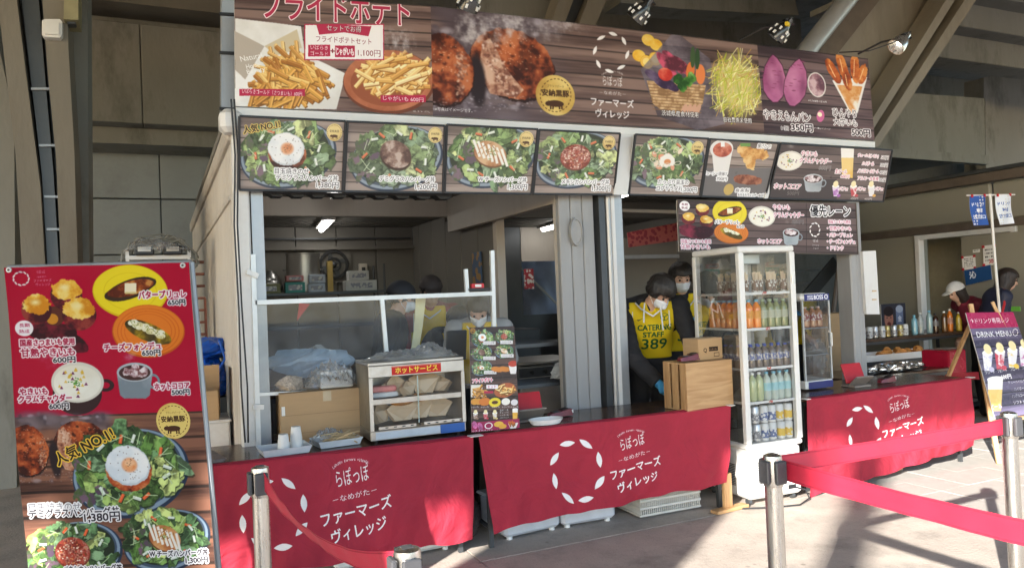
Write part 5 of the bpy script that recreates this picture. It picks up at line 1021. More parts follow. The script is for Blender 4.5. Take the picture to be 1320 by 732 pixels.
sheetwave = lambda a: (lambda u, v: a * (math.sin(u * 21 + v * 3) * .5 + math.sin(u * 47 + 2) * .25) * (.3 + v))
signboard('banner', 'big banner with two heaps of fries under the red title フライドポテト', 'banner', Q_A, 4.84, 4.80, art_A(), 'printed banners along the kiosk roof', wave=sheetwave(.004))
signboard('banner', 'long banner with sizzling hamburg steak, gold badge, white leaf ring and vegetable basket', 'banner', Q_B, 4.84, 4.80, art_B(), 'printed banners along the kiosk roof', wave=sheetwave(.004), n=(30, 6))
signboard('banner', 'right end banner with purple sweet potatoes and a white cup of candied potato sticks', 'banner', Q_C, 4.84, 4.80, art_C(), 'printed banners along the kiosk roof', wave=sheetwave(.005))
ML = ['leftmost menu board, a fried egg on salad with the words 人気 NO.1', 'menu board with a brown demi-glace hamburg on pale lettuce priced 1,200円', 'menu board with a cheese-striped hamburg steak, third in the row', 'menu board with a red salsa-topped hamburg steak, left of the blank white strip',
      'menu board with a loose salad and soft egg, just right of the blank white strip', 'menu board with a paper cup, fried chicken and a sausage', 'wide dark drinks menu board with soup bowl, blue mug, beer glass and three sundaes']
for i in range(7): signboard('menu_board', ML[i], 'menu board', Q_M[i], 4.72, 4.83, art_M(i), 'menu boards in the row under the banners', thick=.03, frame=.012, n=(6, 4), rough=.3)
signboard('lane_sign', 'dark hanging sign headed 優先レーン with yellow and orange plates, lower than the menu row', 'sign', Q_P, 4.80, 4.80, art_P(), thick=.015, frame=.006, fm=M['brownrail'], n=(10, 4))
# tall banner at left, near the viewer
ql = [(5, 345), (243, 338), (283, 790), (40, 800)]; P = [atd(*ql[0], 3.16), atd(*ql[1], 3.22), atd(*ql[2], 3.10), atd(*ql[3], 3.04)]
t = thing('standing_banner', 'tall crimson food banner with roast potatoes and an egg-topped salad, nearest at far left', 'banner', ((P[2].x + P[3].x) / 2, (P[2].y + P[3].y) / 2 + .05, 0)); off = Vector(t.location)
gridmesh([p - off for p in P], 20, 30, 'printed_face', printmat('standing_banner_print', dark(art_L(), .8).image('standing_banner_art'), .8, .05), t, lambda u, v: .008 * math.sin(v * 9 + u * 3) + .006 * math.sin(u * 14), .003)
bk = Vector((.42, .91, 0)) * .03
for (x, y), s in (((12, 348), 1), ((236, 342), -1)):
    g = atd(x, y, 3.14) - off; b = MB(); b.tube([g, g + Vector((-.42, -.91, 0)).normalized() * .005], .011, 12); b.build('grommet', M['galv'], t, smooth=True); b = MB(); b.tube([g, g + Vector((-.42, -.91, 0)).normalized() * .0065], .005, 10); b.build('grommet_hole', M['black'], t)
for a, c in ((0, 3), (1, 2)):
    b = MB(); top = P[a] - off + bk; bot = P[c] - off + bk; bot = bot + (bot - top).normalized() * .02; foot = Vector((bot.x, bot.y, 0)); b.tube([top, bot, foot], .012, 8); b.build('pole', M['galv'], t, smooth=True)
    b = MB(); b.bar(foot + Vector((-.1, -.2, .01)), foot + Vector((.1, .22, .01)), .03, .02); b.build('foot', M['galv'], t)
b = MB(); b.tube([P[0] - off + bk, P[1] - off + bk], .012, 8); b.build('crossbar', M['galv'], t, smooth=True)
# clip lamps on dark arms
LAMP = [((613, 10), (612, -16), 'black clip lamp over the fries end of the hamburg banner, leftmost of the lamps', 0), ((829, 25), (836, 4), 'black clip lamp above the white leaf ring', 0), ((1012, 50), (1016, 30), 'black clip lamp with a yellow tag, above the sweet potatoes', 0), ((1160, 68), (1168, 48), 'shining silver clip lamp on the long arm, rightmost of the lamps', 1)]
for k, ((x, y), (x2, y2), lab, lit) in enumerate(LAMP):
    p, q = at(x, y, 4.39), at(x2, y2, 4.41); t = thing('clip_lamp', lab, 'lamp', q, group='clip lamps along the banner top'); d = ((p - q) * 1.0).normalized()
    if not lit: d = (d + Vector((-.15, .9, 0))).normalized()
    if lit: d = Vector((-.75, .15, -.65)).normalized()
    Rm = d.to_track_quat('Z', 'Y').to_matrix().to_4x4(); b = MB(); b.lathe([(.018, -.03), (.022, 0), (.03, .02), (.05, .05), (.062, .1), (.064, .125), (.06, .125), (.045, .06), (.012, .03)], n=18, cap=False)
    b.v = [tuple(Rm @ (Vector(v) * 1.15)) for v in b.v]; b.build('lamp_shade', M['chrome'] if lit else mat('black_enamel', (.015, .015, .015), .18, spec=.8), t, smooth=True)
    if not lit:
        for r_, z in ((.052, .055), (.063, .095)):
            for j in range(6): a = j * PI / 3 + r_ * 20; b = MB(); b.box((r_ * math.cos(a), r_ * math.sin(a), z), (.012, .012, .022), rz=a); b.v = [tuple(Rm @ (Vector(v) * 1.16)) for v in b.v]; b.build('vent_slot', M['whitepl'], t)
    b = MB(); b.ball(d * (.05 if lit else .075), .026, 12, 8); b.build('bulb', mat('lit_bulb', (1, .97, .9), emis=9, var=0, bump=0) if lit else M['whitepl'], t, smooth=True)
    end = at(x2 - (62 if k > 1 else 20), y2 + (22 if k > 1 else 12), 4.8) - q; b = MB(); b.tube([(0, 0, 0), end * .5 + Vector((0, 0, .03)), end], .009, 6); b.build('arm', M['black'], t, smooth=True)
    b = MB(); b.prism([(-.05, 0), (.05, .03), (.02, 0), (.055, -.03)], -.015, .015, Matrix.Translation((0, 0, .02)) @ Euler((PI / 2, 0, 0)).to_matrix().to_4x4()); b.build('clip', M['black'], t)
    if k == 2: b = MB(); b.box((-.03, -.02, -.02), (.04, .02, .03), rz=.4); b.build('yellow_tag', mat('yellow_tape', (.7, .5, .02), .5), t)
t = thing('power_cable', 'black cable sagging from the banner top to the lit clip lamp', 'cable'); b = MB(); b.tube([at(1082, 68, 4.7), at(1120, 66, 4.45), at(1150, 56, 4.4), at(1170, 46, 4.4)], .005, 6); b.build('cable', M['black'], t); 
# ================================================================== TABLES AND CLOTHS
def table(label, x0, x1, y0, y1, z=.7, cat='table', legs=True, rz=0):
    t = thing('folding_table', label, cat, ((x0 + x1) / 2, (y0 + y1) / 2, 0), rz); w_, d = x1 - x0, y1 - y0
    b = MB(); b.box((0, 0, z - .017), (w_, d, .034), bev=.006); b.build('tabletop', M['tabletop'], t)
    b = MB(); b.box((0, -d / 2 + .02, z - .05), (w_ - .1, .02, .03)); b.box((0, d / 2 - .02, z - .05), (w_ - .1, .02, .03)); b.build('apron', M['steel'], t)
    for sx in (-1, 1):
        for sy in (-1, 1): b = MB(); b.box((sx * (w_ / 2 - .06), sy * (d / 2 - .05), (z - .036) / 2), (.028, .028, z - .036)); b.build('leg', M['steel'], t)
        b = MB(); b.box((sx * (w_ / 2 - .06), 0, .12), (.018, d - .12, .018)); b.build('brace', M['steel'], t)
    return t
table('dark brown folding table under the left red cloth, carrying the hot food case', -.12, 1.69, 4.40, 5.0, rz=-.045)
table('dark brown folding table under the middle red cloth, carrying the wooden crate', 1.76, 3.60, 4.31, 4.87, rz=-.035)
table('dark folding table under the right red cloth, carrying the small drinks case', 4.28, 6.12, 4.26, 4.84, rz=0)
def cloth(label, Q, Ys, i, amp):
    P = [at(*q, y) for q, y in zip(Q, Ys)]; t = thing('table_cloth', label, 'tablecloth', (P[2] + P[3]) / 2); off = Vector(t.location)
    r = random.Random(i); ph = [r.random() * 6 for _ in range(6)]
    def wv(u, v): return (amp * (math.sin(u * 17 + ph[0] + v) * .4 + math.sin(u * 31 + ph[1] - 2 * v) * .3 + math.sin(u * 7 + ph[2]) * .5) * v ** 1.2 + .006 * math.sin(u * 5 + v * 7 + ph[3]) * v + .004 * math.sin((u + v * .7) * 23 + ph[4]) * v) + .012 * v * math.sin(v * 5 + u * 3) + .006 * math.exp(-((u - .93 + v * .12) / .03) ** 2) * math.sin(v * 3) + .005 * math.exp(-((u - .07 - v * .1) / .035) ** 2) - .004 * math.exp(-((u - v * .9 - .1) / .02) ** 2) * (v < .4) * math.sin(v * 7.8) + .003 * math.sin(u * 71 + 9 * v + ph[5]) * (.4 + v)
    def sag(u): return 0
    gridmesh([p - off for p in P], 90, 26, 'cloth_front', printmat('red_cloth_print', art_T(i).image('cloth_art'), .7, .25, True), t, wv, .002, M['redcloth'], dz=lambda u, v: v * (.007 * math.sin(u * 13 + ph[1]) + .005 * math.sin(u * 37 + ph[2]) - .012 * math.exp(-(u / .03) ** 2) + .01 * math.exp(-((1 - u) / .04) ** 2)) - (1 - v) * .005 * abs(math.sin(u * 9.4)))
    # the turned-over top edge lying on the table
    Pt = [P[0] + Vector((0, .05, .004)), P[1] + Vector((0, .05, .004)), P[1], P[0]]; gridmesh([p - off for p in Pt], 40, 2, 'cloth_hem', M['redcloth'], t, None, .002, M['redcloth'])
    for p in (P[0], P[1]): b = MB(); b.box(p - off + Vector((0, .01, .005)), (.05, .06, .006), bev=.002); b.build('tape', M['whitepl'], t)
    return t
cloth('red hanging cloth with white leaf ring, below the hot food case at left', [(255, 603), (610, 563), (610, 697), (268, 752)], (4.37, 4.31, 4.29, 4.33), 0, .02)
cloth('red hanging cloth with a complete white leaf ring, in the middle below the crate', [(617, 562), (942, 523), (938, 622), (636, 683)], (4.33, 4.24, 4.21, 4.30), 1, .02)
cloth('red hanging cloth partly sunlit behind the pink barrier belts at right', [(1040, 515), (1252, 487), (1257, 575), (1045, 640)], (4.19, 4.23, 4.21, 4.16), 2, .02)
# ================================================================== BARRIER
POST = {}
def stanchion(x, y, label, rz=0):
    t = thing('stanchion', label, 'barrier post', (x, y, 0), rz, group='stainless barrier posts')
    b = MB(); b.lathe([(.001, .03), (.03, .03), (.033, .035)] , n=8); b = MB(); b.lathe([(.165, 0), (.17, .006), (.165, .016), (.05, .032), (.036, .036)], n=32); b.build('base', M['chrome'], t, smooth=True)
    b = MB(); b.lathe([(.032, .03), (.032, .885)], n=24); b.build('post', M['chrome'], t, smooth=True)
    b = MB(); b.lathe([(.034, .80), (.035, .803), (.035, .9), (.033, .912), (.02, .918), (.001, .919)], n=24, cap=False); b.build('head', M['chrome'], t, smooth=True)
    b = MB()
    for a in range(3): an = a * PI / 2 + PI / 2; b.box((.04 * math.cos(an), .04 * math.sin(an), .855), (.016, .05, .085), rz=an, bev=.004)
    b.box((0, 0, .915), (.03, .03, .008)); b.build('belt_slot', mat('grey_plastic', (.06, .06, .065), .4), t)
    return t
RB = mat('red_webbing', (.5, .02, .05), .5, var=.05, scale=10, bump=.15, fine=180, stretch=(1, 1, 6))
def belt(t, p, q, sag=.02, wd=.07, tw=0, n=60):
    """webbing from this post to the next, a child of the post it reels out of"""
    off = Vector(t.location); p, q = Vector(p), Vector(q); vs = []; uv = []; d = (q - p); d.z = 0; d.normalize(); nn = Vector((-d.y, d.x, 0))
    for i in range(n + 1):
        u = i / n; c = p.lerp(q, u); c.z -= sag * 4 * u * (1 - u); c += nn * (.0015 * math.sin(u * 31) + .001 * math.sin(u * 57 + 1)); a = tw * math.sin(u * PI) + .04 * math.sin(u * 13)
        up = Vector((0, 0, 1)) * math.cos(a) + nn * math.sin(a)
        vs += [c + up * wd / 2 - off, c - up * wd / 2 - off, c - up * wd / 2 + nn * .0015 - off, c + up * wd / 2 + nn * .0015 - off]
    fs = [(4 * i + a, 4 * i + (a + 1) % 4, 4 * i + 4 + (a + 1) % 4, 4 * i + 4 + a) for i in range(n) for a in range(4)] + [(0, 3, 2, 1), (4 * n, 4 * n + 1, 4 * n + 2, 4 * n + 3)]
    b = MB(); b.add(vs, fs); o = b.build('belt', RB, t, smooth=True)
    for a0, a1 in ((.9, .78), (-.78, -.9)):
        ev = []
        for i in range(n + 1):
            A, B_ = Vector(vs[4 * i]), Vector(vs[4 * i + 1]); m_ = (A + B_) / 2; h_ = (A - B_) / 2; ev += [m_ + h_ * a0 - nn * .0006, m_ + h_ * a1 - nn * .0006]
        b = MB(); b.add(ev, [(2 * i, 2 * i + 1, 2 * i + 3, 2 * i + 2) for i in range(n)]); b.build('stitching', mat('belt_stitching', (.33, .012, .035), .7, var=.3, scale=90), o)
    bb = MB(); bb.box(q - off, (.03, .03, wd + .012), rz=math.atan2(d.y, d.x)); bb.build('belt_end', M['black'], t); return o
s1 = stanchion(.338, 3.15, 'barrier post in front of the left red cloth, its belt running down towards the viewer')
s2 = stanchion(2.04, 2.19, 'barrier post in front of the glass fridge with two red belts going right')
s3 = stanchion(3.51, 2.25, 'barrier post at the right edge of the photo in front of the drinks easel')
s4 = stanchion(.55, 1.89, 'barrier post of which only the top shows at the bottom edge of the photo')
e5 = atz(1320, 683, .85); v = e5 - Vector((2.04, 2.19, .85)); s5p = Vector((2.04, 2.19, .85)) + v * 1.55
s5 = stanchion(s5p.x, s5p.y, 'barrier post just outside the right of the photo that ends the nearer belt')
belt(s1, (.345, 3.11, .865), (.548, 1.93, .865), .09, .07, -.5); belt(s2, (2.08, 2.2, .87), (3.475, 2.25, .855), .004, .07, .05); belt(s2, (2.08, 2.18, .855), (s5p.x - .03, s5p.y, .855), .012, .075, -.15)
# ================================================================== ON THE LEFT TABLE
Z = .702
def cardbox(label, c, d, rz=0, flaps=None, tape=True, name='cardboard_box', m=None, cat='box', mark=None):
    t = thing(name, label, cat, c, rz); w_, dd, h_ = d; m = m or M['card']
    for sx in (-1, 1): b = MB(); b.box((sx * (w_ / 2 - .002), 0, h_ / 2), (.004, dd, h_)); b.build('side', m, t)
    for sy in (-1, 1): b = MB(); b.box((0, sy * (dd / 2 - .002), h_ / 2), (w_ - .009, .004, h_)); b.build('side', m, t)
    b = MB(); b.box((0, 0, .003), (w_ - .01, dd - .01, .004)); b.build('bottom', m, t)
    if flaps is None:
        for sy in (-1, 1): b = MB(); b.box((0, sy * dd / 4, h_ + .002), (w_, dd / 2 - .002, .004)); b.build('flap', m, t)
        if tape: b = MB(); b.box((0, 0, h_ + .0055), (w_, .05, .001)); b.box((0, -dd / 2 - .001, h_ - .03), (.05, .001, .06)) if False else None; b.build('tape', mat('clear_tape', (.55, .45, .3), .25), t)
    else:
        for (sx, sy, a) in flaps:
            b = MB(); L = (w_ if sx else dd) / 2
            if sx: b.bar((sx * w_ / 2, 0, h_), (sx * (w_ / 2 + L * math.cos(a)), 0, h_ + L * math.sin(a)), dd - .01, .004, up=(0, 1, 0)) if False else b.add([(sx * w_ / 2, -dd / 2, h_), (sx * w_ / 2, dd / 2, h_), (sx * (w_ / 2 + L * math.cos(a)), dd / 2, h_ + L * math.sin(a)), (sx * (w_ / 2 + L * math.cos(a)), -dd / 2, h_ + L * math.sin(a))], [(0, 1, 2, 3)])
            else: b.add([(-w_ / 2, sy * dd / 2, h_), (w_ / 2, sy * dd / 2, h_), (w_ / 2, sy * (dd / 2 + L * math.cos(a)), h_ + L * math.sin(a)), (-w_ / 2, sy * (dd / 2 + L * math.cos(a)), h_ + L * math.sin(a))], [(0, 1, 2, 3)])
            b.build('flap', m, t)
    return t
def rumple(name, m, c, r, seed, parent=None, n=26, k=9, amp=.35, label=None, cat=None, flat=True):
    """crumpled film or paper: a ball pushed into facets"""
    R = random.Random(seed); dirs = [(Vector((R.gauss(0, 1), R.gauss(0, 1), R.gauss(0, 1))).normalized(), R.uniform(.72, 1.02)) for _ in range(n)]
    b = MB(); NN, MM = 28, 18; vs = []
    for j in range(MM + 1):
        for i in range(NN):
            th, ph = PI * j / MM, 2 * PI * i / NN; d = Vector((math.sin(th) * math.cos(ph), math.sin(th) * math.sin(ph), math.cos(th))); s = min([1.25] + [q / max(.05, d.dot(e)) for e, q in dirs if d.dot(e) > .1]); s *= 1 + amp * .2 * math.sin(k * ph + 3 * th + seed) * math.sin(k * th)
            p = Vector((d.x * r[0], d.y * r[1], d.z * r[2])) * s; p.z = max(p.z, -r[2] * .8); vs.append(p)
    fs = [((j + 1) * NN + i, (j + 1) * NN + (i + 1) % NN, j * NN + (i + 1) % NN, j * NN + i) for j in range(MM) for i in range(NN)]; b.add(vs, fs)
    if parent is None:
        o = b.build(name, m, None, smooth=not flat); o.location = c; return tag(o, label, cat)
    b.v = [tuple(Vector(v) + Vector(c)) for v in b.v]; return b.build(name, m, parent, smooth=not flat)
def film(name, label, c, size, h, seed, cat='plastic film', parent=None, m=None, n=(44, 26)):
    """crumpled thin film: one sheet pushed up into sharp ridges and tucked under at its rim"""
    R = random.Random(seed); ang = [(R.uniform(0, PI), R.uniform(9, 34) / max(size), R.uniform(0, 6), R.uniform(.3, 1)) for _ in range(9)]; lumps = [(R.uniform(-.3, .3) * size[0], R.uniform(-.25, .25) * size[1], R.uniform(.12, .3) * min(size) * 1.3, R.uniform(.4, 1)) for _ in range(6)]
    vs = []; nx, ny = n
    for j in range(ny + 1):
        for i in range(nx + 1):
            u, v = i / nx * 2 - 1, j / ny * 2 - 1; k = 1 + .12 * math.sin(5 * math.atan2(v, u) + seed); x, y = u * size[0] / 2 * k * math.sqrt(1 - v * v * .35), v * size[1] / 2 * k * math.sqrt(1 - u * u * .35)
            z = sum(a * math.exp(-((x - p) ** 2 + (y - q) ** 2) / r ** 2) for p, q, r, a in lumps) * h * .3
            z += sum(w_ * (abs(((x * math.cos(t) + y * math.sin(t)) * f + ph + .5 * math.sin(y * f * .7 + ph)) % 2 - 1) - .5) for t, f, ph, w_ in ang) * h * .14
            e = min(1, 3.2 * (1 - max(abs(u), abs(v)))); vs.append((x, y, max(.002, (z + h * .3) * (e ** .6))))
    b = MB(); b.add(vs, [(j * (nx + 1) + i, j * (nx + 1) + i + 1, (j + 1) * (nx + 1) + i + 1, (j + 1) * (nx + 1) + i) for j in range(ny) for i in range(nx)])
    if parent is not None: b.v = [tuple(Vector(v) + Vector(c)) for v in b.v]; return b.build(name, m or M['bag'], parent)
    o = b.build(name, m or M['bag'], None); o.location = c; return tag(o, label, cat)
cardbox('big brown cardboard box behind the tray of paper cups, left of the hot food case', (.93, 4.93, Z), (.56, .3, .3), -.05)
TR = mat('pale_tray_plastic', (.6, .63, .66), .4)
def tray(label, x, y, w_, d, rz):
    t = thing('tray', label, 'tray', (x, y, Z), rz, group='pale shallow trays on the left table'); b = MB(); b.box((0, 0, .004), (w_ - .03, d - .03, .006)); b.build('tray_floor', TR, t)
    a, c, h_ = w_ / 2, d / 2, .04
    for (p, q) in (((-a, -c), (a, -c)), ((a, -c), (a, c)), ((a, c), (-a, c)), ((-a, c), (-a, -c))):
        f = .9; b = MB(); b.add([(p[0] * f, p[1] * f, .004), (q[0] * f, q[1] * f, .004), (q[0], q[1], h_), (p[0], p[1], h_), (p[0] * f, p[1] * f, .008), (q[0] * f, q[1] * f, .008), (q[0] * 1.02, q[1] * 1.02, h_ + .002), (p[0] * 1.02, p[1] * 1.02, h_ + .002)], [(0, 1, 2, 3), (7, 6, 5, 4), (3, 2, 6, 7), (0, 4, 5, 1)]); b.build('tray_wall', TR, t)
    return t
_cb = [o for o in COL.objects if o.get('label', '').startswith('big brown cardboard')][0]
b = MB(); b.box((-.262, -.1515, .2), (.02, .001, .055)); b.build('paper_label', M['whitepl'], _cb); b = MB(); b.box((0, -.1512, .27), (.05, .001, .06)); b.build('tape_end', mat('clear_tape', (.55, .45, .3), .25), _cb)
for z_ in (.06, .17): b = MB(); b.box((0, -.1508, z_), (.55, .0006, .003)); b.build('crease', mat('cardboard_crease', (.33, .21, .11), .8), _cb)
tray('pale shallow tray holding two stacks of white paper cups', .62, 4.53, .27, .2, .06); tray('pale shallow tray of wooden chopsticks on crumpled plastic', .93, 4.60, .26, .2, .1)
CUP = mat('paper_cup', (.82, .81, .78), .6, bump=.02)
for x, y, n, lab in ((.615, 4.5, 4, 'shorter stack of white paper cups, left one in the tray'), (.69, 4.53, 7, 'taller stack of white paper cups, right one in the tray')):
    t = thing('paper_cups', lab, 'cups', (x, y, Z + .01))
    for k in range(n): b = MB(); z = k * .0105; b.lathe([(.033, z), (.034, z + .004), (.026, z + .07), (.001, z + .07)], n=20, cap=False); b.build('cup', CUP, t, smooth=True)
t = thing('chopstick_pile', 'loose pile of wrapped wooden chopsticks heaped in the second tray', 'chopsticks', (.93, 4.6, Z + .012)); mm = mat('chopstick_wood', (.55, .4, .22), .6)
cs = None
for i in range(46):
    x, y, z = random.gauss(.03, .045), random.gauss(-.02, .03), .01 + random.random() * .045 * (1 - abs(i % 7 - 3) * .1)
    if cs is None: b = MB(); b.tube([(-.05, 0, 0), (.05, 0, 0)], .0045, 6); o = b.build('chopstick', mm, t); cs = o.data
    else: o = bpy.data.objects.new('chopstick', cs); COL.objects.link(o); o.parent = t
    o.location = (x, y, z); o.rotation_euler = (0, random.gauss(0, .15), random.gauss(-.15, .5))
film('crumpled_film', 'crumpled clear film lying behind the chopsticks in the tray', (.9, 4.65, Z + .012), (.24, .14), .09, 4)
# hot food case
t = thing('hot_food_case', 'stainless hot food display case with a red ホットサービス sign', 'display case', (1.415, 4.66, Z), -.02); HC = t
W_, D_, H_ = .6, .36, .475; sx = W_ / 2; sy = D_ / 2; inox = mat('worn_stainless', (.52, .49, .45), .35, .85, var=.18, scale=5, bump=.06, stain=(.3, .22, .14), stain_amt=.4, stain_scale=9)
def hb(name, a, c, m, bev=0): b = MB(); b.bb(a, c, bev=bev); return b.build(name, m, t)
hb('base', (-sx, -sy, .012), (sx, sy, .07), inox, .004); hb('top', (-sx, -sy, .455), (sx, sy, H_), inox, .004); hb('header', (-sx, -sy - .002, .385), (sx, -sy + .015, .454), inox, .003); hb('back', (-sx + .003, sy - .01, .07), (sx - .003, sy, .455), inox)
hb('side_panel', (-sx, -sy, .071), (-sx + .012, sy - .011, .454), mat('brown_stained_steel', (.3, .26, .2), .5, .6, var=.3, scale=4, stain=(.12, .08, .05), stain_amt=.6, stain_scale=5)); hb('side_panel', (sx - .012, -sy, .071), (sx, sy - .011, .454), inox)
hb('front_frame', (-sx, -sy - .004, .071), (-sx + .022, -sy, .384), inox); hb('front_frame', (sx - .022, -sy - .004, .071), (sx, -sy, .384), inox)
hb('shelf', (-sx + .014, -sy + .03, .235), (sx - .014, sy - .012, .243), inox); hb('shelf_lip', (-sx + .022, -sy + .005, .225), (sx - .022, -sy + .015, .255), inox)
hb('deck_rail', (-sx + .05, -sy - .001, .075), (-.02, -sy + .01, .092), inox); hb('deck_rail', (.03, -sy - .001, .078), (sx - .03, -sy + .01, .095), inox)
for k in range(10):
    xx = -sx + .09 + k * .052; hb('vent_hole', (xx, -sy - .0025, .081), (xx + .018, -sy - .0012, .088), M['black'])
hb('base_label', (-sx + .03, -sy - .003, .02), (.13, -sy - .0005, .062), mat('pale_blue_label', (.5, .56, .62), .5)); hb('base_label', (.132, -sy - .0035, .014), (sx - .01, -sy - .0008, .068), mat('blue_label', (.02, .1, .36), .4))
b = MB(); b.quad([(-sx + .022, -sy + .003, .093), (sx - .022, -sy + .003, .093), (sx - .022, -sy + .003, .384), (-sx + .022, -sy + .003, .384)]); b.build('glass', M['glass'], t)
hb('door_edge', (-.004, -sy - .001, .095), (.002, -sy + .001, .38), mat('glass_edge', (.4, .5, .47), .2))
for x in (-1, 1):
    for y in (-1, 1): b = MB(); b.lathe([(.014, 0), (.014, .012)], (x * .26, y * .14, 0), 10); b.build('foot', M['black'], t)
c = Cv([(0, 0), (30, 0), (30, 6), (0, 6)], 12, (206, 28, 20)); c.tx('ホットサービス', 15, 3, 25.5, 4, (250, 226, 60), bold=.035); c.rect(.3, .3, 29.7, .6, (240, 200, 180))
gridmesh([(-.16, -sy - .004, .447), (.15, -sy - .004, .447), (.15, -sy - .004, .393), (-.16, -sy - .004, .393)], 2, 1, 'sign_plate', printmat('hot_sign', c.image('hot_sign'), .35), t, None, .0015)
tray_w = mat('white_tray', (.75, .73, .7), .5); KR = mat('kraft_paper', (.62, .45, .28), .75, var=.07, bump=.2, fine=20); KR2 = mat('pale_kraft_paper', (.72, .56, .38), .75, var=.07, bump=.2, fine=20); ORG = mat('fried_food', (.55, .24, .06), .6, var=.3, scale=30, bump=.5)
CX, CY = 1.415, 4.66
def packet(x, z, w_, h_, lean, rz, m, label, food=False):
    t = thing('paper_packet', label, 'food packet', (CX + x, CY + .0 + random.uniform(-.03, .03), Z + z), rz, group='kraft paper food packets in the hot case')
    w_ *= 1.25; h_ *= 1.15; T = .035; a = w_ / 2; vs = [(-a * .5, -T * .5, 0), (a * .5, -T * .5, 0), (a, -T, h_ * .6), (0, -T * .6, h_), (-a, -T, h_ * .55), (-a * .5, T * .5, 0), (a * .5, T * .5, 0), (a, T * .3, h_ * .62), (0, T * .4, h_ * .96), (-a, T * .3, h_ * .57)]
    Mx = Matrix.Rotation(lean, 4, 'X'); b = MB(); b.add([Mx @ Vector(v) for v in vs], [(0, 1, 2, 3, 4), (9, 8, 7, 6, 5), (0, 5, 6, 1), (1, 6, 7, 2), (2, 7, 8, 3), (3, 8, 9, 4), (4, 9, 5, 0)]); b.build('wrapper', m, t)
    b = MB(); b.add([Mx @ Vector(v) for v in ((-a * .95, -T * 1.1, h_ * .5), (a * .9, -T * 1.12, h_ * .54), (0, -T * .7 - .006, h_ * .02))], [(0, 2, 1)]); b.add([Mx @ Vector(v) for v in ((-a * .95, -T * 1.05, h_ * .5), (a * .9, -T * 1.07, h_ * .54), (0, -T * .65, h_ * .02))], [(0, 1, 2)]); b.build('fold', KR2 if m is KR else KR, t)
    if food: b = MB(); b.ball((0, -.01, h_ * .9), (a * .8, .03, .03), 12, 8); b.build('food', ORG, t, smooth=True)
PK = [(-.09, .245, .1, .12, -.3, .2, KR2, 'kraft packet with a peaked top, left on the upper shelf of the hot case'), (.09, .245, .16, .14, -.35, -.2, KR, 'largest diamond-shaped kraft packet on the upper shelf'), (-.02, .245, .09, .08, -.4, .5, KR, 'small dark kraft packet behind the peaked one, upper shelf'), (-.16, .245, .09, .07, -.3, -.3, KR, 'small crumpled kraft packet beside the pink sheet, upper shelf'), (.2, .245, .13, .09, -.4, -.7, KR, 'kraft packet lying on its side at the right of the upper shelf'),
      (-.19, .09, .13, .12, -.3, .7, KR, 'kraft packet slumping left on the lower deck'), (-.06, .09, .17, .12, -.25, .1, KR2, 'wide kraft packet with orange food showing, lower deck'), (.06, .09, .14, .13, -.3, -.1, KR2, 'upright kraft packet in the middle of the lower deck'), (.18, .09, .16, .12, -.3, -.4, KR2, 'pale kraft packet at the right of the lower deck')]
for k, p in enumerate(PK): packet(*p, food=k in (6, 7))
t = thing('foam_tray', 'white tray with a pink sheet on the upper shelf of the hot case', 'tray', (CX - .18, CY + .02, Z + .244)); b = MB(); b.box((0, 0, .02), (.18, .14, .03), bev=.006); b.build('tray', tray_w, t); b = MB(); b.box((0, -.01, .055), (.17, .1, .035), bev=.008); b.build('pink_sheet', mat('pink_sheet', (.75, .25, .22), .6), t)
film('plastic_bag', 'crumpled clear plastic bag spread on top of the hot food case', (1.42, 4.64, Z + .476), (.56, .32), .09, 11, 'plastic bag')
t = thing('napkin_carton', 'white napkin carton in clear film on the big cardboard box', 'carton', (.98, 4.9, Z + .306), -.05); b = MB(); b.box((.02, 0, .055), (.2, .13, .105), bev=.006); b.build('carton', M['whitepl'], t); film('wrap', None, (0, -.02, .02), (.34, .26), .14, 8, parent=t)
rumple('cork_bag', mat('pellet_film', (.5, .42, .34), .4, var=.3, scale=60, bump=.7, fine=70), (.72, 4.9, Z + .35), (.085, .07, .05), 23, label='clear bag of small round sticks at the left end of the big cardboard box', cat='bag', n=18)
rumple('blue_bag', mat('light_blue_film', (.42, .55, .68), .3, bump=.5, fine=20), (.95, 5.45, 1.13), (.24, .1, .12), 31, label='pale blue plastic sack leaning behind the acrylic screen', cat='sack', n=14)
table('steel work table behind the acrylic screen at left', .6, 2.1, 5.35, 5.85, z=.95)
t = thing('magazine', 'dark printed leaflet stack at the left end of the left table', 'leaflets', (.18, 4.6, Z), .1)
for k in range(3): b = MB(); b.box((0.004 * k, 0, .004 + k * .006), (.2, .28, .005), rz=.04 * k); b.build('leaflet', mat('grey_leaflet', (.2, .17, .17), .5, var=.5, scale=30), t)
# acrylic screen
t = thing('acrylic_screen', 'tall clear acrylic sneeze screen in a white aluminium frame behind the hot food case', 'screen', (0, 0, 0)); AL = mat('white_aluminium', (.7, .71, .7), .35, .3, bump=.02)
def pole(name, a, c, w_=.028, m=AL): b = MB(); b.bar(a, c, w_); return b.build(name, m, t)
pp = lambda x, y, Y=4.88: at(x, y, Y)
pole('upright', pp(326, 328), pp(334, 600)); pole('upright', pp(317, 350, 4.90), pp(326, 600, 4.90), .02); b = MB()
pole('top_rail', pp(329, 390), pp(637, 378)); pole('upright', pp(492, 385), pp(500, 480), .026); pole('upright', pp(634, 323), pp(640, 560), .028); pole('upright', pp(600, 347), pp(602, 378), .026); pole('bottom_rail', pp(334, 508), pp(460, 502), .02); pole('side_clamp', pp(318, 350, 4.86), pp(333, 356, 4.86), .03, M['whitepl']); pole('side_clamp', pp(326, 524, 4.86), pp(340, 524, 4.86), .03, M['whitepl'])
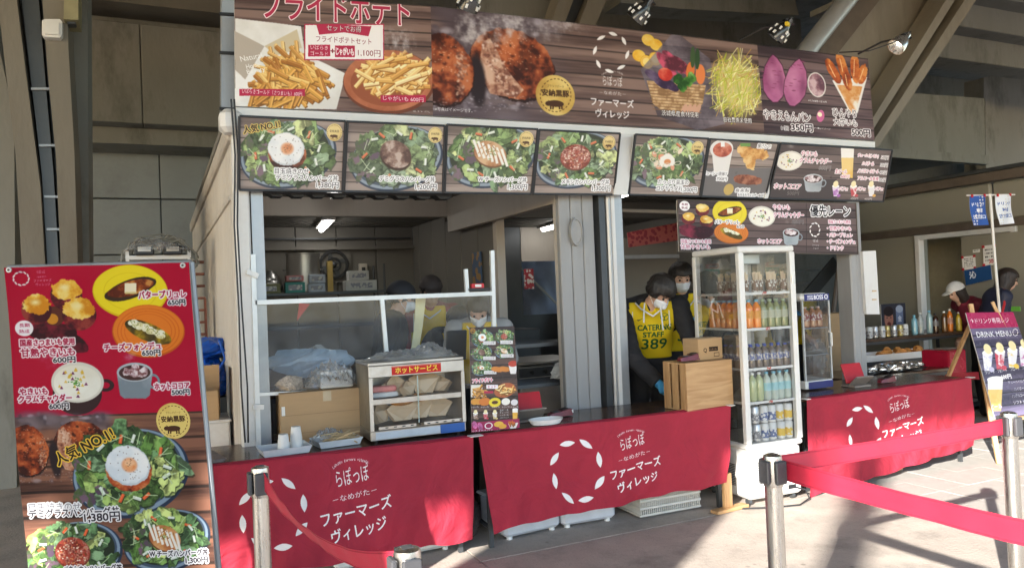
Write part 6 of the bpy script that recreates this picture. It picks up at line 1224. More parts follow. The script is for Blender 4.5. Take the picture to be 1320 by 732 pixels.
for q in ([(331, 391), (492, 385), (495, 505), (335, 506)], [(493, 385), (634, 379), (638, 500), (499, 500)]):
    b = MB(); P = [pp(*c_) for c_ in q]; b.quad(P); b.build('pane', M['glassd'], t)
t = thing('card_holder', 'small holder with a red and white card on the top rail of the acrylic screen', 'holder', pp(617, 373)); b = MB(); b.box((0, 0, 0), (.16, .05, .015)); b.build('shelf', M['black'], t); b = MB(); b.box((-.01, -.0, .025), (.09, .03, .03)); b.build('card', mat('red_card', (.6, .03, .04), .5), t); b = MB(); b.box((-.01, -.02, .025), (.045, .004, .018)); b.build('card_label', M['whitepl'], t)
t = thing('hanging_strip', 'pale yellow streamer hanging inside the acrylic screen beside the workers', 'streamer'); b = MB(); P = [pp(536, 384, 5.0), pp(549, 384, 5.0), pp(545, 420, 5.0), pp(540, 450, 5.0), pp(530, 450, 5.0), pp(534, 420, 5.0)]; b.add(P, [(0, 5, 2, 1), (5, 4, 3, 2)]); b.build('strip', mat('pale_yellow_film', (.7, .66, .4), .4), t)
# tall menu stand
Pq = [at(*Q_S[0], 4.5), at(*Q_S[1], 4.46), at(*Q_S[2], 4.40), at(*Q_S[3], 4.44)]; t = thing('menu_stand', 'tall narrow counter menu crowded with dishes, between the hot case and the red tablet', 'menu stand', (Pq[2] + Pq[3]) / 2); off = Vector(t.location)
gridmesh([p - off for p in Pq], 4, 8, 'printed_face', printmat('menu_stand_print', art_S().image('menu_stand_art'), .25), t, None, .006); b = MB(); b.add([Pq[3] - off + Vector((.02, .02, .02)), Pq[3] - off + Vector((.02, .16, 0)), (Pq[0] - off) * .7 + Vector((.02, .03, 0))], [(0, 1, 2)]); b.build('strut', M['steel'], t)
t = thing('monitor', 'small dark tablet on an arm behind the top of the tall menu stand', 'monitor', at(588, 445, 4.75)); b = MB(); b.box((0, 0, 0), (.14, .02, .2), rx=.2, bev=.004); b.build('case', M['steel'], t); b = MB(); b.box((0.02, -.014, .03), (.05, .004, .05), rx=.2); b.build('yellow_note', YEL, t); b = MB(); b.tube([(0, .02, -.08), (0, .05, -.3)], .012); b.build('stem', M['steel'], t)
# ================================================================== ON THE MIDDLE TABLE
RT = mat('red_tablet_cover', (.5, .01, .015), .35, bump=.02); GT = mat('grey_taupe_case', (.26, .22, .19), .5)
def tablet(label, x, y, s=1.0):
    t = thing('tablet_stand', label, 'tablet', (x, y, Z), -.05); b = MB(); b.box((0, -.02, .05), (.2 * s, .012, .12), rx=.9, bev=.003); b.build('front_face', GT, t); b = MB(); b.box((.005, .06, .105), (.225 * s, .012, .16), rx=-.35, bev=.003); b.build('cover', RT, t)
    b = MB(); b.box((0, .03, .008), (.19 * s, .14, .014)); b.build('base', GT, t); return t
tablet('red-covered tablet on a taupe stand beside the tall menu stand', 2.22, 4.62); tablet('red-covered tablet on the right table behind the leaf ring cloth', 5.05, 4.42, .9)
def reader(label, x, y, z, rz):
    t = thing('card_reader', label, 'card reader', (x, y, z), rz, group='dark red handheld card readers'); m = mat('dark_red_reader', (.16, .012, .025), .3)
    b = MB(); vs = []
    prof = [(-.09, .02, .022), (-.07, .034, .03), (-.02, .036, .034), (.03, .034, .042), (.07, .036, .05), (.09, .03, .046)]
    for x_, w_, h_ in prof: vs += [(x_, -w_, .004), (x_, w_, .004), (x_, w_ * .85, h_), (x_, -w_ * .85, h_)]
    b.add(vs, [(3, 2, 1, 0), (20, 21, 22, 23)] + [(4 * i + a, 4 * i + (a + 1) % 4, 4 * i + 4 + (a + 1) % 4, 4 * i + 4 + a) for i in range(5) for a in range(4)]); b.build('body', m, t, smooth=True)
    b = MB(); b.box((.03, 0, .049), (.05, .05, .004), ry=-.2); b.build('screen', M['black'], t); b = MB(); b.box((.088, -.004, .03), (.012, .05, .022)); b.build('receipt_slot', M['whitepl'], t)
    b = MB(); [b.box((-.055 + .02 * i, -.018 + .018 * j, .036), (.013, .012, .005)) for i in range(3) for j in range(3)]; b.build('keypad', M['steel'], t); return t
reader('dark red card reader lying on the middle table behind the white plate', 2.47, 4.66, Z, .1); reader('dark red card reader on top of the wooden crate', 3.34, 4.35, 1.037, .1); reader('dark red card reader beside the tablet on the right table', 5.42, 4.47, Z, .1)
t = thing('plate', 'empty white oval foam plate on the middle table edge', 'plate', (2.25, 4.44, Z)); b = MB(); b.lathe([(.001, .006), (.075, .006), (.08, .01), (.1, .036), (.105, .037), (.104, .033), (.085, .004), (.001, .001)], n=32, cap=False); b.v = [(x * 1.15, y * .75, z) for x, y, z in b.v]; b.build('plate', CUP, t, smooth=True)
# wooden crate: front and back boards, slatted ends
WD = woodmat('pine_board', (.42, .23, .095), (.56, .34, .16), 0, 4); WD2 = woodmat('pine_board_upright', (.38, .21, .09), (.52, .32, .15), 2, 6); WDT = woodmat('pine_edge', (.45, .27, .13), (.6, .4, .22), 0, 8)
t = thing('wooden_crate', 'pale pine crate turned on its side at the right end of the middle table', 'crate', (3.44, 4.39, Z), .02); w_, d_, h_ = .405, .25, .33
b = MB(); b.box((0, -d_ / 2 + .002, h_ / 2), (w_, .012, h_), bev=.002); b.build('front_board', WD, t); b = MB(); b.box((0, d_ / 2 - .006, h_ / 2), (w_, .012, h_)); b.build('back_board', WD, t)
for yy, w2 in ((-.088, .061), (0, .061), (.088, .061)): b = MB(); b.box((-w_ / 2 + .006, yy, h_ / 2), (.012, w2, h_), bev=.001); b.build('slat', WD2, t)
b = MB(); b.box((w_ / 2 - .007, 0, h_ / 2), (.012, d_ - .026, h_)); b.build('end_board', WD2, t); b = MB(); b.box((0, 0, h_ - .007), (w_ - .004, d_ - .026, .012)); b.build('lid_board', WDT, t); b = MB(); b.box((0, 0, .006), (w_ - .004, d_ - .026, .01)); b.build('base_board', WDT, t)
b = MB()
for x_ in (-.18, .18):
    for z_ in (.03, .165, .3): b.lathe([(.004, 0), (.001, .001)], n=8)
for x_, z_, r_ in ((.05, .2, .008), (-.12, .09, .006), (.11, .06, .007), (.0, .17, .004)): b.prism([(x_ + r_ * math.cos(a * PI / 5) * 1.5, z_ + r_ * math.sin(a * PI / 5)) for a in range(10)], 0, .0008, Matrix.Translation((0, -d_ / 2 - .0009, 0)) @ Matrix(((1, 0, 0, 0), (0, 0, 1, 0), (0, 1, 0, 0), (0, 0, 0, 1))))
b.build('knots', mat('wood_knot', (.2, .1, .04), .6), t)
t = cardbox('small cardboard carton with black print standing on the wooden crate', (3.51, 4.41, 1.036), (.22, .16, .145), .05, mark=1)
c = Cv([(0, 0), (22, 0), (22, 14.5), (0, 14.5)], 14, (186, 146, 98)); c.tx('Q', 6, 8, 3, 3.4, (40, 26, 18), bold=.03); c.rect(9.5, 5.6, 18, 8.8, (46, 30, 20)); [c.rect(10 + i * 1.3, 6.9 + (i % 2) * .4, 10.5 + i * 1.3, 7.8, (170, 130, 86)) for i in range(6)]; c.rect(14, 10, 19, 13, (60, 42, 28)); c.rect(14.4, 10.4, 18.6, 12.6, (186, 146, 98))
gridmesh([(-.108, -.0825, .142), (.108, -.0825, .142), (.108, -.0825, .003), (-.108, -.0825, .003)], 2, 1, 'printed_side', printmat('carton_print', c.image('carton_art'), .8), t, None, .0015, M['card'])
# ================================================================== BOTTLES AND CANS
def liquid(name, col, rough=.12): return mat(name, col, rough, var=.05, bump=0, spec=.7)
def make_bottle(label, liq, capm, labm, H=.2, R=.031, name='drink_bottle', lab=(.34, .62), neck=.35, group=None):
    t = thing(name, label, 'bottle', (0, 0, 0), group=group); b = MB(); b.lathe([(R * .8, 0), (R, .008), (R, H * .68), (R * .85, H * .78), (R * neck, H * .9), (R * neck, H * .93)], n=12); b.build('bottle_body', liq, t, smooth=True)
    b = MB(); b.lathe([(R * .45, H * .93), (R * .47, H * .935), (R * .47, H), (R * .42, H * 1.005)], n=10); b.build('cap', capm, t, smooth=True)
    if labm: b = MB(); b.lathe([(R + .0008, H * lab[0]), (R + .0008, H * lab[1])], n=12, cap=False); b.build('bottle_label', labm, t, smooth=True)
    return t
def make_can(label, m1, m2, group=None, H=.122, R=.032):
    t = thing('drink_can', label, 'can', (0, 0, 0), group=group); b = MB(); b.lathe([(R * .8, 0), (R, .008), (R, H - .012), (R * .82, H)], n=12); b.build('can_body', m1, t, smooth=True); b = MB(); b.lathe([(R + .0006, .02), (R + .0006, H * .62)], n=12, cap=False); b.build('can_print', m2, t, smooth=True); b = MB(); b.lathe([(R * .8, H + .0005), (.001, H - .003)], n=10, cap=False); b.build('can_lid', M['chrome'], t, smooth=True); return t
def strp(name, c1, c2, sc=40):
    if name in MATS: return MATS[name]
    m, t, b = newmat(name); N = t.nodes; L = t.links; tc = N.new('ShaderNodeTexCoord'); n = N.new('ShaderNodeTexVoronoi'); n.inputs['Scale'].default_value = sc; L.new(tc.outputs['Object'], n.inputs[0]); cr = N.new('ShaderNodeValToRGB'); cr.color_ramp.interpolation = 'CONSTANT'; cr.color_ramp.elements[0].color = (*c1, 1); cr.color_ramp.elements[1].color = (*c2, 1); cr.color_ramp.elements[1].position = .45; L.new(n.outputs['Distance'], cr.inputs[0]); L.new(cr.outputs[0], b.inputs['Base Color']); b.inputs['Roughness'].default_value = .35; MATS[name] = m; return m
CAPB = mat('light_blue_cap', (.2, .5, .66), .4); CAPW = mat('white_cap_plastic', (.8, .8, .78), .4); CAPG = mat('green_cap', (.35, .45, .3), .4); CAPN = mat('navy_cap', (.04, .08, .4), .4)
# glass fridge
FX, FY, FW, FD, FH, FRZ = 3.93, 4.44, .49, .56, 1.82, -.06
def FP(x, y): return FX + x * math.cos(FRZ) - y * math.sin(FRZ), FY + x * math.sin(FRZ) + y * math.cos(FRZ)
t = thing('glass_fridge', 'tall slim white four-sided glass drinks fridge at the right end of the middle table', 'fridge', (FX, FY, 0), FRZ); FR = t; x1, y1 = FW / 2, FD / 2
FM = mat('fridge_cream_white', (.74, .73, .70), .38, var=.04, scale=3, bump=.03, stain=(.5, .44, .36), stain_amt=.25, stain_scale=4)
def fb(name, a, c, m=FM, bev=.004): b = MB(); b.bb(a, c, bev=bev); return b.build(name, m, t)
fb('base_cabinet', (-x1 + .012, -y1 + .012, .05), (x1 - .012, y1 - .012, .40), bev=.02); fb('deck', (-x1, -y1, .40), (x1, y1, .44), bev=.012); fb('top', (-x1, -y1, FH - .045), (x1, y1, FH), bev=.01)
for sx_ in (-1, 1):
    for sy_ in (-1, 1): fb('corner_frame', (sx_ * x1 - (.045 if sx_ > 0 else 0), sy_ * y1 - (.04 if sy_ > 0 else 0), .441), (sx_ * x1 + (.045 if sx_ < 0 else 0), sy_ * y1 + (.04 if sy_ < 0 else 0), FH - .046))
for z in (.72, .955, 1.235, 1.485):
    b = MB()
    for k in range(7): b.box((0, -y1 + .06 + k * .056, z), (FW - .04, .004, .004))
    b.build('shelf_wire', M['galv'], t); b = MB(); b.box((0, -y1 + .022, z), (FW - .092, .01, .016)); b.box((-x1 + .022, 0, z), (.01, FD - .082, .016)); b.build('shelf_edge', M['whitepl'], t)
    for k in range(3): b = MB(); b.box((-.13 + k * .12 + random.uniform(-.02, .02), -y1 + .0155, z), (.035, .002, .02)); b.build('price_tag', strp('price_tag_print', (.7, .68, .6), (.6, .1, .08), 90) if k % 2 else M['whitepl'], t)
for (P) in ([(-x1 + .045, -y1 + .006, .441), (x1 - .045, -y1 + .006, .441), (x1 - .045, -y1 + .006, FH - .046), (-x1 + .045, -y1 + .006, FH - .046)], [(-x1 + .006, -y1 + .04, .441), (-x1 + .006, y1 - .04, .441), (-x1 + .006, y1 - .04, FH - .046), (-x1 + .006, -y1 + .04, FH - .046)], [(x1 - .006, -y1 + .04, .441), (x1 - .006, y1 - .04, .441), (x1 - .006, y1 - .04, FH - .046), (x1 - .006, -y1 + .04, FH - .046)], [(-x1 + .045, y1 - .006, .441), (x1 - .045, y1 - .006, .441), (x1 - .045, y1 - .006, FH - .046), (-x1 + .045, y1 - .006, FH - .046)]):
    b = MB(); b.quad(P); b.build('pane', M['fglass'], t)
for sx_ in (-1, 1):
    b = MB()
    for k in range(13): b.box((sx_ * .13 + .03, -y1 + .0105, .16 + k * .012), (.11, .006, .005))
    b.build('vent_grille', M['black'], t)
b = MB()
for k in range(13): b.box((-x1 + .0105, -.02, .13 + k * .012), (.006, .2, .005))
b.build('vent_grille', M['black'], t)
fb('control_plate', (.1, -y1 + .006, .09), (.17, -y1 + .0118, .12), M['black']); b = MB(); b.tube([(.16, -y1 + .01, .1), (.22, -y1 - .03, .08), (.24, -y1 - .04, .02), (.1, -y1 - .1, .006), (-.1, -y1 - .06, .006), (-.3, -y1 + .02, .006)], .006, 6); b.build('power_cord', M['black'], t)
for sx_ in (-1, 1):
    for sy_ in (-1, 1): b = MB(); b.tube([(sx_ * .19 - .012, sy_ * .2, .025), (sx_ * .19 + .012, sy_ * .2, .025)], .024, 12); b.build('castor', M['steel'], t)
fb('cooling_fan_box', (-.1, -.08, 1.7), (.1, .1, 1.77), M['inox'])
b = MB(); b.tube([(x1 - .035, -y1 - .008, 1.55), (x1 - .035, -y1 - .008, 1.6)], .008, 6); b.build('door_lock', M['chrome'], t)
G1 = 'drinks standing in the glass fridge'
pb = make_bottle('orange juice bottle with a light blue cap in the glass fridge, second shelf down', liquid('orange_drink', (.85, .26, .02)), CAPB, mat('orange_label', (.8, .35, .04), .5), group=G1)
pg_ = make_bottle('green tea bottle with a pale label in the glass fridge, second shelf down', liquid('green_tea', (.26, .28, .12)), CAPG, mat('pale_label', (.5, .5, .36), .5), group=G1)
pn = make_bottle('small dark bottle with a navy cap in the glass fridge, third shelf down', liquid('dark_cocoa', (.16, .12, .1)), CAPN, strp('patterned_label', (.6, .55, .5), (.12, .14, .3), 60), H=.16, R=.029, group=G1)
pw = make_bottle('pale milky bottle with a light blue cap in the glass fridge, fourth shelf down', liquid('pale_drink', (.5, .56, .48)), CAPB, mat('aqua_label', (.35, .6, .62), .5), H=.2, group=G1)
py = make_bottle('clear yellow-green bottle with a white cap in the glass fridge, fourth shelf down', liquid('yellowgreen_drink', (.46, .5, .26)), CAPW, None, H=.2, group=G1)
first = {}; SHORT = {}
ORD = ['first', 'second', 'third', 'fourth', 'fifth', 'sixth', 'seventh', 'eighth', 'ninth']
CNT = {}
def put(proto, x, y, z, rz=0, where=None):
    if where:
        o = put(proto, x + random.uniform(-.003, .003), y + random.uniform(-.006, .006), z, rz or random.uniform(-1, 1)); key = (id(proto), where); CNT[key] = CNT.get(key, 0) + 1; SHORT.setdefault(id(proto), o['label'].split(' in the')[0].split(' on the')[0].replace('plump coffee bottle with a pale cap', 'plump coffee bottle').replace(' and black', '')); o['label'] = ORD[min(8, CNT[key] - 1)] + ' ' + SHORT[id(proto)] + ' ' + where; return o
    if id(proto) not in first: first[id(proto)] = 1; proto.location = (x, y, z); proto.rotation_euler.z = rz; return proto
    return dup(proto, (x, y, z), rz)
xs = [-x1 + .062 + k * .061 for k in range(7)]
for p_ in (pb, pg_, pn, pw, py): SHORT[id(p_)] = {id(pb): 'orange juice bottle', id(pg_): 'green tea bottle', id(pn): 'small navy-capped bottle', id(pw): 'milky blue-capped bottle', id(py): 'yellow-green white-capped bottle'}[id(p_)]
for k, x in enumerate(xs): put(pb if k < 3 else pg_, *FP(x, -y1 + .07), 1.24, 0, 'from the left in the fridge front row'); put(pn, *FP(x, -y1 + .07), .96, 0, 'from the left in the fridge front row'); put(py if k < 3 else pw, *FP(x, -y1 + .07), .725, 0, 'from the left in the fridge front row')
for k in range(5): put(pb, *FP(-x1 + .062, -y1 + .14 + k * .066), 1.24, 0, 'behind the front one along the fridge left pane'); put(pn, *FP(-x1 + .062, -y1 + .14 + k * .066), .96, 0, 'behind the front one along the fridge left pane'); put(pb, *FP(-x1 + .125, -y1 + .15 + k * .066), 1.24, 0, 'in the second file from the fridge left pane')
for k in range(5): put(pn, *FP(xs[k + 2], -y1 + .15), .96, 0, 'from the left in the fridge second row'); put(pg_ if k > 1 else pb, *FP(xs[k + 2], -y1 + .145), 1.24, 0, 'from the left in the fridge second row')
c1 = make_can('silver can with grey print on the deck of the glass fridge', mat('silver_can', (.6, .6, .6), .3, .6), strp('grey_can_print', (.55, .55, .55), (.2, .2, .22), 50), G1); c2 = make_can('white can with blue and black print on the deck of the glass fridge', mat('white_can', (.7, .7, .68), .35), strp('blue_can_print', (.7, .7, .7), (.1, .14, .3), 45), G1); c3 = make_can('white can with lemon print on the deck of the glass fridge', mat('white_can', (.7, .7, .68)), strp('yellow_can_print', (.75, .72, .6), (.75, .5, .05), 35), G1)
for k in range(6):
    for lv in (0, 1): put((c1, c1, c2, c2, c3, c3)[k], *FP(-x1 + .07 + k * .07, -y1 + .075), .442 + lv * .1235, random.random() * 6, 'from the left, ' + ('lower', 'upper')[lv] + ' row of fridge cans')
SN = strp('speckled_paper_bag', (.66, .63, .58), (.2, .12, .08), 55)
def snack(x, y, k):
    t = thing('snack_cup', 'white speckled paper snack cup on the top shelf of the glass fridge', 'snack cup', (x, y, 1.49), group='paper snack cups on the top fridge shelf'); b = MB(); b.lathe([(.022, 0), (.031, .09)], n=12); b.build('cup', SN, t, smooth=True)
    b = MB(); b.add([(-.018, 0, .085), (.018, 0, .085), (.016, .004, .15), (-.02, .004, .145)], [(0, 1, 2, 3), (3, 2, 1, 0)]); b.add([(-.01, -.01, .085), (.014, -.012, .085), (.02, -.01, .13), (-.006, -.014, .135)], [(0, 1, 2, 3), (3, 2, 1, 0)]); b.build('wrapper', KR2, t); return t
sn = snack(*FP(xs[0], -y1 + .07), 0)
for k in range(1, 7): dup(sn, (*FP(xs[0] + k * .062, -y1 + .07 + (k % 2) * .03), 1.49), random.uniform(-.6, .6), ORD[k] + ' white speckled snack cup from the left on the top fridge shelf')
for k in range(3): dup(sn, (*FP(-x1 + .065, -y1 + .15 + k * .075), 1.49), random.uniform(-.6, .6), ORD[k] + ' speckled snack cup behind the corner one along the fridge left pane')
sn['label'] = 'white speckled snack cup at the front left corner of the top fridge shelf'
# small drinks case
t = thing('countertop_drinks_case', 'small clear countertop drinks case with a navy BOSS header beside the tall fridge', 'display case', (4.71, 4.66, Z), .02); BX, BY = 4.71, 4.66; a, c_ = .15, .16; nv = mat('navy_panel', (.025, .03, .16), .35)
def cb(name, p, q, m, bev=0): b = MB(); b.bb(p, q, bev=bev); return b.build(name, m, t)
cb('base', (-a, -c_, .01), (a, c_, .075), M['whitepl'], .008); cb('base_panel', (-a + .03, -c_ - .003, .012), (a - .006, -c_, .066), nv); cb('top', (-a, -c_, .70), (a, c_, .76), M['whitepl'], .02)
for sx_ in (-1, 1):
    for sy_ in (-1, 1): cb('corner_post', (sx_ * a - (.014 if sx_ > 0 else 0), sy_ * c_ - (.014 if sy_ > 0 else 0), .076), (sx_ * a + (.014 if sx_ < 0 else 0), sy_ * c_ + (.014 if sy_ < 0 else 0), .699), mat('clear_grey_plastic', (.45, .46, .45), .25))
for z in (.27, .48): cb('shelf', (-a + .015, -c_ + .016, z), (a - .015, c_ - .016, z + .006), M['galv'])
for P in ([(-a + .014, -c_ + .003, .076), (a - .014, -c_ + .003, .076), (a - .014, -c_ + .003, .699), (-a + .014, -c_ + .003, .699)], [(a - .003, -c_ + .014, .076), (a - .003, c_ - .014, .076), (a - .003, c_ - .014, .699), (a - .003, -c_ + .014, .699)], [(-a + .003, -c_ + .014, .076), (-a + .003, c_ - .014, .076), (-a + .003, c_ - .014, .699), (-a + .003, -c_ + .014, .699)]): b = MB(); b.quad(P); b.build('pane', M['glassd'] if P[0][0] > 0 else M['glass'], t)
b = MB(); b.tube([(a - .03, -c_ - .002, .45), (a - .03, -c_ - .03, .44), (a - .03, -c_ - .03, .34), (a - .03, -c_ - .002, .33)], .007, 8); b.build('handle', M['whitepl'], t, smooth=True)
c = Cv([(0, 0), (30, 0), (30, 6), (0, 6)], 12, (44, 48, 116)); c.tx('SUNTORY', 7, 2.0, 7, 1.5, (236, 236, 244), bold=.02); c.tx('COFFEE', 7, 4.2, 7, 1.6, (236, 236, 244), bold=.02); c.tx('BOSS', 17, 3, 11, 3.8, (246, 246, 250), bold=.05); c.ell(26.3, 3, 2.3, 2.3, (226, 226, 232)); c.ell(26.1, 3.1, 1.1, 1.4, (60, 64, 120)); c.rect(25, 1.8, 27.8, 2.2, (60, 64, 120)); c.rect(27, 3.6, 28, 4.2, (60, 64, 120))
gridmesh([(-a + .025, -c_ - .002, .755), (a - .004, -c_ - .002, .755), (a - .004, -c_ - .002, .702), (-a + .025, -c_ - .002, .702)], 2, 1, 'header_sign', printmat('case_header', c.image('case_header'), .35), t, None, .0015, nv)
pc = make_bottle('plump coffee bottle with a pale cap on the upper shelf of the small drinks case', liquid('milk_coffee', (.42, .2, .1)), mat('rosy_cap', (.6, .45, .4), .4), strp('coffee_label', (.65, .55, .48), (.25, .06, .05), 50), H=.165, R=.034, group='coffee bottles in the small drinks case')
for k in range(4): put(pc, BX - .1 + k * .068, BY - .08, Z + .487, 0, 'from the left in the small drinks case')
make_bottle('green labelled tea bottle standing alone at the bottom of the small drinks case', liquid('amber_tea', (.4, .16, .04)), mat('orange_cap', (.7, .2, .03)), mat('green_label', (.22, .45, .08), .5), H=.2).location = (BX - .1, BY - .05, Z + .076)
t = thing('paper_cup_cover', 'white rounded plastic hood of a cup dispenser behind the small drinks case', 'dispenser', (4.47, 4.86, 1.32)); b = MB(); b.lathe([(.05, -.2), (.06, -.1), (.06, .06), (.05, .1), (.02, .125), (.001, .13)], n=16); b.build('hood', M['whitepl'], t, smooth=True); b = MB(); b.tube([(0, 0, -.62), (0, 0, -.2)], .03, 12); b.build('column', M['whitepl'], t, smooth=True)
# ================================================================== INSIDE THE KIOSK
def wire_shelf(label, x0, x1_, y0, y1_, zs, ztop, m=M['galv'], z0=.08):
    t = thing('wire_shelf', label, 'shelf rack', ((x0 + x1_) / 2, (y0 + y1_) / 2, z0)); w_, d = (x1_ - x0) / 2, (y1_ - y0) / 2
    for sx_ in (-1, 1):
        for sy_ in (-1, 1): b = MB(); b.tube([(sx_ * w_, sy_ * d, 0), (sx_ * w_, sy_ * d, ztop - z0)], .0125, 8); b.build('post', m, t, smooth=True)
    for z in zs:
        b = MB()
        for k in range(14): y = -d + .02 + k * (2 * d - .04) / 13; b.box((0, y, z - z0), (2 * w_, .004, .005))
        for sy_ in (-1, 1): b.box((0, sy_ * d, z - z0 - .004), (2 * w_, .008, .026))
        for sx_ in (-1, 1): b.box((sx_ * w_, 0, z - z0 - .004), (.008, 2 * d, .026))
        b.build('shelf', m, t)
    return t
wire_shelf('chrome wire shelf rack beside the ribbed white wall holding a white paper bundle', 2.28, 3.11, 5.12, 5.5, (.35, .87, 1.17), 1.27, M['steel'])
rumple('paper_bundle', mat('white_paper', (.66, .66, .64), .8, bump=.3), (2.83, 5.25, .94), (.11, .08, .062), 44, label='crumpled white paper bundle on the middle tier of the wire rack', cat='paper', n=12)
t = thing('cooking_range', 'stainless cooking range seen through the wire rack', 'stove', (3.15, 6.35, .08)); b = MB(); b.box((0, 0, .42), (.62, .55, .84), bev=.01); b.build('cabinet', M['inox'], t); b = MB(); b.box((0, -.28, .78), (.62, .02, .08)); b.build('control_panel', M['steel'], t); b = MB(); b.box((.0, 0, .86), (.64, .58, .03), bev=.006); b.build('top_plate', M['inox'], t)
for k in range(4): b = MB(); b.tube([(-.2 + k * .13, -.29, .78), (-.2 + k * .13, -.31, .78)], .018, 10); b.build('knob', M['black'], t)
t = thing('shadow_cabinet', 'dark steel cabinet standing in the gap behind the tall menu stand', 'cabinet', (3.35, 7.6, .08)); b = MB(); b.box((0, 0, .55), (.7, .5, 1.1), bev=.01); b.build('body', M['steel'], t)
for k in range(3): b = MB(); b.box((0, -.26, .2 + k * .33), (.64, .02, .3), bev=.004); b.build('drawer', M['steel'], t)
t = thing('blue_tarpaulin', 'blue-grey tarpaulin stretched outside the rear opening of the kiosk', 'tarpaulin', (0, 0, 0)); P = [Vector((4.5, 10.6, 2.3)), Vector((6.6, 10.6, 2.3)), Vector((6.6, 10.5, .6)), Vector((4.5, 10.5, .6))]
gridmesh(P, 30, 16, 'sheet', mat('slate_blue_sheet', (.42, .5, .68), .5, var=.2, scale=2, bump=.3, fine=12), t, lambda u, v: .05 * math.sin(u * 17 + v * 9) + .03 * math.sin(u * 40 - v * 13)); b = MB(); b.bar((4.9, 10.4, 2.0), (5.9, 10.4, 1.05), .03); b.build('stay_bar', M['whitepl'], t)
t = thing('poster', 'small red and white poster on the left side of the rear opening', 'poster', (4.38, 8.96, 1.75)); b = MB(); b.box((0, 0, 0), (.14, .006, .26)); b.build('sheet', strp('red_white_print', (.7, .68, .66), (.4, .03, .05), 22), t)
t = thing('water_bottle_crate', 'stack of pale boxes with blue bottles beside the rear opening', 'boxes', (4.95, 8.6, 1.0)); b = MB(); b.box((0, 0, .12), (.3, .24, .24), bev=.008); b.build('box', mat('pale_box', (.45, .36, .3), .7), t); b = MB(); b.box((.02, 0, .33), (.24, .2, .16), bev=.008); b.build('box', mat('pale_box2', (.5, .4, .36), .7), t)
for k in range(3): b = MB(); b.lathe([(.035, 0), (.035, .16), (.015, .2), (.015, .22)], (-.06 + k * .075, 0, .412), 10); b.build('bottle', mat('blue_bottle', (.25, .5, .6), .2), t, smooth=True)
b = MB(); b.box((0, 0, -.45), (.4, .35, .9)); b.build('plinth', M['steel'], t)
t = thing('hanging_red_banner', 'dark red patterned banner hung under the ceiling behind the bowing man', 'banner', at(840, 304, 6.6)); off = Vector(t.location)
gridmesh([at(808, 300, 6.6) - off, at(873, 287, 6.6) - off, at(874, 310, 6.6) - off, at(810, 319, 6.6) - off], 6, 2, 'sheet', strp('dark_red_print', (.2, .015, .03), (.34, .08, .07), 22), t, None, .003)
t = thing('wall_clock', 'white round wall clock on the ribbed white wall', 'clock', (2.80, 4.925, 1.99)); Rm = Matrix.Rotation(PI / 2, 4, 'X'); b = MB(); b.lathe([(.10, 0), (.105, .01), (.1, .03), (.09, .03), (.088, .02), (.001, .02)], n=32, cap=False); b.v = [tuple(Rm @ Vector(v)) for v in b.v]; b.v = [(x * .5, y, z) for x, y, z in b.v]; b.build('case', M['ribw'], t, smooth=True); b = MB(); b.box((0, -.024, .02), (.002, .002, .035)); b.build('hands', M['galv'], t)
# back shelf in the left room with pots, boxes, fan
wire_shelf('long steel shelf rack with pots and boxes along the back wall of the left room', .85, 2.25, 8.2, 8.65, (.9, 1.3, 1.655), 1.95, M['steel'])
def S(x, y, Y=8.35): return at(x, y, Y)
t = thing('stock_pot', 'tall dark steel stock pot on the back shelf', 'pot', (1.42, 8.42, 1.67)); b = MB(); b.lathe([(.17, 0), (.175, .02), (.175, .4), (.182, .405), (.182, .415), (.165, .415), (.16, .03), (.001, .03)], n=28, cap=False); b.build('pot', M['inox'], t, smooth=True)
for s in (-1, 1): b = MB(); b.tube([(s * .165, -.04, .24), (s * .2, -.03, .24), (s * .2, .03, .24), (s * .165, .04, .24)], .006, 6); b.build('handle', M['inox'], t)
t = thing('stacked_bowls', 'stack of dark metal bowls and pans at the left end of the back shelf', 'bowls', (1.05, 8.42, 1.67))
for k in range(4): b = MB(); z = k * .045; b.lathe([(.17 - k * .012, z), (.165 - k * .012, z + .03), (.08, z + .1), (.001, z + .11)], n=24, cap=False); b.build('bowl', M['inox'], t, smooth=True)
def box3(name, label, c, d, m, cat, rz=0): t = thing(name, label, cat, c, rz); b = MB(); b.box((0, 0, d[2] / 2), d, bev=.004); b.build('carton', m, t); b = MB(); b.box((0, -d[1] / 2 - .001, d[2] / 2), (d[0] * .7, .002, d[2] * .5)); b.build('print_panel', strp('carton_print_' + name, (.5, .5, .48), (.25, .25, .3), 30), t); return t
for (x, w_, z, h_, m, lab) in ((1.02, .26, .0, .1, mat('olive_box', (.2, .2, .1), .7), 'olive box under the stacked bowls edge'), (1.3, .18, .12, .06, mat('pink_box', (.5, .2, .2), .6), 'flat pinkish carton on the back shelf'), (1.3, .2, .0, .11, mat('teal_box', (.03, .25, .22), .5), 'teal carton on the back shelf under the pinkish one'), (1.52, .18, .0, .09, mat('pale_blue_box', (.4, .46, .55), .6), 'lower pale blue glove carton on the back shelf'), (1.53, .17, .095, .09, mat('pale_blue_box2', (.42, .47, .55), .6), 'upper pale blue glove carton on the back shelf')): box3('carton', lab, (x, 8.26, 1.665 + z), (w_, .09, h_), m, 'carton')
t = thing('yellow_board', 'upright yellow wooden board standing on the back shelf beside the fan', 'board', (1.72, 8.5, 1.665)); b = MB(); b.box((0, 0, .17), (.06, .03, .34)); b.build('board', mat('yellow_wood', (.42, .29, .08), .6), t)
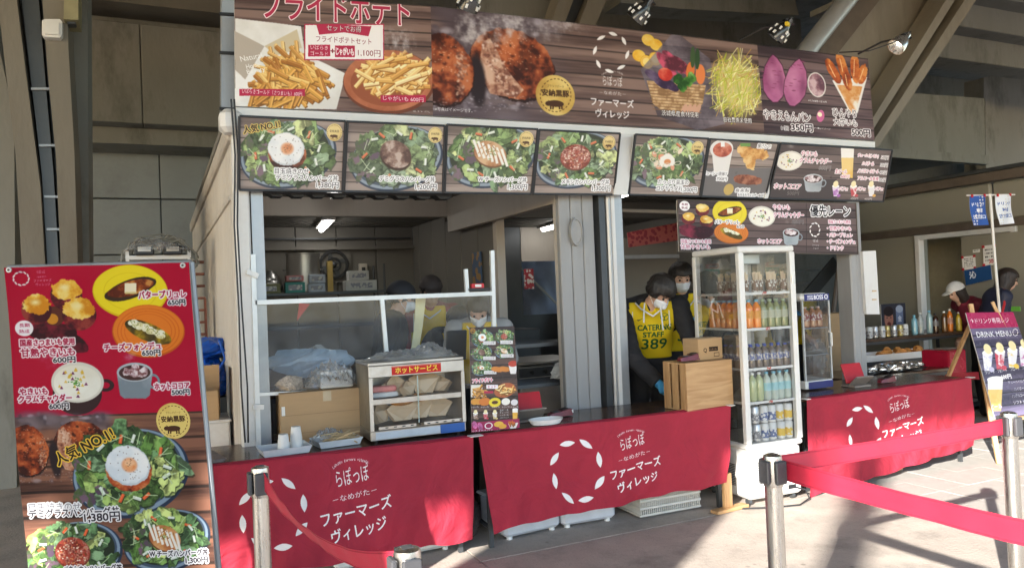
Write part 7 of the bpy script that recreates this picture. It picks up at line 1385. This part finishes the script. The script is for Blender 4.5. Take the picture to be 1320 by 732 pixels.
box3('white_carton', 'long white carton on the right end of the back shelf', (2.0, 8.3, 1.665), (.34, .16, .11), mat('white_carton', (.55, .54, .52), .6), 'carton'); box3('white_carton', 'small white carton on top of the long white carton', (1.98, 8.3, 1.78), (.22, .13, .1), mat('white_carton', (.55, .54, .52), .6), 'carton')
t = thing('exhaust_fan', 'round dark exhaust fan in the back wall of the left room', 'fan', at(430, 341, 8.97)); b = MB(); Rf = lambda b_: [tuple(Matrix.Rotation(PI / 2, 4, 'X') @ Vector(v)) for v in b_.v]
b.box((0, .012, 0), (.42, .02, .42)); b.build('frame', M['beiged'], t)
for r0, r1 in ((.17, .14), (.085, .065)):
    b = MB(); b.lathe([(r0, 0), (r0, .03), (r1, .03), (r1, 0)], n=32, cap=False); b.v = Rf(b); b.build('ring', M['black'], t, smooth=True)
b = MB(); [b.box((.1 * math.cos(a), -.01, .1 * math.sin(a)), (.12, .006, .05), ry=-a + .3) for a in [k * PI * 2 / 4 + .4 for k in range(4)]]; b.build('blades', M['steel'], t); b = MB(); b.ball((0, -.02, 0), .035, 12, 8); b.build('hub', M['steel'], t, smooth=True)
t = thing('switch_box', 'small pale switch box on the back wall right of the fan', 'switch box', at(468, 349, 8.96)); b = MB(); b.box((0, 0, 0), (.1, .05, .17), bev=.008); b.build('box', M['beige'], t); b = MB(); b.box((0, -.03, .0), (.04, .01, .08)); b.build('switch', M['black'], t)
t = thing('wall_notice', 'orange and blue notice on the partition above the acrylic screen corner', 'notice', at(615, 345, 6.9)); b = MB(); b.box((0, 0, 0), (.01, .22, .3)); b.build('sheet', strp('notice_print', (.45, .25, .08), (.08, .14, .25), 12), t)
rumple('white_cloth_bundle', mat('white_cloth', (.5, .5, .49), .9, bump=.3), (1.0, 5.6, 1.1), (.12, .1, .14), 55, label='white cloth bundle standing behind the acrylic screen on the left', cat='cloth', n=14)
t = thing('red_pennant', 'small red paper pennant behind the acrylic screen', 'pennant', at(388, 402, 5.3)); b = MB(); b.prism([(-.03, -.06), (.06, .05), (-.01, .06)], 0, .004, Matrix.Rotation(PI / 2, 4, 'X')); b.build('pennant', mat('red_paper', (.6, .04, .05), .6), t)
# ================================================================== LEFT OF THE KIOSK
t = thing('blue_tarp_bundle', 'bright blue plastic tarp bundle with straps left of the kiosk wall', 'tarp', (0, 0, 0)); BT = mat('blue_tarp', (.01, .1, .5), .3, var=.15, scale=9, bump=.5, fine=16)
q = at(262, 452, 6.2); rumple('tarp_roll', BT, (q.x - .02, 6.2, q.z + .0), (.2, .22, .1), 61, t, n=14, amp=.5); rumple('tarp_fold', BT, (q.x + .0, 6.1, q.z - .2), (.2, .22, .16), 62, t, n=12, amp=.5); b = MB(); b.tube([(q.x + .1, 5.97, q.z + .08), (q.x + .13, 5.9, q.z - .05), (q.x + .06, 5.88, q.z - .17)], .01, 6); b.build('strap', BT, t)
b = MB(); b.bb((q.x - .2, 5.95, 0), (q.x + .18, 6.35, q.z - .33)); b.build('stand', M['steel'], t)
cardbox('open brown cardboard box with raised flaps below the blue tarp', (.2, 5.55, .80), (.3, .3, .2), -.1, flaps=[(1, 0, 1.2), (-1, 0, .6), (0, 1, 1.4)])
t = thing('white_crate', 'white plastic crate under the open cardboard box', 'crate', (.22, 5.55, .6)); b = MB(); b.box((0, 0, .1), (.36, .34, .19), bev=.01); b.build('crate', M['white'], t); b = MB(); b.box((0, 0, .2), (.38, .36, .02), bev=.006); b.build('rim', M['white'], t); b = MB(); b.bb((-.18, -.17, -.6), (.18, .17, 0)); b.build('trolley', M['steel'], t)
t = thing('cable_rack', 'white rack of black power adaptors and coiled grey cables behind the crimson banner', 'rack', at(205, 340, 6.6)); wr_ = mat('grey_cable', (.22, .22, .2), .5)
for x in (-.22, .22): b = MB(); b.box((x, 0, -.9), (.025, .025, 2.0)); b.build('upright', M['white'], t)
for z in (-.12, .1): b = MB(); b.box((0, 0, z - .05), (.44, .03, .03)); b.build('crossbar', M['white'], t)
for z in (.1, -.12):
    for x in (-.1, .1):
        b = MB(); b.box((x, -.04, z), (.14, .08, .07), bev=.01); o = b.build('adaptor', M['black'], t); b = MB(); b.box((x, -.083, z + .01), (.09, .003, .035)); b.build('adaptor_label', M['whitepl'], o)
for k in range(7):
    R = random.Random(k); b = MB(); pts = [(.26 * math.cos(a) * R.uniform(.8, 1.15), R.uniform(-.06, .05), .02 + .2 * math.sin(a) * R.uniform(.8, 1.1)) for a in [i * 2 * PI / 16 + R.random() for i in range(17)]]; b.tube(pts, .007, 6); b.build('cable', wr_, t, smooth=True)
film('clear_film', None, (0, 0, .1), (.46, .3), .1, 71, parent=t)
t = thing('lattice_stack', 'reddish lattice crates stacked behind the crimson banner at its right edge', 'crates', at(253, 400, 6.9)); rc = mat('rusty_lattice', (.22, .08, .05), .7)
for k in range(9): b = MB(); b.box((0, 0, -.4 + k * .1), (.14, .14, .02)); b.build('rung', rc, t)
for x in (-.07, .07): b = MB(); b.box((x, 0, -.6), (.015, .14, 1.4)); b.build('side', rc, t)
t = thing('hanging_cables', 'two black cables hanging down the left corner post of the kiosk', 'cables'); 
for dx in (0, 4): b = MB(); b.tube([at(298 + dx, 128, 4.76), at(303 + dx, 200, 4.78), at(302 + dx, 290, 4.8), at(308 + dx, 400, 4.8), at(311 + dx * 2, 500, 4.8), at(316 + dx, 570, 4.85)], .005, 6); b.build('cable', M['black'], t)
# ================================================================== UNDER THE TABLES
def tub(label, x, y, w_, d_, h_, m, rz=0, lid=True):
    t = thing('plastic_tub', label, 'storage box', (x, y, .02), rz); b = MB(); b.box((0, 0, h_ / 2), (w_, d_, h_), bev=.02); b.build('tub', m, t, smooth=False); 
    if lid: b = MB(); b.box((0, 0, h_ + .008), (w_ + .03, d_ + .03, .02), bev=.008); b.build('lid', m, t)
    for sx_ in (-1, 1): b = MB(); b.lathe([(.02, -.02), (.02, 0)], (sx_ * (w_ / 2 - .05), -d_ / 2 + .04, 0), 8); b.build('castor', M['whitepl'], t)
    return t
TUB = mat('milky_plastic', (.62, .64, .68), .3, var=.1, scale=8, bump=.15, fine=14)
tub('milky plastic storage tub under the middle red cloth, left of the other tub', 2.12, 4.62, .42, .34, .22, TUB, .1); tub('milky plastic storage tub under the middle red cloth beside the basket', 2.56, 4.62, .4, .34, .24, TUB, -.05); tub('white plastic tub under the left red cloth near its right corner', 1.45, 4.62, .3, .3, .22, M['whitepl'], .05); tub('small white tub at the foot of the left red cloth', 1.0, 4.55, .3, .25, .1, M['whitepl'], .1, False)
t = thing('white_basket', 'white perforated plastic basket on the floor under the right part of the middle cloth', 'basket', (3.15, 4.52, .01), -.02)
b = MB(); BW = mat('ivory_plastic', (.6, .58, .52), .5)
for k in range(30): b.box((-.24 + k * .0165, -.15, .085), (.007, .005, .15))
for k in range(20): [b.box((s * .245, -.14 + k * .0147, .085), (.005, .007, .15)) for s in (-1, 1)]
b.build('perforated_side', BW, t)
for z in (.012, .06, .11, .165): b = MB(); [b.box((0, s * .15, z), (.5, .008, .014)) for s in (-1, 1)]; [b.box((s * .246, 0, z), (.008, .3, .014)) for s in (-1, 1)]; b.build('band', BW, t)
b = MB(); b.box((0, 0, .012), (.48, .29, .01)); b.build('base', BW, t); b = MB(); b.box((0, 0, .08), (.4, .22, .1), bev=.02); b.build('contents', M['beige'], t)
t = thing('sign_stand', 'small T-shaped wooden sign foot on the floor at the right corner of the middle cloth', 'sign foot', (3.53, 4.24, .002), .1); b = MB(); b.box((0, 0, .13), (.07, .03, .24), bev=.002); b.build('upright', WD2, t); b = MB(); b.box((0, -.02, .012), (.3, .07, .022), bev=.002); b.build('foot', WD, t)
rumple('dark_bag', mat('dark_cloth_bag', (.05, .04, .04), .8, bump=.3), (1.72, 4.6, .12), (.12, .15, .11), 81, label='dark cloth bag on the floor in the gap between the left and middle cloths', cat='bag')
t = cardbox('flat brown cardboard box on the floor below the right red cloth', (5.05, 4.5, .003), (.75, .3, .17), .03); b = MB(); [b.box((-.25 + i * .06, -.1512, .08), (.03, .001, .02)) for i in range(3)]; [b.box((.02 + i * .07, -.1512, .09), (.04, .001, .035)) for i in range(2)]; b.build('carton_print', mat('brown_ink', (.16, .08, .04), .8), t)
table('grey steel work table standing behind the middle table next to the wire rack', 2.0, 2.5, 5.2, 5.6, z=.6)
# ================================================================== RIGHT SIDE: far counter, tan building, easel
table('long drinks counter at the far right with cans and bottles on it', 6.75, 8.75, 5.85, 6.45, z=.92); table('low serving table with foil trays behind the right red cloth', 5.5, 6.9, 4.95, 5.5, z=.68)
t = thing('red_skirt', 'dark red cloth skirt round the foil tray table', 'table skirt', (0, 0, 0)); b = MB(); b.bb((5.45, 4.92, .05), (6.35, 4.94, .655)); b.build('skirt_panel', M['redcloth'], t); b = MB(); b.bb((5.45, 4.94, .05), (5.47, 5.5, .655)); b.build('skirt_side', M['redcloth'], t)
t = thing('red_box', 'glossy red box stool at the right end of the foil tray table', 'box', (7.0, 5.1, 0), .1); b = MB(); b.box((0, 0, .42), (.3, .28, .84), bev=.015); b.build('box', mat('glossy_red', (.42, .01, .04), .25, var=.2, scale=5), t); b = MB(); b.box((.03, -.0, .846), (.2, .1, .008)); b.build('paper', GT, t)
for k, (x, w_) in enumerate(((5.85, .2), (6.2, .24), (6.5, .2))): 
    t = thing('foil_tray', ['left foil-covered tray on the low serving table', 'tallest heap of crumpled foil in the middle of the low serving table', 'right foil-covered tray on the low serving table'][k], 'foil tray', (x, 5.08, .69)); rumple('foil_cover', M['foil'], (0, 0, .035), (w_ * .75, .14, .035 + .012 * (k == 1)), 90 + k, t, n=40, amp=1.2); b = MB(); b.lathe([(.09, 0), (.15, .012)], n=20); b.build('tray', M['black'], t)
t = thing('glass_jar', 'tall clear glass jar behind the foil trays', 'jar', (6.05, 5.35, .685)); b = MB(); b.lathe([(.06, 0), (.06, .15), (.045, .18), (.05, .22)], n=16); b.build('jar', M['bag'], t, smooth=True)
rumple('plastic_bag', M['bag'], (5.35, 5.2, .85), (.14, .12, .16), 95, label='clear plastic bag of snacks behind the small drinks case', cat='plastic bag', n=20, amp=.8); rumple('bread_pack', ORG, (5.37, 5.22, .76), (.07, .06, .06), 96, label='brown snack inside the clear plastic bag', cat='snack'); t = table('small dark side table holding the bag of snacks', 5.15, 5.45, 5.05, 5.4, z=.69)
t = thing('white_tray', 'long white tray of fried snacks in front of the far cans', 'tray', (7.0, 5.72, .72), -.05); b = MB(); b.box((0, 0, .0), (1.1, .3, .012)); b.box((0, -.15, .03), (1.1, .01, .06)); b.box((0, .15, .03), (1.1, .01, .06)); b.build('tray', M['whitepl'], t); b = MB(); b.bb((-.5, -.12, -.72), (.5, .12, -.01)); b.build('support', M['steel'], t)
for k in range(9): rumple('fried_snack', ORG, (-.1 + k * .055, random.uniform(-.06, .05), .03 + .02 * (k % 3)), (.05, .04, .035), 100 + k, t, n=8)
GC = 'cans and bottles in a row on the far drinks counter'
fc = [make_can('pale silver can in the row on the far counter', mat('silver_can', (.6, .6, .6)), strp('grey_can_print', (.5, .5, .5), (.2, .2, .2), 50), GC), make_can('dark-striped can in the row on the far counter', mat('white_can', (.7, .7, .68)), strp('dark_can_print', (.1, .1, .12), (.5, .5, .5), 40), GC), make_can('gold-topped can in the row on the far counter', mat('gold_can', (.5, .4, .16), .3, .6), strp('gold_can_print', (.5, .48, .4), (.3, .2, .05), 40), GC)]
for k in range(8): put(fc[(0, 1, 0, 1, 2, 0, 2, 1)[k]], 6.87 + k * .095, 5.93, .922, random.random() * 6, 'from the left on the far counter')
fbz = [('light blue bottle beside the cans on the far counter', (.2, .42, .5), CAPB), ('clear grey bottle on the far counter', (.35, .38, .36), CAPW), ('teal capped bottle on the far counter', (.3, .42, .42), CAPB), ('dark cola bottle on the far counter', (.05, .02, .01), mat('black_cap_p', (.03, .03, .03))), ('brown tea bottle on the far counter', (.16, .07, .02), CAPW), ('bright orange bottle with a white cap on the far counter', (.75, .2, .02), CAPW), ('yellow bottle at the right end of the far counter row', (.6, .42, .04), CAPW)]
for k, (lab, col, cp) in enumerate(fbz): make_bottle(lab, liquid('far_liquid_%s' % 'abcdefg'[k], col), cp, mat('far_label_' + 'abcdefg'[k], tuple(min(.8, v * .6 + .2) for v in col), .5) if k % 2 else None, H=.215 + .02 * (k % 3), R=.033, group=GC).location = (7.68 + k * .125, 5.93 + .02 * (k % 2), .922)
cardbox('brown cardboard box at the left end of the far counter', (7.0, 6.3, .922), (.34, .25, .2), .1); cardbox('tall brown cardboard box behind the clear bag of snacks', (6.3, 5.95, .62), (.5, .4, .6), .05); t = table('side table carrying the tall brown cardboard box', 5.95, 6.7, 5.7, 6.2, z=.6)
t = thing('poster', 'poster with a laughing face and a blue bottle leaning on the far counter', 'poster', at(1152, 408, 6.2)); c = Cv([(0, 0), (20, 0), (20, 16), (0, 16)], 10, (44, 46, 58)); c.ell(6, 8, 3.6, 5.2, (0, 0, 0), pal=[(150, 96, 80), (190, 136, 116)], sc=.5); c.ell(6, 4, 4, 2.6, (30, 22, 24)); c.ell(6, 10.6, 1.6, 1.1, (90, 30, 30)); c.rect(4, 7, 5.2, 7.5, (40, 26, 26)); c.rect(7, 7, 8.2, 7.5, (40, 26, 26)); c.rect(12, 2.5, 18, 15, (96, 112, 146)); c.ell(15, 3, 3, 2, (150, 160, 180)); c.tx('金', 15, 8, 3, 3, (200, 206, 220), bold=.02)
gridmesh([(-.2, 0, .15), (.2, 0, .15), (.2, 0, -.2), (-.2, 0, -.2)], 2, 2, 'sheet', printmat('face_poster', c.image('face_poster'), .5), t, None, .006)
# tan building: side wall at X = 9.1
BL = tag(thing('tan_building', None, None), 'tan panelled building with brown rails and an open white-framed door at far right', 'building')
def wb(name, y0, y1_, z0, z1, m, dx=0, th=.06, bev=.004): b = MB(); b.bb((9.1 - dx, y0, z0), (9.1 - dx + th, y1_, z1), bev=bev); return b.build(name, m, BL)
for (y0, y1_) in ((6.95, 7.95),): wb('wall_panel', y0, y1_, .1, 2.12, M['wallb']); 
wb('wall_panel', 5.75, 6.3, .1, 2.12, M['wallb']) if False else None
for (y0, y1_) in ((2.6, 3.6), (3.61, 4.6), (4.61, 5.62)): wb('wall_panel', y0, y1_, .1, 2.12, M['wallb'])
for (y0, y1_) in ((2.6, 4.2), (4.215, 5.9), (5.915, 7.95)): wb('upper_panel', y0, y1_, 2.2, 2.66, M['wallb'], bev=.03)
wb('brown_rail', 2.6, 8.0, 2.115, 2.21, M['brownrail'], .03, .1); wb('brown_rail', 2.6, 8.0, 2.67, 2.78, M['brownrail'], .04, .12); wb('corner_post', 7.95, 8.03, 0, 2.78, M['brownrail'], .03, .1); wb('parapet', 2.6, 8.0, 2.79, 2.84, M['steel'])
b = MB(); b.bb((9.16, 7.95, 0), (14, 8.02, 2.78)); b.build('end_wall', M['wallb'], BL); b = MB(); b.bb((9.2, 2.6, 2.785), (14, 8, 2.83)); b.build('flat_roof', M['steel'], BL)
wb('door_frame', 6.88, 6.945, .05, 2.112, M['white'], .03, .1); wb('door_frame', 5.63, 5.69, .05, 2.112, M['white'], .03, .1); wb('door_head', 5.69, 6.88, 2.05, 2.112, M['white'], .03, .1)
b = MB(); b.bb((10.2, 5.2, .05), (10.26, 7.6, 2.3)); b.build('inner_wall', mat('cream_inner_wall', (.4, .36, .26), .7), BL); o = wb('inner_window', 6.55, 6.75, .8, 1.85, M['white'], -1.06, .03); b = MB(); b.bb((10.14, 6.58, .85), (10.155, 6.72, 1.8)); b.build('window_glass', M['steel'], o)
b = MB(); b.bb((8.45, 5.655, .12), (9.06, 5.69, 2.04), bev=.004); b.build('open_door', M['wallb'], BL) if False else None
wb('sliding_door', 5.10, 6.28, .12, 2.04, M['wallb'], .06, .035)
def paper(label, quad, X, lines, col=(236, 234, 230), name='paper_notice', group=None, red=True, txt=None):
    P = [atx(x, y, X) for x, y in quad]; t = thing(name, label, 'paper sign', sum(P, Vector()) / 4, group=group); off = Vector(t.location); W = 14; H = 14 * abs(quad[3][1] - quad[0][1]) / abs(quad[1][0] - quad[0][0]); c = Cv([(0, 0), (W, 0), (W, H), (0, H)], 8, col)
    for k in range(lines): R = random.Random(k); [c.rect(2 + j * 1.7, H * .18 + k * H * .7 / max(1, lines), 2 + j * 1.7 + 1.2 * R.random() + .2, H * .18 + (k + .45) * H * .7 / max(1, lines), (50, 46, 50)) for j in range(6)]
    if txt: c.tx(txt[0], W * txt[1], H * txt[2], W * txt[3], H * txt[4], txt[5], bold=.03)
    gridmesh([p - off for p in P], 2, 2, 'sheet', printmat(name + '_print', c.image('notice_art'), .7), t, None, .003)
    if red:
        for p in P: b = MB(); b.box(p - off + Vector((-.006, 0, 0)) - (p - off) * .1, (.006, .03, .03)); b.build('red_tape', mat('red_tape', (.5, .02, .03), .5), t)
    return t
paper('white notice with fine lines taped up left of the vertical sign', [(1240, 331), (1257, 329), (1258, 346), (1241, 348)], 9.02, 5); paper('narrow vertical hand-written sign with a red 300', [(1267, 317), (1283, 315), (1284, 341), (1268, 343)], 9.02, 4, txt=('300', .7, .8, .5, .2, (196, 30, 50))); paper('tilted hand-written sign taped to the right part of the tan wall', [(1303, 328), (1318, 321), (1325, 344), (1309, 350)], 9.06, 5); paper('tiny black-framed notice above the white notice', [(1254, 322), (1263, 321), (1263, 325), (1254, 326)], 9.03, 1, red=False)
paper('deep blue poster with the character 沁 behind the white sun cap', [(1243, 349), (1277, 341), (1279, 360), (1245, 368)], 8.98, 0, col=(20, 70, 130), red=False, txt=('沁', .3, .4, .24, .45, (240, 244, 250)), name='blue_poster')
t = thing('white_cabinet', 'pale grey cabinet just inside the open door', 'cabinet', (9.55, 6.35, .1)); b = MB(); b.box((0, 0, .52), (.4, .5, 1.04), bev=.02); b.build('cabinet', mat('pale_grey_cabinet', (.45, .46, .47), .4), t); b = MB(); b.box((0, 0, 1.06), (.42, .52, .03), bev=.01); b.build('top', M['white'], t)
t = thing('green_sign', 'bright green price card at the drinks window on the far right', 'sign', atx(1303, 398, 8.4)); b = MB(); b.box((0, 0, 0), (.01, .2, .05)); b.build('card', mat('lime_card', (.2, .6, .08), .5), t)
# dark things beyond the gap between fridge and tan wall
t = thing('site_stairs', 'dark grey steel staircase beyond the right end of the kiosk', 'stairs', (7.2, 9.0, 0))
for k in range(9): b = MB(); b.box((k * .26, 0, .15 + k * .2), (.27, .9, .03)); b.build('tread', M['galv'], t)
for s in (-1, 1): b = MB(); b.bar((-.1, s * .46, 0), (2.2, s * .46, 1.85), .03, .2); b.build('stringer', M['steel'], t)
t = thing('dark_rear_wall', 'dark grey wall of the concourse behind the stairs', 'wall'); b = MB(); b.bb((5.9, 11.0, 0), (14, 11.15, 4.0)); b.build('wall_face', M['conc'], t); b = MB(); b.bb((8.02, 13.6, 3.2), (26, 13.8, 6.95)); b.build('wall_face', M['conc'], t); b = MB(); b.bb((14.01, 11.0, 0), (26, 11.15, 4.0)); b.build('wall_face', M['conc'], t)
t = thing('rusty_pole', 'slanting rusty brown pole seen through the gap right of the fridge', 'pole'); b = MB(); b.tube([at(1083, 330, 6.0), at(1072, 420, 6.0)], .025, 8); b.build('pole', M['brownrail'], t, smooth=True)
t = thing('notice_board', 'narrow blank white board fixed to the right corner post of the kiosk', 'board', at(1124, 364, 4.82)); off = Vector(t.location); gridmesh([at(1112, 324, 4.82) - off, at(1129, 323, 4.82) - off, at(1134, 405, 4.82) - off, at(1117, 405, 4.82) - off], 1, 1, 'board', M['white'], t, None, .03)
for y in (375, 386): b = MB(); p = at(1127, y, 4.815) - off; b.box(p, (.05, .006, .012)); b.build('tape', KR, t)
# flags on a pole
t = thing('flag_pole', 'thin white pole with a crossbar standing behind the far right counter', 'pole', (0, 0, 0)); FY_ = 5.05; b = MB(); b.tube([at(1276, 250, FY_), at(1283, 340, FY_), at(1292, 440, FY_), at(1296, 500, FY_)], .014, 8); b.build('mast', M['whitepl'], t, smooth=True); b = MB(); b.tube([at(1246, 252, FY_), at(1308, 251, FY_)], .008, 8); b.build('crossbar', M['whitepl'], t, smooth=True)
for q, bgc, fg, lab in (([(1250, 253), (1270, 252), (1274, 290), (1254, 291)], (40, 84, 170), (244, 246, 250), 'small blue flag reading ドリンク専用注文窓口'), ([(1283, 252), (1303, 251), (1307, 288), (1288, 290)], (226, 232, 242), (40, 84, 170), 'small white flag with blue lettering ドリンク専用注文窓口')):
    P = [at(*p, FY_ - .01) for p in q]; t = thing('flag', lab, 'flag', P[0], group='small flags on the thin white pole'); c = Cv([(0, 0), (20, 0), (20, 38), (0, 38)], 6, bgc); c.tx('ドリンク', 10, 11, 14, 4.5, fg, bold=.02); c.tx('専用', 10, 19, 8, 5, fg, bold=.02); c.tx('注文窓口', 10, 27, 17, 5, fg, bold=.02)
    gridmesh([p - P[0] for p in P], 6, 10, 'cloth', printmat('flag_print', c.image('flag_art'), .7), t, lambda u, v: .012 * math.sin(u * 6 + v * 4), .001)
    for u in (.1, .9): b = MB(); b.box((P[1] - P[0]) * u + Vector((0, -.01, .0)), (.02, .012, .03)); b.build('red_clip', mat('red_tape', (.5, .02, .03)), t)
# far red barrier tape
t = thing('red_belt', 'red queue belt stretched behind the drinks easel', 'belt'); b = MB(); b.bar(at(1226, 485, 4.9), at(1262, 484, 4.7), .004, .07); b.build('belt', RB, t)
# easel with drink menu
Pd = [at(1245, 403, 4.38), at(1306, 402, 4.38), at(1352, 530, 4.12), at(1283, 540, 4.12)]; t = thing('easel_sign', 'leaning drinks easel headed ドリンク専用レジ and DRINK MENU at the right edge', 'easel', (Pd[3] + Pd[2]) / 2 * 1.0); t.location.z = 0; off = Vector(t.location); EW = woodmat('easel_wood', (.52, .3, .13), (.68, .44, .22), 2, 5)
gridmesh([p - off for p in Pd], 4, 8, 'printed_face', printmat('easel_print', art_D().image('easel_art'), .25), t, None, .008)
nb = Vector((.02, .05, 0))
for (a_, z_) in (((1251, 392), (1296, 645)), ((1279, 389), (1352, 600))):
    A = at(*a_, 4.42); B = (Pd[3] if a_[0] < 1260 else Pd[2]) + nb; d = (B - A).normalized(); B2 = A + d * (A.z / -d.z) if d.z < 0 else B; b = MB(); b.bar(A - off, B2 - off, .035, .025); b.build('leg', EW, t)
A = at(1256, 405, 4.5); B = atz(1251, 545, 0); B = Vector((A.x + .1, A.y + .65, 0)); b = MB(); b.bar(A - off, B - off, .03, .025); b.build('rear_leg', EW, t)
b = MB(); b.bar(Pd[3] + nb * .2 + Vector((-.05, -.04, -.012)) - off, Pd[2] + nb * .2 + Vector((.05, -.04, -.012)) - off, .05, .02); b.build('ledge', EW, t)
bpy.data.objects.remove(_txo)
for me in list(bpy.data.meshes):
    if me.users == 0: bpy.data.meshes.remove(me)
